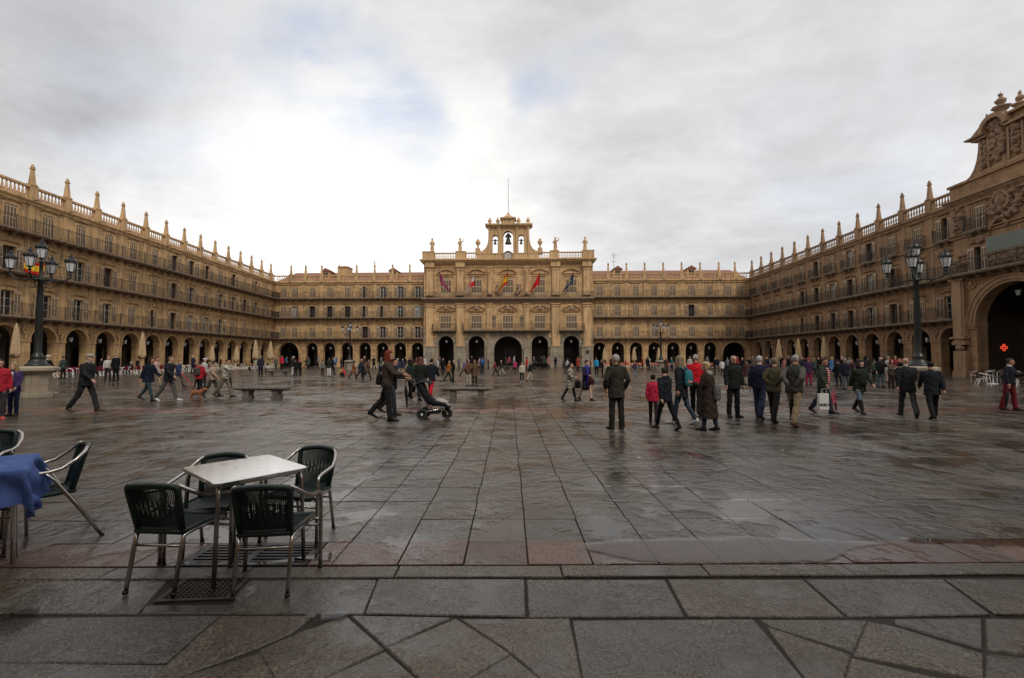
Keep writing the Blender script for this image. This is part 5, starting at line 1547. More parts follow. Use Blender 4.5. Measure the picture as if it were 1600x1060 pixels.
# blue cloth: a square sheet falling in folds
mb = MB(); mb.smooth = True; n = 56; S_ = .70
for j in range(n + 1):
    for i in range(n + 1):
        x = -S_ + 2 * S_ * i / n; y = -S_ + 2 * S_ * j / n
        cx = max(-.42, min(.42, x)); cy = max(-.36, min(.36, y)); dx, dy = x - cx, y - cy; d = math.hypot(dx, dy)
        if d < 1e-6: z = .737 + .003 * noise.noise(Vector((x * 6, y * 6, 0)))
        else:
            ang = math.atan2(dy, dx); edge = (x - y) if abs(dx) > abs(dy) else (x + y)
            fold = math.sin(edge * 13 + 1.2 * math.sin(edge * 5)) * .045 * min(1, d / .15) + .02 * noise.noise(Vector((x * 9, y * 9, 3)))
            wx = cx + dx / d * (.02 + fold + d * .16); wy = cy + dy / d * (.02 + fold + d * .16)
            z = .735 - d * .94 + .0
            x, y = wx, wy
        mb.v.append((x, y, z))
for j in range(n):
    for i in range(n):
        a = j * (n + 1) + i; mb.face((a, a + 1, a + n + 2, a + n + 1))
o = mb.build("tablecloth", cloth((.075, .125, .33), .8), None, (-4.38, 3.86, 0), R(-50)); tag(o, "blue tablecloth hanging in folds over the table at the left edge", "tablecloth")


# ---------------------------------------------------------------- distant café chairs, tables and parasols
def nth(k):
    k += 1
    return "%d%s" % (k, 'th' if 10 < k % 100 < 14 else {1: 'st', 2: 'nd', 3: 'rd'}.get(k % 10, 'th'))


def far_chair_meshes(col):
    mb = MB()
    w = .24
    for s in (-1, 1):
        mb.tube([(s * w, .24, 0), (s * w, .2, .62), (s * w, .1, .66), (s * w, -.22, .74)], .019, 4)
        mb.tube([(s * w * .9, -.34, 0), (s * w * .9, -.18, .44), (s * w * .9, .2, .44)], .019, 4)
    fr = mb.mesh("frame", M['alu_dull'])
    mb = MB(); mb.box(-w + .02, w - .02, -.2, .22, .42, .46); se = mb.mesh("seat", col)
    mb = MB(); mb.hull8([(-w + .02, -.22, .44), (w - .02, -.22, .44), (w - .02, -.18, .44), (-w + .02, -.18, .44)], [(-w + .03, -.30, .82), (w - .03, -.30, .82), (w - .03, -.26, .82), (-w + .03, -.26, .82)]); bk = mb.mesh("backrest", col)
    return fr, se, bk


M['alu_dull'] = plain("white_grey_aluminium", (.74, .73, .71), .4, .0, .05)
redc, grnc, orgc, drk, tan_ = cloth((.16, .018, .026)), cloth((.30, .27, .11)), cloth((.42, .12, .05)), cloth((.02, .03, .03)), cloth((.10, .065, .04))
FC = {k: far_chair_meshes(v) for k, v in (('red', redc), ('green', grnc), ('orange', orgc), ('dark', drk), ('brown', tan_))}


def far_chair(kind, x, y, rz, label, group):
    t = empty("cafe_chair", (x, y, 0), rz); tag(t, label, "chair", group)
    for nm, me in zip(("frame", "seat", "backrest"), FC[kind]): link(nm, me, t)


tt = MB(); tt.lathe([(.36, .72), (.36, .74)], seg=12); ttm = tt.mesh("tabletop", M['steel'])
tt = MB(); tt.lathe([(.26, 0), (.24, .03), (.03, .05), (.025, .71), (.1, .72)], seg=8); tlm = tt.mesh("stand", M['alu_dull'])
def far_table(x, y, label, group):
    t = empty("cafe_table", (x, y, 0)); tag(t, label, "table", group); link("tabletop", ttm, t); link("stand", tlm, t)


random.seed(21)
y = 32.6; k = 0
while y < 75.5:
    arch = min(15, max(0, int((y - 29.7) / BAY)))
    kind = 'red' if y < 52 or random.random() < .45 else 'green'
    for row, X in ((0, LW(y) + 3.55), (1, LW(y) + 2.5)):
        if 34.8 < y < 36.0 and row == 1: continue
        far_chair(kind, X + random.uniform(-.08, .08), y + random.uniform(-.08, .08), R(random.choice((90, -90, 90, 75, 105)) + random.uniform(-14, 14)),
                  "%s café chair, %s in the %s row along the left wing" % ("dark red" if kind == 'red' else "dull green", nth(k), ("outer", "inner")[row]), "café chairs packed along the left wing")
    if k % 3 == 1: far_table(LW(y) + 3.0, y + .35, "small café table beside the %s chairs of the left wing rows" % nth(k), "round café tables along the left wing")
    y += random.uniform(.60, .74); k += 1
xx = -26.8; k = 0
while xx < -15.2:
    arch = max(1, min(8, int((xx + 35.75) / 3.13) + 1))
    for row in (0, 1):
        far_chair('green', xx + random.uniform(-.05, .05), FY(xx) - 2.3 - row * 1.1, R(random.choice((0, 180)) + random.uniform(-15, 15)), "green café chair, %s from the left in the %s row of the far left wing" % (nth(k), ("inner", "outer")[row]), "café chairs before the far left wing")
    xx += .68; k += 1
xx = 15.9; k = 0
while xx < 34.5:
    arch = min(7, int((xx - 14.7) / 3.1))
    for row in (0, 1):
        far_chair('orange', xx + random.uniform(-.08, .08), FY(xx) - 2.0 - row * 1.5, R(random.choice((0, 180, 160)) + random.uniform(-20, 20)), "orange café chair, %s from the left in the %s row of the far right wing" % (nth(k), ("inner", "outer")[row]), "orange café chairs before the far right wing")
    if random.random() < .4: far_table(xx + .3, FY(xx) - 2.8, "small café table beside the %s pair of orange chairs from the left" % nth(k), "café tables before the far right wing")
    xx += random.uniform(.75, .95); k += 1
y = 39.6; k = 0
while y < 64:
    arch = int((yR1 - y) / BAY)
    kind = 'dark'
    for row, X in ((0, RW(y) - 2.3), (1, RW(y) - 3.5)):
        far_chair(kind, X, y + random.uniform(-.1, .1), R(random.choice((90, -90, -80)) + random.uniform(-16, 16)), "black café chair, %s from the right in the %s row of the right wing" % (nth(k), ("inner", "outer")[row]), "café chairs along the right wing")
    y += random.uniform(.66, .8); k += 1
for i, (px, py) in enumerate(((1528, 597), (1546, 596), (1568, 597), (1590, 598), (1537, 603), (1600, 604))):
    x, y = G(px, py); far_chair('brown', x, y, R(60 * i), "brown café chair before the great arch, %s of its loose group" % ("leftmost rear", "second from left", "middle", "right rear", "front left", "front right")[i], "brown café chairs before the great arch")
x, y = G(1552, 600); far_table(x, y, "small table with a white top among the brown chairs at right", None)


def parasol(px, ptop, z_top, label):
    x, y = G(px, ptop, z_top)
    t = empty("parasol", (x, y, 0)); tag(t, label, "parasol", "folded parasols of the cafés")
    mb = MB(); mb.tube([(0, 0, 0), (0, 0, z_top - .05)], .035, 8); mb.build("pole", M['pole'], t)
    mb = MB(); mb.box(-.32, .32, -.32, .32, 0, .08); mb.build("base", M['stone_grey'], t)
    mb = MB(); mb.smooth = True; n = 24; rs = []; seed = random.random() * 9
    for v, rad in ((0, .28), (.08, .33), (.2, .31), (.45, .26), (.7, .19), (.9, .10), (1, .025)):
        z = z_top * .40 + z_top * .60 * v
        rs.append([((rad * (1 + .22 * math.sin(q * 6 + seed) * (1 - v * .5))) * math.cos(q) * .9, (rad * (1 + .22 * math.sin(q * 6 + seed))) * math.sin(q) * .9,
                    z + (.14 * math.sin(q * 3 + seed) if v == 0 else .05 * math.sin(q * 3 + seed) if v < .1 else 0)) for q in [2 * math.pi * i / n for i in range(n)]])
    mb.rings(rs); mb.build("canopy", M['canvas'], t)


M['pole'] = plain("pale_wood_pole", (.45, .36, .25), .6)
M['canvas'] = cloth((.46, .33, .19), .9)
random.seed(5)
for px, py, zt, lab in ((26, 505, 4.3, "large folded beige parasol at the left edge before the first arches"), (223, 519, 4.0, "folded beige parasol against the left wing, second from the left"),
                        (332, 541, 3.0, "small folded parasol, palest of those along the left wing"), (370, 541, 3.0, "small folded parasol two arches from the far left corner"),
                        (399.5, 531, 3.7, "tall folded parasol nearest but one to the far left corner"), (423, 533, 3.6, "folded parasol in the far left corner beside the wide arch"),
                        (944.5, 543, 3.0, "folded pale parasol before the first arch right of the town hall"), (990.5, 543, 3.0, "folded pale parasol before the third arch right of the town hall"), (1029, 543, 3.0, "folded pale parasol beside the far right lamp post"),
                        (1216.5, 530, 3.7, "folded parasol at the far end of the right wing"), (1247, 529, 3.7, "middle folded parasol before the right wing"), (1287, 526, 3.9, "nearest and largest folded parasol before the right wing")):
    parasol(px, py, zt, lab)

# Spanish flag hanging from the left wing, seen behind the left lamp post
Yf = 38.6; p0 = mL @ Vector((Yf - 29.68, -1.02, Z2 + 1.0))
mb = MB(); mb.smooth = False
nx, nz = 14, 8
for j in range(nz + 1):
    for i in range(nx + 1):
        u, v = i / nx, j / nz
        q = Vector((1.7 * u - .85, -.06 - .05 * math.sin(u * 14 + v * 2), -.95 * v - .12 * math.sin(u * math.pi)))
        mb.v.append(tuple(q))
for j in range(nz):
    for i in range(nx):
        mb.mi = 1 if nz * .25 <= j < nz * .75 else 0
        a = j * (nx + 1) + i; mb.face((a, a + 1, a + nx + 2, a + nx + 1))
me = bpy.data.meshes.new("flag"); me.from_pydata(mb.v, [], mb.f); me.materials.append(cloth((.55, .02, .02))); me.materials.append(cloth((.80, .50, .03))); me.polygons.foreach_set("material_index", mb.m); me.update()
o = link("flag", me, None, p0, dirang(pL0, pL1)); tag(o, "red and yellow flag hung on the left wing railing behind the lamp post", "flag")

# ---------------------------------------------------------------- pushchair and its umbrella, the small dog
x0, y0 = G(668, 655.5)
t = empty("pushchair", (x0 + .1, y0 + .1, 0), 0); tag(t, "black three wheeled pushchair pushed by the red haired woman", "pushchair")
def wheel(x, y, r=.145):
    mb = MB(); mb.smooth = True; n = 20
    mb.rings([[(x + (r - .028 + .028 * math.cos(b)) * math.cos(2 * math.pi * i / n), y + .028 * math.sin(b), r + (r - .028 + .028 * math.cos(b)) * math.sin(2 * math.pi * i / n)) for b in [2 * math.pi * k / 8 for k in range(8)]] for i in range(n + 1)], cap=False)
    w_ = mb.build("wheel", M['tyre'], t)
    mb = MB(); mb.disc((x, y + .02, r), r - .045, 16, .03); mb.build("rim", M['black'], w_)
    mb = MB(); mb.disc((x, y - .012, r), .028, 10, .03); mb.build("hub", M['white'], w_)
wheel(-.22, -.24); wheel(-.22, .24); wheel(.40, 0.0, .145)
mb = MB(); mb.smooth = True
for s in (-1, 1):
    mb.tube([(-.62, s * .2, 1.02), (-.5, s * .2, .98), (-.10, s * .2, .42), (.02, s * .18, .30)], .014, 6)
    mb.tube([(-.22, s * .22, .16), (-.12, s * .2, .42)], .014, 6)
mb.tube([(-.62, -.2, 1.02), (-.66, 0, 1.03), (-.62, .2, 1.02)], .02, 6); mb.tube([(-.22, -.24, .145), (-.22, .24, .145)], .012, 6)
mb.build("handlebar", M['black'], t)
mb = MB(); mb.smooth = True
for s in (-1, 1):
    mb.tube([(-.22, s * .22, .145), (-.08, s * .2, .22), (.25, s * .12, .28), (.40, s * .05, .20), (.40, s * .05, .145)], .016, 6)
mb.build("frame", M['alu_near'], t)
sc_ = cloth((.012, .012, .014))
mb = MB(); mb.smooth = True
mb.rings([[(a, -.19, b), (a, .19, b), (a + c, .19, b + d), (a + c, -.19, b + d)] for a, b, c, d in ((-.36, .92, .12, .05), (-.27, .64, .14, .07), (-.12, .42, .12, .12), (.10, .36, .02, .12), (.32, .34, .03, .10), (.44, .26, .05, .05))]); mb.build("seat", sc_, t)
mb = MB(); mb.smooth = True; n = 8
mb.rings([[(-.20 + .34 * math.cos(a) * c_, .22 * math.sin(b), .68 + .34 * math.sin(a) * c_) for b, c_ in ((-1.57, .88), (-.8, 1.0), (0, 1.03), (.8, 1.0), (1.57, .88))] for a in [R(48 + 130 * i / n) for i in range(n + 1)]], closed=False)
mb.build("hood", cloth((.02, .02, .022)), t)
mb = MB(); mb.smooth = True; mb.rings([[(a, -.17, .16), (a, .17, .16), (a, .19, .25), (a, -.19, .25)] for a in (-.18, 0, .22)]); mb.build("basket", cloth((.02, .02, .022)), t)
mb = MB(); mb.smooth = True; mb.ball((.30, 0, .44), .13, .11, .08, 10, 6); mb.tube([(.1, 0, .47), (.28, 0, .46), (.45, 0, .33)], [.09, .08, .05], 8)
o = mb.build("blanket", cloth((.42, .38, .36)), None, t.location); tag(o, "pale blanket over the front of the pushchair seat", "blanket")


def umbrella(base, tip_dz, dx, dy, label, col=(.012, .012, .013)):
    """closed umbrella hanging from the hand: handle at base, point below"""
    b = Vector(base); tipp = b + Vector((dx, dy, -tip_dz))
    t = empty("umbrella", b); tag(t, label, "umbrella")
    v = tipp - b
    mb = MB(); mb.smooth = True
    mb.tube([tuple(v * k) for k in (.16, .2, .35, .6, .9, .93)], [.012, .028, .042, .034, .014, .006], 8); mb.build("canopy", cloth(col), t)
    mb = MB(); mb.smooth = True
    mb.tube([(.07, 0, -.02), (.055, 0, .03), (.02, 0, .045), (0, 0, .02), tuple(v * .16)], .010, 6); mb.tube([tuple(v * .92), tuple(v)], .005, 5); mb.build("handle", M['framedark'], t)


x, y = G(634, 657); umbrella((x, y - .1, z_at(633, 596, y - .1)), .74, .06, 0, "long folded black umbrella hanging between the red haired woman and the pushchair")
x, y = G(362, 620); umbrella((x - .1, y, .95), .9, .12, .0, "black umbrella used as a stick by the man in the pale shirt")
x, y = G(305, 614); umbrella((x + .1, y, .85), .72, -.18, .0, "dark umbrella trailing beside the woman with a backpack")
x, y = G(409, 588); umbrella((x + .3, y, .85), .8, .12, .0, "umbrella carried by the man in dark blue before the left corner")
x, y = G(275, 610); 
t = empty("umbrella", (x + .2, y, .88)); tag(t, "thin red umbrella held out by the walker in blue behind the two men", "umbrella")
mb = MB(); mb.tube([(0, 0, 0), (.35, -.1, -.28), (.9, -.25, -.78)], [.02, .028, .01], 6); mb.build("canopy", cloth((.35, .05, .05)), t)

x, y = G(307, 624)
mb = MB(); mb.smooth = True
mb.tube([(-.2, 0, .27), (-.1, 0, .27), (.08, 0, .275), (.17, 0, .29), (.24, 0, .34), (.28, 0, .38)], [.05, .085, .085, .09, .06, .05], 10)
mb.tube([(.25, 0, .38), (.31, 0, .40), (.37, 0, .38), (.42, 0, .365)], [.05, .055, .035, .022], 8)
mb.tube([(-.2, 0, .29), (-.27, 0, .36), (-.29, 0, .45)], [.03, .02, .01], 6)
for s in (-1, 1):
    mb.tube([(.15, s * .05, .26), (.17, s * .05, .14), (.16, s * .05, .10), (.18, s * .05, .0)], [.04, .022, .02, .02], 6); mb.tube([(.16, s * .05, .015), (.21, s * .05, .012)], .02, 6)
    mb.tube([(-.18, s * .05, .26), (-.14, s * .05, .16), (-.22, s * .05, .11), (-.2, s * .05, .0)], [.05, .03, .02, .02], 6); mb.tube([(-.21, s * .05, .015), (-.16, s * .05, .012)], .02, 6)
    mb.hull8([(.27, s * .035 - .015, .43), (.30, s * .035 - .015, .43), (.30, s * .035 + .015, .43), (.27, s * .035 + .015, .43)], [(.275, s * .05 - .003, .48), (.282, s * .05 - .003, .48), (.282, s * .05 + .003, .48), (.275, s * .05 + .003, .48)])
dog_raw = mb
DOG = (x, y)

# ================================================================ PEOPLE
PEND = []      # (object, voxel, fold amplitude, seed) of raw meshes to be fused into one skin each
V = Vector


def raw(mb, name, mat, parent, voxel, fold=0.0, loc=None, rz=None, smooth=2):
    o = mb.build(name, mat, parent, loc, rz)
    PEND.append((o, voxel, fold, random.random() * 50, smooth))
    return o


def ell_tube(mb, rings, seg=12):
    """rings: (x, y, z, rx, ry) horizontal ellipses"""
    mb.rings([[(x + rx * math.cos(2 * math.pi * i / seg), y + ry * math.sin(2 * math.pi * i / seg), z) for i in range(seg)] for x, y, z, rx, ry in rings])


POSES = {  # legs: (thigh, knee) L, R; arms: (swing, outward, elbow, inward) L, R; lean
    'stand': ((2, 2, -2, 3), ((4, 9, 12, 0), (2, 9, 14, 0)), 2), 'stand2': ((6, 8, -3, 0), ((8, 8, 30, 10), (-4, 10, 8, 0)), 2),
    'walk': ((21, 5, -20, 16), ((-22, 8, 12, 0), (24, 8, 26, 5)), 5), 'walk2': ((-21, 18, 20, 4), ((22, 8, 24, 5), (-24, 8, 10, 0)), 5),
    'step': ((14, 4, -12, 22), ((-10, 9, 12, 0), (14, 9, 18, 0)), 3), 'behind': ((20, 4, -20, 12), ((-38, 6, 46, 42), (-38, 6, 46, 42)), 9),
    'behind_stand': ((4, 2, -3, 3), ((-30, 6, 40, 42), (-30, 6, 40, 42)), 2), 'front': ((3, 2, -2, 2), ((18, 10, 82, 36), (18, 10, 82, 36)), 1),
    'pocket': ((4, 3, -3, 2), ((-14, 20, 46, 16), (-14, 20, 46, 16)), 1), 'pocketwalk': ((20, 4, -20, 14), ((-12, 18, 48, 14), (-12, 18, 48, 14)), 4),
    'push': ((-19, 24, 9, 3), ((34, 6, 44, 0), (38, 6, 44, 0)), 2), 'hold': ((10, 6, -8, 6), ((20, 12, 85, 20), (2, 10, 12, 0)), 3),
    'reach': ((20, 4, -22, 16), ((70, 8, 12, 0), (60, 8, 30, 0)), 8), 'phone': ((3, 2, -2, 2), ((30, 6, 95, 25), (4, 9, 12, 0)), 3),
    'crouch': ((100, 128, 84, 128), ((40, 10, 60, 20), (40, 10, 60, 20)), 22), 'sit': ((84, 86, 84, 86), ((22, 10, 60, 20), (22, 10, 60, 20)), 4),
    'bagwalk': ((18, 5, -18, 14), ((-4, 10, 6, 0), (18, 9, 60, 25)), 3),
}


def person(px, py, hy, face, pose, top, bottom, hair, label, near=False, height=None, sex='m', shoe=(.02, .016, .014), hem=None, bulk=1.0, X=None, extras=(), head_turn=0):
    x, y = G(px, py) if X is None else X
    H = height or min(1.92, max(.7, z_at(px, hy, y)))
    if pose in ('crouch', 'sit') and height is None: H = 1.2
    s = H / 1.75
    (tl, kl, tr, kr), arms, lean = POSES[pose]
    fem = sex == 'f'; child = H < 1.35 and pose not in ('crouch', 'sit')
    vox = .0155 if near else .032
    hipw = .088
    lk = math.tan(R(lean))

    def sp(z): return lk * (z - .92) if z > .92 else 0.0
    hips = [V((hipw * q, 0, .92)) for q in (-1, 1)]
    legs = []
    for q, th, kn, hp in ((-1, tl, kl, hips[0]), (1, tr, kr, hips[1])):
        a = R(th); d1 = V((q * .03, math.sin(a), -math.cos(a))).normalized(); k = hp + d1 * .43
        b = R(th - kn); d2 = V((q * .01, math.sin(b), -math.cos(b))).normalized(); an = k + d2 * .41
        foot_dir = V((q * .18, math.cos(R((th - kn) * .35)), -.0 + math.sin(R(min(0, (th - kn) * .9))) * .75)).normalized()
        legs.append((hp, k, an, foot_dir))
    low = min(min(l[2].z - .075, l[2].z - .06 + l[3].z * .16) for l in legs)
    dz = -low
    shw = .195 if not fem else .172
    if child: shw = .17
    top_off = lambda p: V((p[0], p[1] + sp(p[2]), p[2]))
    shp = [top_off((q * shw * .93, -.005, 1.42)) for q in (-1, 1)]
    armpts = []
    for q, (sw, outw, el, inw), sh in ((-1, *[arms[0]], shp[0]), (1, *[arms[1]], shp[1])):
        a, o = R(sw + lean * .3), R(outw)
        d1 = V((q * math.sin(o), math.sin(a) * math.cos(o), -math.cos(a) * math.cos(o))).normalized(); e = sh + d1 * .285
        b = R(sw + el)
        d2 = V((-q * math.sin(R(inw)) + q * math.sin(o) * .4, math.sin(b) * math.cos(R(inw)), -math.cos(b) * math.cos(R(inw)))).normalized(); w = e + d2 * .25
        armpts.append((sh, e, w, d2, q))
    up = V((0, 0, dz))
    rz = R(face) - math.pi / 2

    def M2():
        mb = MB(); return mb
    # ---- body: one continuous skin (torso, neck, head, arms, hands, legs, feet)
    mb = M2()
    wd = 1.0 if not fem else .92
    ell_tube(mb, [(0, sp(z), z + dz, rx * wd, ry) for z, rx, ry in ((.84, .10, .08), (.88, .15, .10), (.95, .155, .108), (1.08, .135, .095), (1.22, .155, .105), (1.34, .17, .105), (1.42, .145, .08), (1.46, .07, .06), (1.50, .055, .055), (1.58, .052, .055))])
    hd = 1.12 if child else 1.0
    hc = V((0, sp(1.64) + .022, 1.637 + dz))
    ht = R(head_turn)
    def hp_(x_, y_, z_):
        return (hc.x + (x_ * math.cos(ht) - y_ * math.sin(ht)) * hd, hc.y + (x_ * math.sin(ht) + y_ * math.cos(ht)) * hd, hc.z + z_ * hd)
    rings_ = []
    for z_, rx, yf, yb in ((-.118, .022, .062, .02), (-.105, .042, .082, -.02), (-.08, .054, .088, -.045), (-.045, .062, .088, -.07), (0, .071, .09, -.088), (.035, .074, .088, -.096), (.07, .067, .074, -.088), (.095, .048, .05, -.065), (.108, .02, .018, -.03)):
        cy, ry = (yf + yb) / 2, (yf - yb) / 2
        rings_.append([hp_(rx * math.cos(2 * math.pi * i / 14), cy + ry * math.sin(2 * math.pi * i / 14), z_) for i in range(14)])
    mb.rings(rings_)
    mb.tube([hp_(0, .085, .02), hp_(0, .108, -.022), hp_(0, .088, -.034)], [.009, .015, .010], 6)         # nose
    mb.tube([hp_(-.022, .088, -.062), hp_(0, .094, -.061), hp_(.022, .088, -.062)], .008, 5)                # lips
    for q in (-1, 1): mb.ball(hp_(q * .075, -.005, -.01), .012, .018, .028, 6, 4)                              # ears
    for q in (-1, 1): mb.tube([hp_(q * .012, .092, .028), hp_(q * .045, .082, .03)], .008, 4)                  # brows
    for sh, e, w, d2, q in armpts:
        mb.tube([sh + up - V((q * .05, 0, 0)), sh + up, (sh + e) / 2 + up, e + up, (e + w) / 2 + up, w + up], [.05, .05, .044, .038, .036, .026], 8)
        # hand: palm, four curled fingers of different length, thumb from the side of the palm
        side = d2.cross(V((q, 0, 0))); side = side.normalized() if side.length > .05 else V((0, 1, 0))
        nrm_ = d2.cross(side).normalized() * (q)                                                                  # palm faces the body
        pc = w + up
        mb.tube([pc, pc + d2 * .035, pc + d2 * .085], [(.024, .02), (.038, .018), (.036, .016)] if False else [.026, .032, .030], 8)
        for i, ln in enumerate((.070, .080, .074, .058)):
            b0 = pc + d2 * .075 + side * ((i - 1.5) * .019)
            mb.tube([b0, b0 + d2 * ln * .45 - nrm_ * .006, b0 + d2 * ln * .8 - nrm_ * .024, b0 + d2 * ln * .92 - nrm_ * .042], [.0105, .0100, .0092, .008], 6)
        b0 = pc + d2 * .03 + side * -.030
        mb.tube([b0, b0 + d2 * .025 - side * .022 - nrm_ * .01, b0 + d2 * .058 - side * .024 - nrm_ * .022], [.013, .0115, .009], 6)
    for i, (hp, k, an, fd) in enumerate(legs):
        mb.tube([hp + up + V((0, 0, .04)), hp + up, (hp + k) / 2 + up, k + up, (k + an) / 2 + up + V((0, -.012, 0)), an + up], [.08, .085, .07, .05, .05, .034], 10)
        mb.tube([an + up + V((0, -.03, -.02)), an + up + V((0, 0, -.042)) + fd * .06, an + up + V((0, 0, -.052)) + fd * .12], [.028, .024, .016], 8)
    skin = M['skins'][int(abs(px * 7 + py)) % len(M['skins'])]
    body = raw(mb, "person", skin, None, .0125 if near else .022, 0, (x, y, 0), rz, 1)
    body.scale = (s, s, s)
    tag(body, label, "person")
    gar = 1.0
    # ---- trousers / skirt / boots
    bk, bc = bottom[0], bottom[1]
    mat = cloth(bc)
    mb = M2()
    zh = {'pants': 1.0, 'jeans': 1.0, 'skirt': 1.0, 'legs': 1.0}.get(bk, 1.0)
    w1, r_th, r_k, r_an = (.168, .098, .072, .066) if bk == 'pants' else (.160, .092, .064, .052)
    if fem: w1 *= .98
    if bk in ('pants', 'jeans'):
        ell_tube(mb, [(0, sp(z), z + dz, rx, ry) for z, rx, ry in ((.83, .11, .09), (.87, w1 - .008, .115), (.95, w1, .122), (1.04, w1 - .012, .114))])
        for i, (hp, k, an, fd) in enumerate(legs):
            hp2 = hp + V((0, 0, 0)); end = an + (an - k).normalized() * (.03 if bk == 'pants' else .0)
            back = V((0, -.012, 0))
            mb.tube([hp2 + up + V((0, 0, .03)), hp2 + up - V((0, 0, .03)), (hp + k) / 2 + up, k + up, (k + an) / 2 + up + back, end + up], [r_th * .9, r_th, r_th * .88, r_k, (r_k + r_an) / 2 + .004, r_an], 10)
        raw(mb, "trousers", mat, body, vox * 1.15, .012)
    elif bk == 'skirt':
        zb = .48
        ell_tube(mb, [(0, sp(z), z + dz, rx, ry) for z, rx, ry in ((zb, .18, .15), (.7, .18, .145), (.9, .17, .125), (1.04, .14, .105))]); raw(mb, "skirt", mat, body, vox * 1.15, .01)
    if len(bottom) > 2:      # boots or leggings below
        mb = M2()
        for i, (hp, k, an, fd) in enumerate(legs):
            k2 = k.lerp(an, .05); mb.tube([k2 + up, (k + an) / 2 + up + V((0, -.01, 0)), an + up], [.068, .066, .05], 10)
        raw(mb, "boots", cloth(bottom[2], .4), body, vox, 0)
    # ---- shoes
    for i, (hp, k, an, fd) in enumerate(legs):
        mb = M2(); mb.smooth = True; a_ = an + up
        q = V((-fd.y, fd.x, 0)).normalized()
        rs = []
        for t_, wd_, hh in ((-.075, .030, .060), (-.04, .044, .105), (.03, .048, .105), (.09, .048, .072), (.145, .049, .054), (.195, .038, .042), (.22, .014, .02)):
            c_ = a_ + fd * t_ + V((0, 0, -.075)); c_.z = max(c_.z, 0)
            rs.append([c_ + q * wd_, c_ + q * wd_ * .95 + V((0, 0, hh * .6)), c_ + q * wd_ * .4 + V((0, 0, hh)), c_ - q * wd_ * .4 + V((0, 0, hh)), c_ - q * wd_ * .95 + V((0, 0, hh * .6)), c_ - q * wd_])
        mb.rings(rs); mb.build("shoe", cloth(shoe, .45), body)
    # ---- jacket / coat / jumper
    tk, tc_ = top[0], top[1]
    mat = cloth(tc_, .85, *(top[2:4] if len(top) > 2 else ()))
    base = {'jacket': .80, 'suit': .76, 'coat': .60, 'long': .34, 'shirt': .90, 'puffer': .80, 'cardigan': .78}[tk] if hem is None else hem
    t_in = {'jacket': .024, 'suit': .022, 'coat': .030, 'long': .034, 'shirt': .012, 'puffer': .042, 'cardigan': .02}[tk] * bulk
    mb = M2(); R_ = []
    flare = {'suit': .018, 'coat': .035, 'long': .08}.get(tk, 0.0)
    sv = [(base, .155 + flare, .115 + flare * .8), ((base + .95) / 2, .155 + flare * .5, .115 + flare * .4), (.95, .155, .112), (1.08, .148, .108), (1.22, .163, .115), (1.34, .176, .113), (1.42, .150, .09), (1.465, .085, .07), (1.50, .062, .062)]
    if base > .88: sv = [(base, .15, .11)] + sv[3:]
    if fem: sv = [(z, rx * (.93 if z > 1.0 else 1.0), ry) for z, rx, ry in sv]
    ell_tube(mb, [(0, sp(z), z + dz, rx + (t_in if z < 1.44 else .008), ry + (t_in if z < 1.44 else .008)) for z, rx, ry in sv], 16)
    for sh, e, w, d2, q in armpts:
        r0 = .052 + min(t_in, .032) * .75
        mb.tube([sh + up - V((q * .07, 0, 0)), sh + up - V((q * .01, 0, .0)), (sh + e) / 2 + up, e + up, (e + w) / 2 + up, w + up - d2 * .005], [r0, r0 * 1.02, r0 * .92, r0 * .84, r0 * .76, r0 * .66], 10)
    if tk in ('jacket', 'suit', 'coat', 'long'):
        ell_tube(mb, [(0, sp(1.5) + .0, z + dz, r, r) for z, r in ((1.44, .085), (1.49, .072), (1.525, .066))], 12)
    jac = raw(mb, {'suit': "jacket", 'shirt': "shirt", 'coat': "coat", 'long': "coat", 'puffer': "jacket", 'jacket': "jacket", 'cardigan': "jacket"}[tk], mat, body, vox, .014 if tk != 'puffer' else .02)
    # ---- hair
    hk, hc_ = hair[0], hair[1]
    hm = cloth(hc_, .6)
    mb = M2()
    def cap_rings(g=1.0, front=.0, lowz=-.02, lowback=-.06):
        out = []
        for z_, rx, yf, yb in ((-.07, .050, -.035, -.082), (-.035, .068, -.02, -.092), (0, .0775, .005, -.099), (.035, .080, .052, -.104), (.07, .074, .083, -.097), (.098, .055, .06, -.074), (.116, .026, .025, -.04), (.121, .006, .0, -.012)):
            if z_ < lowback: continue
            cy, ry = (yf + yb) / 2, (yf - yb) / 2
            out.append([hp_(rx * g * math.cos(2 * math.pi * i / 14), (cy + ry * g * math.sin(2 * math.pi * i / 14)) - .002, z_ * (1.0 if z_ < 0 else g)) for i in range(14)])
        return out
    if hk == 'short': mb.rings(cap_rings(1.03))
    elif hk == 'bald':
        for q in (-1, 1): mb.tube([hp_(q * .072, .01, .0), hp_(q * .070, -.045, -.01), hp_(q * .035, -.088, -.02)], .017, 6)
    elif hk == 'curly':
        mb.rings(cap_rings(1.15))
        rs = random.Random(int(px))
        for i in range(46):
            a = rs.random() * 6.28; v = rs.uniform(-.6, 1); cz = v * .1; rr_ = .085 * math.sqrt(max(0, 1 - (v * .85) ** 2))
            if math.sin(a) > .35 and v < .35: continue
            mb.ball(hp_(rr_ * math.cos(a), rr_ * math.sin(a) - .015, cz + .015), .024, seg=6, rows=4)
    elif hk in ('long', 'bob'):
        mb.rings(cap_rings(1.20)); L2 = -.30 if hk == 'long' else -.16
        mb.rings([[hp_(rx * math.cos(2 * math.pi * i / 12), cy + ry * math.sin(2 * math.pi * i / 12), z_) for i in range(12)] for z_, rx, ry, cy in ((.06, .088, .08, -.03), (0, .105, .078, -.040), (-.08, .116, .075, -.05), (L2 * .7, .122, .068, -.06), (L2, .095, .04, -.065))])
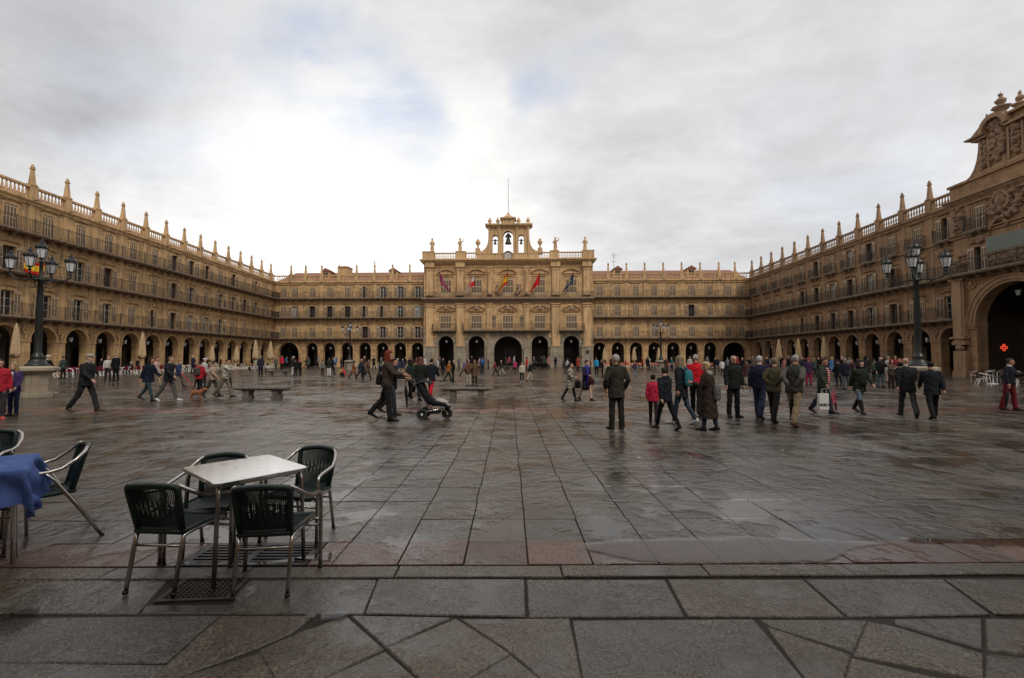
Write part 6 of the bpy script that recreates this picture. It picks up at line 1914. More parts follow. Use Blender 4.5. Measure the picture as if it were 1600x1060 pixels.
        for q in (-1, 1): mb.tube([hp_(q * .075, .03, .05), hp_(q * .088, .035, -.03), hp_(q * .09, .02, L2 * .8)], [.02, .026, .022], 6)
    elif hk == 'pony':
        mb.rings(cap_rings(1.05)); mb.tube([hp_(0, -.09, .03), hp_(0, -.15, .0), hp_(0, -.14, -.12)], [.025, .03, .015], 6)
    elif hk in ('cap', 'hat', 'hood'):
        mb.rings(cap_rings(1.03))
    raw(mb, "hair", hm, body, .014 if near else .02, .006, smooth=1)
    if hk == 'cap':
        mb = M2(); mb.smooth = True
        rs = []
        for z_, g, yo in ((.03, .088, .0), (.05, .104, .012), (.085, .102, .015), (.112, .075, .01), (.122, .03, .0)): rs.append([hp_(g * .92 * math.cos(2 * math.pi * i / 14), yo - .008 + g * 1.12 * math.sin(2 * math.pi * i / 14), z_) for i in range(14)])
        mb.rings(rs); mb.rings([[hp_(-.06, .085, .04), hp_(.06, .085, .04), hp_(.06, .085, .055), hp_(-.06, .085, .055)], [hp_(-.045, .15, .03), hp_(.045, .15, .03), hp_(.045, .15, .038), hp_(-.045, .15, .038)]])
        mb.build("flat_cap", cloth(hair[2]), body)
    elif hk in ('hat', 'hood'):
        mb = M2(); mb.rings([[hp_(v_[0], v_[1], v_[2]) for v_ in [(g * math.cos(2 * math.pi * i / 14) * .93, -.012 + g * math.sin(2 * math.pi * i / 14) * 1.1, z_) for i in range(14)]] for z_, g in ((-.03 if hk == 'hood' else .02, .082), (.03, .092), (.08, .088), (.12, .06), (.138, .02))]); raw(mb, "knitted_hat", cloth(hair[2]), body, .016, .004)
    # ---- face marks small but present when near
    if near:
        mb = M2(); mb.smooth = True
        for q in (-1, 1): mb.ball(hp_(q * .028, .0885, .012), .0085, .006, .0065, 6, 4)
        mb.build("eyes", M['black'], body)
    # ---- extras worn
    for ex in extras:
        k0 = ex[0]
        if k0 == 'scarf':
            mb = M2(); ell_tube(mb, [(0, sp(1.48) + .008, z + dz, r, r) for z, r in ((1.43, .10), (1.47, .105), (1.52, .085))], 12)
            mb.tube([V((.05, .10 + sp(1.4), 1.43 + dz)), V((.06, .165 + sp(1.2), 1.25 + dz)), V((.07, .16, ex[2] + dz))], [.035, .045, .05], 8); raw(mb, "scarf", cloth(ex[1]), body, vox, .01)
        elif k0 == 'collar':
            mb = M2(); mb.smooth = True; ell_tube(mb, [(0, sp(1.5) + .006, z + dz, r, r) for z, r in ((1.47, .074), (1.535, .064))], 12); mb.build("collar", cloth(ex[1]), body)
        elif k0 == 'front':   # shirt front showing in an open jacket
            mb = M2(); mb.smooth = True
            pts = [(1.45, .035, .090), (1.34, .055, .148), (1.2, .06, .15), (1.05, .055, .148), (.92, .045, .15)]
            off = t_in * 1.0
            mb.rings([[V((-w_, yy + off - .012 + sp(z), z + dz)), V((0, yy + off - .004 + sp(z), z + dz)), V((w_, yy + off - .012 + sp(z), z + dz)), V((w_ * .8, yy - .03 + sp(z), z + dz)), V((-w_ * .8, yy - .03 + sp(z), z + dz))] for z, w_, yy in pts]); mb.build("shirt_front", cloth(ex[1], .85, *ex[2:4]), body)
        elif k0 == 'sleeves':
            mb = M2()
            for sh, e, w, d2, q in armpts: r0 = .054 + min(t_in, .032) * .75; mb.tube([sh + up - V((q * .02, 0, 0)), (sh + e) / 2 + up, e + up, (e + w) / 2 + up, w + up], [r0 * 1.06, r0, r0 * .92, r0 * .85, r0 * .75], 10)
            raw(mb, "sleeves", cloth(ex[1], .85, *ex[2:4]), body, vox, .012)
        elif k0 == 'hood':
            mb = M2(); ell_tube(mb, [(0, sp(1.5) - .06, z + dz, rx, ry) for z, rx, ry in ((1.38, .06, .04), (1.43, .11, .065), (1.49, .12, .07), (1.53, .09, .05))], 12); raw(mb, "hood", cloth(ex[1]), body, vox, .012)
    world_m = Matrix.Translation((x, y, 0)) @ Matrix.Rotation(rz, 4, 'Z') @ Matrix.Diagonal((s, s, s, 1))
    body['_'] = 0; del body['_']
    return dict(body=body, hands=[world_m @ (a[2] + up + a[3] * .085) for a in armpts], m=world_m, sp=sp, dz=dz, rz=rz, s=s)


def backpack(p, col, label, name="backpack", z=1.22, c2=None):
    s = p['s']; m = p['m']
    o = empty(name, m @ V((0, -.16 + p['sp'](z), z + p['dz'])), p['rz']); o.scale = (s, s, s); tag(o, label, "backpack")
    mb = MB(); ell_tube(mb, [(0, -.05, zz_, rx, ry) for zz_, rx, ry in ((-.22, .10, .05), (-.19, .14, .085), (-.02, .15, .095), (.12, .135, .08), (.19, .09, .05))], 12)
    raw(mb, "pack", cloth(col), o, .02, .008)
    mb = MB(); mb.smooth = True
    for q in (-1, 1): mb.tube([(q * .08, .01, .18), (q * .12, .09, .26), (q * .13, .20, .2), (q * .14, .22, .05), (q * .13, .05, -.14)], .018, 5)
    mb.build("straps", cloth(c2 or col), o)


def handbag(p, hand, col, label, w=.30, h=.24, d=.09, drop=.22, cat="handbag", rough=.4, text=None):
    hnd = p['hands'][hand]
    o = empty("handbag" if cat == "handbag" else cat.replace(" ", "_"), hnd - V((0, 0, drop + h)), p['rz'] + math.pi / 2); tag(o, label, cat)
    mb = MB(); mb.rings([[(-w / 2 * f, -d / 2 * g, z), (w / 2 * f, -d / 2 * g, z), (w / 2 * f, d / 2 * g, z), (-w / 2 * f, d / 2 * g, z)] for f, g, z in ((.96, .9, 0), (1, 1, .02), (.98, .9, h * .6), (.9, .45, h))]); mb.build("bag_body", cloth(col, rough), o)
    mb = MB(); mb.smooth = True
    for q in (-1, 1): mb.tube([(-w * .25, q * d * .2, h - .01), (-w * .18, q * .01, h + drop * .8), (0, 0, h + drop), (w * .18, q * .01, h + drop * .8), (w * .25, q * d * .2, h - .01)], .007, 5)
    mb.build("bag_handles", cloth(col, rough), o)
    return o


M['skins'] = [plain("skin_%d" % i, c, .5, 0, .07) for i, c in enumerate(((.45, .25, .18), (.40, .21, .145), (.52, .31, .24), (.36, .18, .12)))]
BLK, NAVY, DGRY, WHT, BRN, OLV, BGE, REDc, JEAN, TEAL = (.008, .008, .009), (.010, .013, .027), (.024, .024, .026), (.52, .51, .49), (.055, .032, .022), (.052, .05, .026), (.30, .245, .165), (.36, .018, .028), (.05, .08, .14), (.02, .05, .06)
GREYH, WHITEH, DKH, BRH, BLH, REDH = (.24, .23, .22), (.42, .41, .39), (.012, .009, .008), (.035, .02, .013), (.30, .20, .09), (.15, .028, .012)
RT, AW, LF, TO = 0, 90, 180, -90          # facing right, away, left, towards the viewer

random.seed(31)
# ---- left
person(3, 655, 570, -50, 'step', ('jacket', (.38, .02, .035)), ('jeans', DGRY), ('short', BRH), "person in a bright red jacket cut by the left edge", near=True, sex='f', X=G(-3, 655), height=1.6, shoe=(.35, .05, .05))
p = person(20, 650, 567, -75, 'stand2', ('cardigan', (.05, .03, .11)), ('jeans', (.015, .02, .06)), ('long', BLH), "blond woman in sunglasses and purple cardigan beside the red jacket", near=True, sex='f', extras=(('front', WHT),))
mb = MB(); m_ = p['m']
for q in (-1, 1): mb.ball((q * .032, .112, 1.652 + p['dz']), .027, .008, .019, 8, 4)
mb.tube([(-.07, .02, 1.655 + p['dz']), (-.06, .1, 1.657 + p['dz']), (.06, .1, 1.657 + p['dz']), (.07, .02, 1.655 + p['dz'])], .004, 4)
mb.build("sunglasses", M['black'], p['body'])
person(133, 643.5, 551, RT, 'walk', ('jacket', (.018, .018, .019)), ('pants', (.022, .022, .024)), ('cap', GREYH, (.30, .27, .22)), "heavy man in flat cap and dark jacket striding right", near=True, bulk=1.9, extras=(('collar', (.25, .25, .25)),), shoe=(.07, .045, .03), hem=.82)
person(71, 603, 554, RT, 'walk2', ('jacket', BLK), ('pants', (.13, .10, .06)), ('cap', GREYH, (.52, .48, .42)), "man in pale cap and khaki trousers passing behind the left lamp post", extras=(('collar', WHT),))
person(98, 592, 557, LF, 'stand', ('jacket', (.035, .06, .045)), ('pants', BLK), ('short', DKH), "man in a green jacket among the red chairs by the left lamp post")
person(168, 596, 557, -40, 'hold', ('shirt', (.50, .47, .42)), ('pants', DGRY), ('bald', GREYH), "man in a white shirt talking in front of the left chairs")
person(180.5, 596, 552, 170, 'stand', ('suit', BLK), ('pants', BLK), ('bald', GREYH), "man in black suit facing the man in a white shirt", extras=(('collar', WHT),))
person(157, 586, 560, 0, 'stand', ('jacket', BLK), ('pants', BLK), ('short', BRH), "dark figure standing under the left arches between two suits")
person(205, 585, 557, 180, 'sit', ('jacket', TEAL), ('pants', BLK), ('short', WHITEH), "seated person in dark teal at the left arcade chairs", height=1.6)
person(231, 626, 557, RT, 'walk2', ('coat', NAVY), ('jeans', (.03, .06, .075)), ('bob', BRH), "woman in a navy coat walking right, leftmost of the group of walkers", near=True, sex='f', hem=.78, bulk=1.4, extras=(('collar', (.35, .3, .28)),))
person(242, 605, 557, RT, 'walk', ('shirt', (.5, .3, .3)), ('jeans', BGE), ('short', BRH), "person in pale pink partly hidden behind the woman in navy")
person(262, 626.5, 555, RT, 'walk', ('jacket', (.016, .018, .024)), ('pants', (.085, .08, .072)), ('short', (.10, .075, .06)), "man in dark jacket, grey trousers and white trainers walking right", near=True, shoe=(.5, .5, .48), extras=(('collar', (.3, .28, .26)),), bulk=1.3)
person(278, 604, 562, RT, 'walk', ('jacket', (.03, .045, .12)), ('pants', (.07, .05, .04)), ('short', BRH), "person in blue jacket leaning forward behind the man with white trainers")
person(301, 583, 552, LF, 'behind_stand', ('suit', (.02, .022, .045)), ('pants', BLK), ('bald', GREYH), "man in a navy suit standing before the left arcade")
p = person(311, 615, 564, AW, 'step', ('puffer', REDc), ('jeans', BLK), ('short', DKH), "woman in red jacket with grey backpack seen from behind", near=True, sex='f')
backpack(p, (.06, .05, .05), "grey backpack on the woman in a red jacket, far left group")
person(318, 606, 560, RT, 'stand', ('jacket', (.45, .43, .42)), ('jeans', DGRY), ('cap', GREYH, (.55, .54, .52)), "person in white cap and pale jacket behind the grey backpack")
person(331.5, 620, 564, RT, 'walk', ('jacket', (.34, .25, .18)), ('pants', (.055, .05, .045)), ('short', DKH), "short person in a beige jacket beside the small dog", near=True, sex='f', hem=.85)
person(351, 620.5, 560, RT, 'reach', ('shirt', (.42, .39, .33)), ('pants', (.15, .125, .09)), ('short', DKH), "man in pale shirt leaning forward on a black umbrella", near=True, hem=.86)
dg = raw(dog_raw, "dog", cloth((.30, .12, .05)), None, .016, .006, (*DOG, 0), R(0)); tag(dg, "small ginger dog standing at the feet of the beige jacket walker", "dog")
person(390, 587, 566, 200, 'walk', ('puffer', BLK), ('jeans', (.28, .2, .18)), ('short', BRH), "small child in dark jacket running before the left corner", height=.98)
person(407, 587.5, 556, LF - 60, 'stand', ('coat', (.02, .018, .035)), ('pants', BLK), ('short', GREYH), "man in a long dark blue coat with umbrella before the left corner")
person(399, 580, 558, 0, 'stand', ('shirt', (.30, .38, .26)), ('jeans', (.3, .3, .28)), ('short', BRH), "person in pale green by the far left parasols")
person(431, 579, 558, TO, 'stand', ('jacket', (.10, .11, .08)), ('pants', (.06, .06, .05)), ('short', BRH), "person in grey green jacket left of the red jacket in the far corner")
person(440, 579, 555, TO, 'stand', ('jacket', (.50, .02, .05)), ('pants', BLK), ('short', BRH), "person in bright red jacket standing in the far left corner")
person(447, 575, 557, RT, 'stand', ('jacket', (.03, .13, .26)), ('pants', BLK), ('short', DKH), "person in blue jacket behind the bright red jacket in the corner")
person(457, 588, 557, 30, 'stand2', ('jacket', (.02, .03, .022)), ('pants', (.50, .46, .42)), ('cap', GREYH, (.4, .38, .34)), "man in dark green jacket and white trousers beside the far bench", bulk=1.5)
person(462, 588, 562, 160, 'stand', ('jacket', BLK), ('pants', BLK), ('short', BRH), "dark dressed person facing the man in white trousers by the bench")
person(469, 587.5, 562, 170, 'front', ('suit', BLK), ('pants', BLK), ('bald', GREYH), "man in black standing right of the far bench group")
person(467, 577, 556, RT, 'stand', ('jacket', (.25, .05, .05)), ('pants', BLK), ('short', BRH), "person in dark red top behind the far bench group")
person(482, 577, 558, TO, 'stand', ('coat', (.05, .06, .05)), ('pants', DGRY), ('short', DKH), "person in dark green coat alone near the first small arches")
person(497, 577, 556, RT, 'stand', ('jacket', (.18, .18, .18)), ('pants', BLK), ('short', DKH), "person in light grey jacket behind the group at centre left")
person(503.5, 587, 562, AW, 'stand2', ('jacket', (.16, .15, .14)), ('pants', (.03, .02, .02)), ('short', BRH), "person in grey jacket with back to us beside white trousers", sex='f')
person(514, 589, 558, AW, 'front', ('jacket', (.02, .022, .018)), ('pants', (.55, .52, .48)), ('short', DKH), "person in black jacket and white trousers seen from behind", bulk=1.3)
person(519, 586, 558, RT, 'step', ('jacket', BLK), ('pants', BLK), ('short', DKH), "dark figure right behind the white trousers at centre left")
person(523.5, 578, 556, TO, 'stand', ('jacket', (.04, .10, .26)), ('jeans', (.07, .09, .2)), ('short', BRH), "person in open blue jacket over white shirt at centre left", extras=(('front', WHT),))
person(530, 589, 574, RT, 'crouch', ('jacket', (.45, .42, .06)), ('pants', BLK), ('short', DKH), "child in yellow crouching on the wet paving", height=1.05)
person(539, 590, 574, LF, 'crouch', ('jacket', (.50, .04, .05)), ('pants', BLK), ('short', (.5, .05, .05)), "child in red crouching beside the child in yellow", height=1.05)
person(552, 592.5, 563, RT, 'walk', ('coat', (.24, .075, .035)), ('jeans', BLK), ('bob', DKH), "woman in a rust coat walking at centre left", sex='f', extras=(('scarf', (.4, .36, .3), 1.0),))
person(563, 592.5, 560, RT, 'walk2', ('coat', (.02, .028, .045)), ('pants', BLK), ('bald', WHITEH), "white haired man in dark blue coat beside the rust coat")
person(574, 593, 561, RT, 'walk', ('coat', (.10, .05, .04)), ('pants', BLK), ('short', DKH), "person in brown coat striding, right of the dark blue coat", hem=.7)
person(568, 586, 556, RT, 'stand', ('jacket', (.07, .03, .025)), ('pants', BLK), ('short', BRH), "taller person in maroon jacket behind the walking trio")
person(584, 578.5, 557, TO, 'push', ('jacket', BLK), ('pants', BLK), ('short', BRH), "person in black pushing a buggy far behind the red haired woman")
# ---- the red haired woman and company
p = person(604, 657.5, 548, 4, 'push', ('jacket', (.048, .036, .030)), ('pants', (.014, .013, .014)), ('long', REDH), "red haired woman in brown leather jacket pushing the pushchair", near=True, sex='f', shoe=(.012, .01, .01), hem=.86, bulk=1.1, head_turn=-10)
o = empty("shoulder_bag", p['m'] @ V((-.02, -.20, .90 + p['dz'])), p['rz']); tag(o, "black bag slung behind the red haired woman", "handbag")
mb = MB(); ell_tube(mb, [(0, 0, z, rx, ry) for z, rx, ry in ((0, .08, .05), (.05, .13, .085), (.22, .12, .07), (.32, .07, .03))], 12); raw(mb, "bag_body", cloth(BLK, .5), o, .018, .008)
mb = MB(); mb.tube([(0, 0, .3), (.05, .02, .6), (.10, .16, .72), (.12, .3, .5)], .012, 5); mb.build("bag_strap", cloth(BLK, .5), o)
person(611, 652, 560, 0, 'push', ('jacket', (.012, .012, .013)), ('pants', (.03, .035, .035)), ('short', DKH), "dark dressed companion hidden behind the red haired woman", near=True, X=(G(608, 651)[0], G(608, 651)[1] + .35), shoe=(.02, .02, .02))
person(621, 592, 560, AW, 'stand', ('jacket', (.03, .04, .07)), ('pants', (.32, .3, .28)), ('short', WHITEH), "grey haired person in blue right of the red haired woman's head")
person(629, 588, 561, AW, 'stand', ('jacket', (.02, .028, .05)), ('pants', BGE), ('short', GREYH), "person in navy with pale trousers near the red haired woman")
person(642, 622, 561, 70, 'step', ('coat', (.018, .03, .024)), ('pants', BLK), ('bob', BRH), "woman in a dark green coat walking away behind the pushchair", near=True, sex='f', hem=.76)
p = person(656, 626, 558, 80, 'step', ('coat', (.013, .018, .015)), ('jeans', (.02, .02, .022)), ('long', (.12, .05, .035)), "auburn haired woman in black coat walking away behind the pushchair", near=True, sex='f', hem=.78, bulk=1.3)
handbag(p, 1, (.5, .49, .47), "small white bag at the side of the auburn haired woman", w=.26, h=.08, drop=.05)
person(673, 623, 559, 75, 'walk', ('coat', (.011, .013, .020)), ('pants', (.50, .012, .028)), ('short', DKH), "person in navy coat and bright red trousers walking away", near=True, hem=.80, bulk=1.4)
person(684, 585.5, 561, RT, 'stand', ('jacket', (.42, .40, .38)), ('jeans', DGRY), ('short', DKH), "person in white jacket with shopping bag before the town hall pedestal", sex='f')
person(692, 586, 560, TO, 'stand', ('jacket', BLK), ('pants', BLK), ('short', DKH), "person in black beside the white jacket before the town hall")
person(688, 578, 557, LF, 'walk', ('jacket', (.05, .05, .05)), ('pants', DGRY), ('short', BRH), "distant dark walker at the foot of the left town hall arch")
person(700.5, 596, 563, 20, 'walk', ('jacket', (.38, .13, .03)), ('pants', (.02, .028, .022)), ('bald', WHITEH), "man in orange jacket strolling before the town hall")
person(708, 597, 563, 10, 'stand', ('suit', BLK), ('pants', BLK), ('bald', GREYH), "man in dark suit at the side of the orange jacket")
person(725, 589, 562, 30, 'walk2', ('jacket', (.17, .09, .26)), ('pants', BLK), ('short', GREYH), "person in a purple jacket before the town hall")
person(732, 603, 562, AW, 'behind_stand', ('jacket', (.11, .055, .03)), ('pants', (.36, .31, .22)), ('bald', GREYH), "man in brown jacket and beige trousers behind the near bench", bulk=1.3)
person(741.5, 603, 563, AW, 'stand', ('coat', (.10, .065, .035)), ('jeans', BLK), ('long', (.16, .09, .06)), "woman in olive brown coat and black boots behind the near bench", sex='f', hem=.62)
person(737, 580, 556, TO, 'stand', ('jacket', BLK), ('pants', BLK), ('short', DKH), "dark figure at the foot of the town hall, left of the big arch")
person(748, 583, 558, RT, 'walk', ('jacket', (.32, .2, .2)), ('pants', (.05, .03, .03)), ('short', BRH), "person in pink and grey before the town hall arch")
p = person(754, 584, 557, AW, 'stand', ('jacket', (.05, .07, .12)), ('pants', (.015, .02, .03)), ('short', DKH), "person with blue backpack before the town hall arch")
backpack(p, (.04, .12, .26), "blue backpack before the left town hall arch")
person(774, 587, 564, LF, 'walk', ('jacket', (.20, .02, .05)), ('pants', (.03, .02, .025)), ('short', DKH), "person in maroon jacket walking left before the big arch")
person(784, 587.5, 563, LF, 'walk2', ('jacket', (.04, .035, .03)), ('jeans', (.42, .4, .38)), ('short', WHITEH), "person in black top and white trousers near the far centre bench")
person(795, 577, 556, 30, 'walk', ('jacket', (.30, .05, .05)), ('pants', BLK), ('short', DKH), "person in red and white deep under the big arch")
person(803, 577, 556, RT, 'stand', ('shirt', (.4, .38, .36)), ('pants', DGRY), ('short', BRH), "person in white shirt at the big town hall arch")
person(805, 584, 563, AW, 'step', ('puffer', (.36, .03, .12)), ('jeans', (.05, .02, .03)), ('short', DKH), "child in pink jacket before the big arch", height=1.35)
person(815.5, 597, 566, TO, 'stand', ('jacket', (.46, .41, .32)), ('jeans', BLK), ('short', BRH), "person in cream jacket and black leggings on the square at centre", sex='f', shoe=(.3, .3, .32))
person(823, 580, 558, RT, 'stand', ('coat', (.50, .02, .04)), ('pants', BLK), ('long', DKH), "woman in scarlet coat before the town hall", sex='f')
person(828.5, 596, 564, 20, 'walk', ('jacket', (.02, .02, .022)), ('pants', (.36, .32, .25)), ('bald', GREYH), "man in black jacket and beige trousers right of the cream jacket", bulk=1.4)
person(833, 578, 556, RT, 'walk', ('jacket', (.05, .05, .06)), ('pants', BLK), ('short', DKH), "distant person in black and white before the fourth town hall arch", extras=(('front', WHT),))
person(846, 577, 557, TO, 'stand', ('jacket', BLK), ('pants', BLK), ('short', DKH), "left of two dark figures before the fourth town hall arch")
person(850, 577, 556, TO, 'stand', ('jacket', (.03, .045, .05)), ('pants', BLK), ('short', DKH), "right of two dark figures before the fourth town hall arch")
person(857.5, 577, 555, TO, 'stand', ('coat', (.30, .17, .13)), ('pants', (.04, .03, .03)), ('short', BRH), "person in salmon coat against the town hall pier")
person(880, 576, 559, 0, 'stand', ('jacket', (.12, .16, .14)), ('pants', BLK), ('short', DKH), "pale green jacket at the last town hall arch")
person(886, 583, 560, 20, 'walk', ('shirt', (.45, .44, .43)), ('pants', (.02, .02, .022)), ('short', DKH), "man in white shirt and black trousers striding by the last arch")
# ---- right of centre
p = person(891, 627, 566, -35, 'bagwalk', ('coat', (.34, .30, .24), 'diagonal', (.035, .032, .03)), ('jeans', DGRY), ('short', BRH), "woman in a pale raincoat with dark diagonal bands", near=True, sex='f', hem=.62)
handbag(p, 1, BLK, "black handbag carried by the woman in the banded raincoat", w=.22, h=.26, drop=.12)
p = person(916, 626, 562, -60, 'bagwalk', ('coat', (.02, .018, .035)), ('skirt', (.02, .018, .03)), ('curly', BRH), "woman in navy coat with a vivid blue scarf", near=True, sex='f', hem=.56, extras=(('scarf', (.05, .04, .35), .72),), shoe=(.03, .012, .01))
handbag(p, 1, (.06, .012, .02), "maroon handbag held by the woman with the blue scarf", w=.30, h=.22, drop=.10)
person(932, 585, 559, AW, 'stand', ('puffer', (.03, .22, .45)), ('pants', BLK), ('short', (.2, .1, .04)), "child in bright turquoise jacket before the first right arches")
person(923, 578, 560, RT, 'stand', ('jacket', (.3, .1, .1)), ('pants', BLK), ('short', BRH), "distant person in brick red between the blue scarf and turquoise jacket")
person(963.5, 671, 554, 100, 'pocket', ('suit', (.030, .028, .022)), ('pants', (.022, .018, .016)), ('short', (.33, .31, .29)), "grey haired man in a dark suit standing with his back to us", near=True, bulk=1.5, hem=.74, head_turn=25)
person(941, 590, 562, LF, 'stand', ('jacket', BLK), ('pants', BLK), ('short', DKH), "dark figure at the left shoulder of the man in the dark suit")
person(978, 577, 562, RT, 'stand', ('jacket', (.4, .02, .05)), ('pants', BLK), ('short', DKH), "person in red coat among the orange chairs")
person(992, 588.5, 564, TO, 'stand', ('jacket', (.05, .03, .06)), ('jeans', (.16, .2, .28)), ('short', BRH), "child in light blue jeans between the grey haired man and the lamp", height=1.3)
person(1021, 661, 585, 70, 'step', ('puffer', (.42, .018, .05)), ('jeans', (.03, .015, .02)), ('short', DKH), "small child in a red padded jacket at the boy's left", near=True, bulk=.9)
person(1041, 671, 572, 112, 'walk', ('puffer', (.013, .015, .022)), ('jeans', BLK), ('short', (.02, .012, .01)), "boy in black padded jacket with its hood down", near=True, extras=(('hood', (.013, .015, .022)),), bulk=.85)
p = person(1066, 663, 556, 130, 'step', ('jacket', (.016, .017, .020)), ('jeans', (.035, .05, .07)), ('long', (.22, .16, .10)), "fair haired woman in black jacket wearing a turquoise backpack", near=True, sex='f', shoe=(.5, .5, .48), hem=.72, bulk=1.3)
backpack(p, (.03, .17, .20), "turquoise and white backpack on the fair haired woman")
person(1088, 648, 553, 60, 'step', ('jacket', (.50, .012, .022)), ('pants', BLK), ('short', (.34, .32, .30)), "grey haired man in a red jacket between two women", near=True, hem=.86)
p = person(1108, 673, 566, 140, 'hold', ('long', (.030, .020, .016)), ('jeans', (.035, .05, .075)), ('curly', (.42, .31, .18)), "curly blond woman with a grey scarf and long brown coat", near=True, sex='f', hem=.33, extras=(('hood', (.26, .26, .26)),), bulk=1.5, head_turn=15)
backpack(p, (.10, .10, .09), "grey patterned rucksack on the shoulder of the curly blond woman", z=1.0)
person(1146.5, 651.5, 555.5, -88, 'stand', ('jacket', (.016, .017, .016)), ('pants', (.016, .015, .017)), ('bald', (.1, .07, .06)), "bald man in black with his arms apart facing us", near=True, bulk=1.8, extras=())
person(1129, 588, 562, AW, 'stand', ('jacket', (.5, .5, .5)), ('jeans', DGRY), ('short', BRH), "person in white jacket behind the bald man's shoulder")
p = person(1168, 602, 562, AW, 'stand', ('coat', (.065, .03, .028)), ('jeans', (.35, .28, .2)), ('short', DKH), "person in maroon brown coat with pale stockings behind the bald man", sex='f', hem=.62)
handbag(p, 0, (.3, .02, .03), "small red bag beside the maroon brown coat", w=.2, h=.2, drop=.05)
person(1187.5, 654, 555, 45, 'step', ('jacket', (.014, .015, .035)), ('pants', (.025, .035, .065)), ('short', WHITEH), "white haired man in navy jumper, leftmost of three walking men", near=True, extras=(('collar', (.3, .3, .34)),), hem=.84, bulk=1.2)
person(1210, 659, 557, 40, 'behind', ('jacket', (.055, .048, .026)), ('pants', (.018, .015, .013)), ('short', (.16, .13, .10)), "man in an olive jacket, middle of the three walking men", near=True, bulk=1.3, hem=.84)
p = person(1242, 665.5, 552, 38, 'behind', ('jacket', (.028, .029, .022)), ('pants', (.19, .145, .085)), ('short', (.30, .29, .27)), "grey haired man in padded vest and khaki trousers, hands behind him", near=True, bulk=1.6, hem=.84, extras=(('sleeves', (.13, .115, .105), 'check', (.04, .035, .04)),), shoe=(.09, .05, .03))
umbrella(p['hands'][0] - V((0, 0, .02)), .78, -.10, .0, "black umbrella hanging behind the man in khaki trousers")
person(1264, 603, 559, 60, 'stand', ('jacket', (.045, .022, .065)), ('pants', (.22, .02, .05)), ('short', (.3, .05, .05)), "person in purple top and crimson trousers beyond the vest man")
p = person(1287, 646, 559, -62, 'step', ('jacket', (.035, .042, .030)), ('pants', (.022, .026, .034)), ('short', (.035, .022, .018)), "man in green jacket over a red and white striped shirt", near=True, bulk=1.5, hem=.84, extras=(('front', (.40, .02, .03), 'stripes', (.6, .55, .55)),))
BAGP = p
person(1302.5, 643, 604, -80, 'step', ('long', (.42, .08, .12)), ('jeans', (.07, .01, .02)), ('hood', BRH, (.42, .08, .12)), "toddler in a pink coat and white boots beside the striped shirt man", near=True, hem=.66, shoe=(.4, .4, .4), height=.66)
person(1322, 609, 560, 95, 'stand', ('jacket', (.012, .015, .028)), ('jeans', (.06, .075, .10)), ('short', GREYH), "broad man in navy seen from behind, right of the striped shirt", bulk=1.7, hem=.78)
person(1311, 605, 562, 80, 'stand', ('jacket', BLK), ('jeans', NAVY), ('short', DKH), "dark dressed person touching the broad man in navy")
person(1333, 600, 561, LF, 'stand', ('jacket', (.06, .03, .035)), ('pants', BLK), ('short', BRH), "person in dark maroon just behind the woman with boots")
p = person(1344, 646, 561, -92, 'walk2', ('jacket', (.022, .028, .020)), ('jeans', (.11, .15, .18), (.016, .012, .012)), ('bob', (.03, .018, .015)), "smiling woman in dark green jacket, light jeans and black boots", near=True, sex='f', hem=.74, bulk=1.5)
o = empty("camera_case", p['m'] @ V((-.02, .20, .98 + p['dz'])), p['rz']); tag(o, "small black camera hanging at the waist of the woman in boots", "camera")
mb = MB(); mb.box(-.07, .07, -.03, .03, 0, .09); mb.build("camera_body", M['black'], o)
mb = MB(); mb.rings([[(.033 * math.cos(q * .785), .03, .045 + .033 * math.sin(q * .785)) for q in range(8)], [(.028 * math.cos(q * .785), .08, .045 + .028 * math.sin(q * .785)) for q in range(8)]]); mb.build("camera_lens", M['black'], o)
mb = MB(); mb.tube([(-.07, 0, .08), (-.10, -.06, .3), (-.07, -.12, .5)], .006, 4); mb.tube([(.07, 0, .08), (.10, -.06, .3), (.07, -.12, .5)], .006, 4); mb.build("camera_strap", M['black'], o)
person(1376, 606, 557, -100, 'phone', ('jacket', (.014, .012, .014)), ('jeans', (.09, .13, .16)), ('short', DKH), "young man in black with light jeans looking down")
person(1388, 599, 557, RT, 'stand', ('jacket', (.40, .39, .37)), ('jeans', (.4, .3, .3)), ('short', GREYH), "person in white jacket behind the young man in light jeans")
person(1393, 607, 562, -80, 'front', ('jacket', (.09, .07, .045)), ('pants', (.03, .012, .015)), ('long', (.15, .02, .02)), "woman in khaki jacket with red scarf beside the suits", sex='f')
person(1368, 596, 561, AW, 'stand', ('jacket', (.05, .08, .06)), ('pants', BLK), ('short', DKH), "person in dull green left of the young man looking down")
person(1409, 605, 560, LF, 'hold', ('jacket', BLK), ('pants', BLK), ('short', (.2, .04, .04)), "person in black mostly hidden by the left suit")
person(1419, 651, 557, 62, 'walk', ('suit', (.017, .017, .018)), ('pants', (.042, .040, .036)), ('bald', (.24, .19, .16)), "balding man in black jacket and grey trousers walking off at right", near=True, bulk=1.6, hem=.76, extras=(('collar', (.3, .3, .3)),))
person(1458, 655, 563, 62, 'walk2', ('suit', (.014, .016, .022)), ('pants', (.012, .011, .012)), ('short', DKH), "dark haired man in navy suit walking off at right", near=True, bulk=1.6, hem=.76)
p = person(1578, 641, 560, -70, 'hold', ('shirt', (.014, .015, .024)), ('pants', (.13, .012, .018)), ('short', (.05, .03, .02)), "man in dark jumper and crimson trousers holding papers at right edge", near=True, bulk=1.8, hem=.88, extras=(('collar', (.6, .58, .55)),), head_turn=25)
o = empty("newspaper", p['hands'][0], p['rz'] + .5); tag(o, "folded papers in the hand of the man in crimson trousers", "papers")
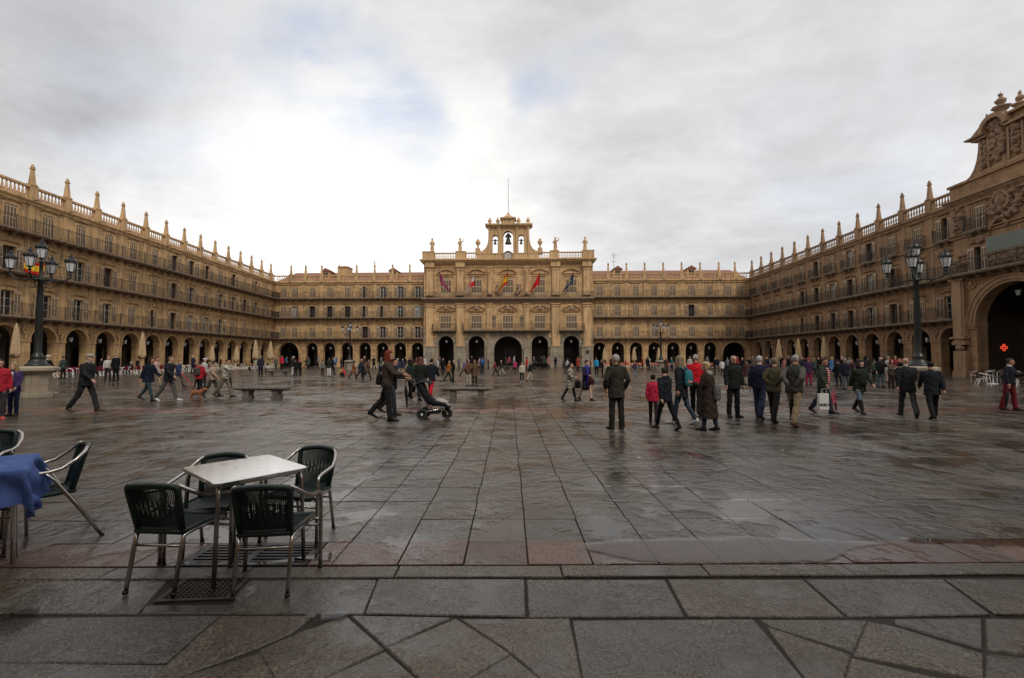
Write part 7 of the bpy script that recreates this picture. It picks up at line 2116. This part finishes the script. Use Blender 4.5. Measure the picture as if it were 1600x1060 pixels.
mb = MB(); mb.box(-.10, .10, -.02, .03, -.08, .10); mb.build("pages", cloth((.30, .28, .26)), o); mb = MB(); mb.box(-.101, .101, .031, .036, -.03, .09); mb.build("cover", cloth((.06, .22, .25)), o)
umbrella(p['hands'][1] + V((-.04, 0, -.02)), .74, -.12, .0, "dark umbrella hanging beside the crimson trousers")
# ---- distant crowd under the arches and between the groups
far = [(214, 584, 'dark figure behind the chairs before the fifth left arch', BLK), (455, 574, 'dark figure under the wide arch of the far left corner', BLK), (533, 577, 'dark figure right of the open blue jacket', DGRY),
       (595, 581, 'grey jacket seen past the back of the red hair', (.12, .12, .12)), (612, 577, 'distant brown coat before the sixth far left arch', BRN), (634, 577, 'distant black coat before the last far left arches', BLK),
       (650, 578, 'distant maroon coat between the two women walking away', (.15, .03, .04)), (664, 580, 'distant white top seen between the dark coats', WHT), (717, 578, 'distant grey figure left of the purple jacket', (.1, .1, .11)),
       (763, 577, 'distant figure at the left pier of the big arch', BRN), (790, 574, 'distant figure inside the big arch', DGRY), (868, 577, 'distant blue coat by the fourth town hall pier', NAVY), (903, 580, 'distant red top behind the banded raincoat', (.3, .04, .03)),
       (955, 578, 'distant waiter like figure among orange chairs', BLK), (967, 580, 'distant figure in brown among orange chairs', BRN), (1004, 578, 'distant figure in red among orange chairs', (.25, .03, .03)), (1014, 578, 'distant white shirt near the right far parasol', WHT),
       (1050, 580, 'distant teal figure behind the fair haired woman', (.03, .15, .16)), (1056, 578, 'distant dark figure behind the fair haired woman', BLK), (1121, 582, 'distant navy coat left of the bald man', NAVY), (1137, 580, 'distant grey coat behind the bald man', (.14, .14, .14)),
       (1160, 586, 'dark coat just right of the bald man', BLK), (1177, 584, 'white haired distant figure beside the maroon brown coat', (.1, .09, .09)), (1198, 584, 'distant figure seen between the walking men', NAVY), (1225, 590, 'red and white distant figure between olive and vest', (.3, .1, .1)),
       (1232, 585, 'distant dark figure left of the vest man', BLK), (1253, 592, 'dark blue figure right of the vest man', NAVY), (1273, 590, 'distant green coat left of the striped shirt', (.04, .06, .04)), (1299, 592, 'distant bright blue jacket behind the striped shirt', (.05, .16, .32)),
       (1316, 590, 'distant dark figure by the right chairs', BLK), (1353, 592, 'distant dark figure right of the boots woman', DGRY), (1360, 590, 'distant brown figure among the right chairs', BRN), (1400, 594, 'distant red figure by the suits', (.22, .03, .03)), (1440, 592, 'dark figure hidden by the right lamp pedestal', BLK),
       (1105, 579, 'distant figure in grey before the last far arches', (.12, .12, .13)), (1144, 577, 'distant figure in the wide right corner arch', BLK), (730, 576, 'distant black figure before the second town hall arch', BLK), (478, 575, 'distant figure by the wide left arch', BRN), (344, 582, 'distant figure among the chairs of the left wing', BRN), (322, 583, 'second distant figure among the chairs of the left wing', BLK)]
far += [(px_c, 578 + (px_c * 7) % 9, 'distant %s figure %s' % w_, c_) for px_c, w_, c_ in ((1041, ('brown', 'left of the fair haired woman'), BRN), (1078, ('pale', 'between backpack and red jacket'), (.4, .38, .35)), (1117, ('black', 'right of the curly blond woman'), BLK),
    (1152, ('red', 'just past the bald man'), (.3, .03, .04)), (1172, ('black', 'behind the maroon brown coat'), BLK), (1205, ('grey', 'above the olive jacket shoulder'), (.15, .15, .15)), (1219, ('navy', 'between olive jacket and vest'), NAVY), (1258, ('black', 'behind the purple top'), BLK),
    (1279, ('black', 'left behind the striped shirt'), BLK), (1293, ('maroon', 'right behind the striped shirt'), (.14, .03, .04)), (1328, ('pale', 'right of the broad navy man'), (.38, .36, .34)), (1339, ('black', 'behind the woman in boots'), BLK), (1366, ('navy', 'beside the dull green jacket'), NAVY),
    (1383, ('black', 'left of the khaki jacket'), BLK), (1406, ('black', 'at the shoulder of the left suit'), BLK), (1430, ('brown', 'between the two suits'), BRN), (640, ('black', 'between the green and black coats'), BLK), (676, ('grey', 'above the crimson trousers walker'), (.12, .12, .12)), (1012, ('black', 'left of the red padded child'), BLK), (1062, ('white', 'behind the turquoise backpack'), WHT))]
ps = list(POSES)
for i, (px, py, lab, c) in enumerate(far):
    person(px, py, 561, random.choice((0, 180, 90, -90, 45)), random.choice(('stand', 'walk', 'walk2', 'hold', 'front', 'stand2')), (random.choice(('jacket', 'coat', 'suit')), c), ('pants', random.choice((BLK, DGRY, NAVY, (.1, .08, .06)))), (random.choice(('short', 'short', 'bald', 'bob')), random.choice((DKH, BRH, GREYH, BLH))), lab, height=random.uniform(1.6, 1.78))

# white shopping bag with black lettering
hnd = BAGP['hands'][1]
o = empty("shopping_bag", hnd + V((-.22, -.10, -.62)), R(8)); tag(o, "white shopping bag with black lettering held by the striped shirt man", "shopping bag")
mb = MB(); mb.hull8([(-.15, -.05, 0), (.15, -.05, 0), (.15, .05, 0), (-.15, .05, 0)], [(-.15, -.04, .45), (.15, -.04, .45), (.15, .04, .45), (-.15, .04, .45)]); mb.build("bag_body", plain("white_bag_paper", (.55, .54, .52), .5, 0, .05), o)
mb = MB(); mb.tube([(-.06, -.03, .44), (-.04, 0, .56), (.1, 0, .6), (.08, -.03, .44)], .006, 5); mb.build("bag_handles", cloth(WHT), o)
fc = bpy.data.curves.new("lettering", 'FONT'); fc.body = "NUSCA"; fc.size = .105; fc.align_x = 'CENTER'; fc.extrude = .002; fc.offset = .003
fo = bpy.data.objects.new("lettering", fc); COL.objects.link(fo); fo.parent = o; fo.location = (0, -.055, .10); fo.rotation_euler = (math.pi / 2 - .02, 0, 0)
fc.materials.append(M['black'])
bpy.context.view_layer.update()
lme = bpy.data.meshes.new_from_object(fo); lo_ = link("lettering", lme, o, fo.location.copy()); lo_.rotation_euler = fo.rotation_euler; bpy.data.objects.remove(fo); lo_.name = "lettering"

# ---- fuse all raw figures
bpy.context.view_layer.update()
mods = []
for o, vx, fold, seed, sm_ in PEND:
    m = o.modifiers.new("r", 'REMESH'); m.mode = 'VOXEL'; m.voxel_size = vx; m.use_smooth_shade = True
    if sm_:
        m2 = o.modifiers.new("s", 'SMOOTH'); m2.factor = .5; m2.iterations = sm_
dg_ = bpy.context.evaluated_depsgraph_get()
new = []
for o, vx, fold, seed, sm_ in PEND:
    me = bpy.data.meshes.new_from_object(o.evaluated_get(dg_), depsgraph=dg_)
    new.append(me)
import numpy as np
for (o, vx, fold, seed, sm_), me in zip(PEND, new):
    o.modifiers.clear(); me.name = o.name; old = o.data
    if not me.materials: me.materials.append(old.materials[0])
    o.data = me; bpy.data.meshes.remove(old)
    n = len(me.polygons); me.polygons.foreach_set("use_smooth", [True] * n)
    if fold:
        nv = len(me.vertices); co = np.empty(nv * 3, 'f'); me.vertices.foreach_get("co", co); co = co.reshape(-1, 3)
        no = np.empty(nv * 3, 'f'); me.vertices.foreach_get("normal", no); no = no.reshape(-1, 3)
        x_, y_, z_ = co[:, 0], co[:, 1], co[:, 2]
        f = (np.sin(z_ * 31 + 2.2 * np.sin(x_ * 13 + seed) + 1.5 * np.sin(y_ * 17 + seed * 2)) * .5 + np.sin(z_ * 57 + x_ * 23 + 2 * np.sin(y_ * 29 + seed) + seed) * .3 + np.sin((x_ + y_) * 41 + z_ * 9 + seed * 3) * .35)
        co += no * (f * fold * .55)[:, None]
        me.vertices.foreach_set("co", co.ravel())
    me.update()
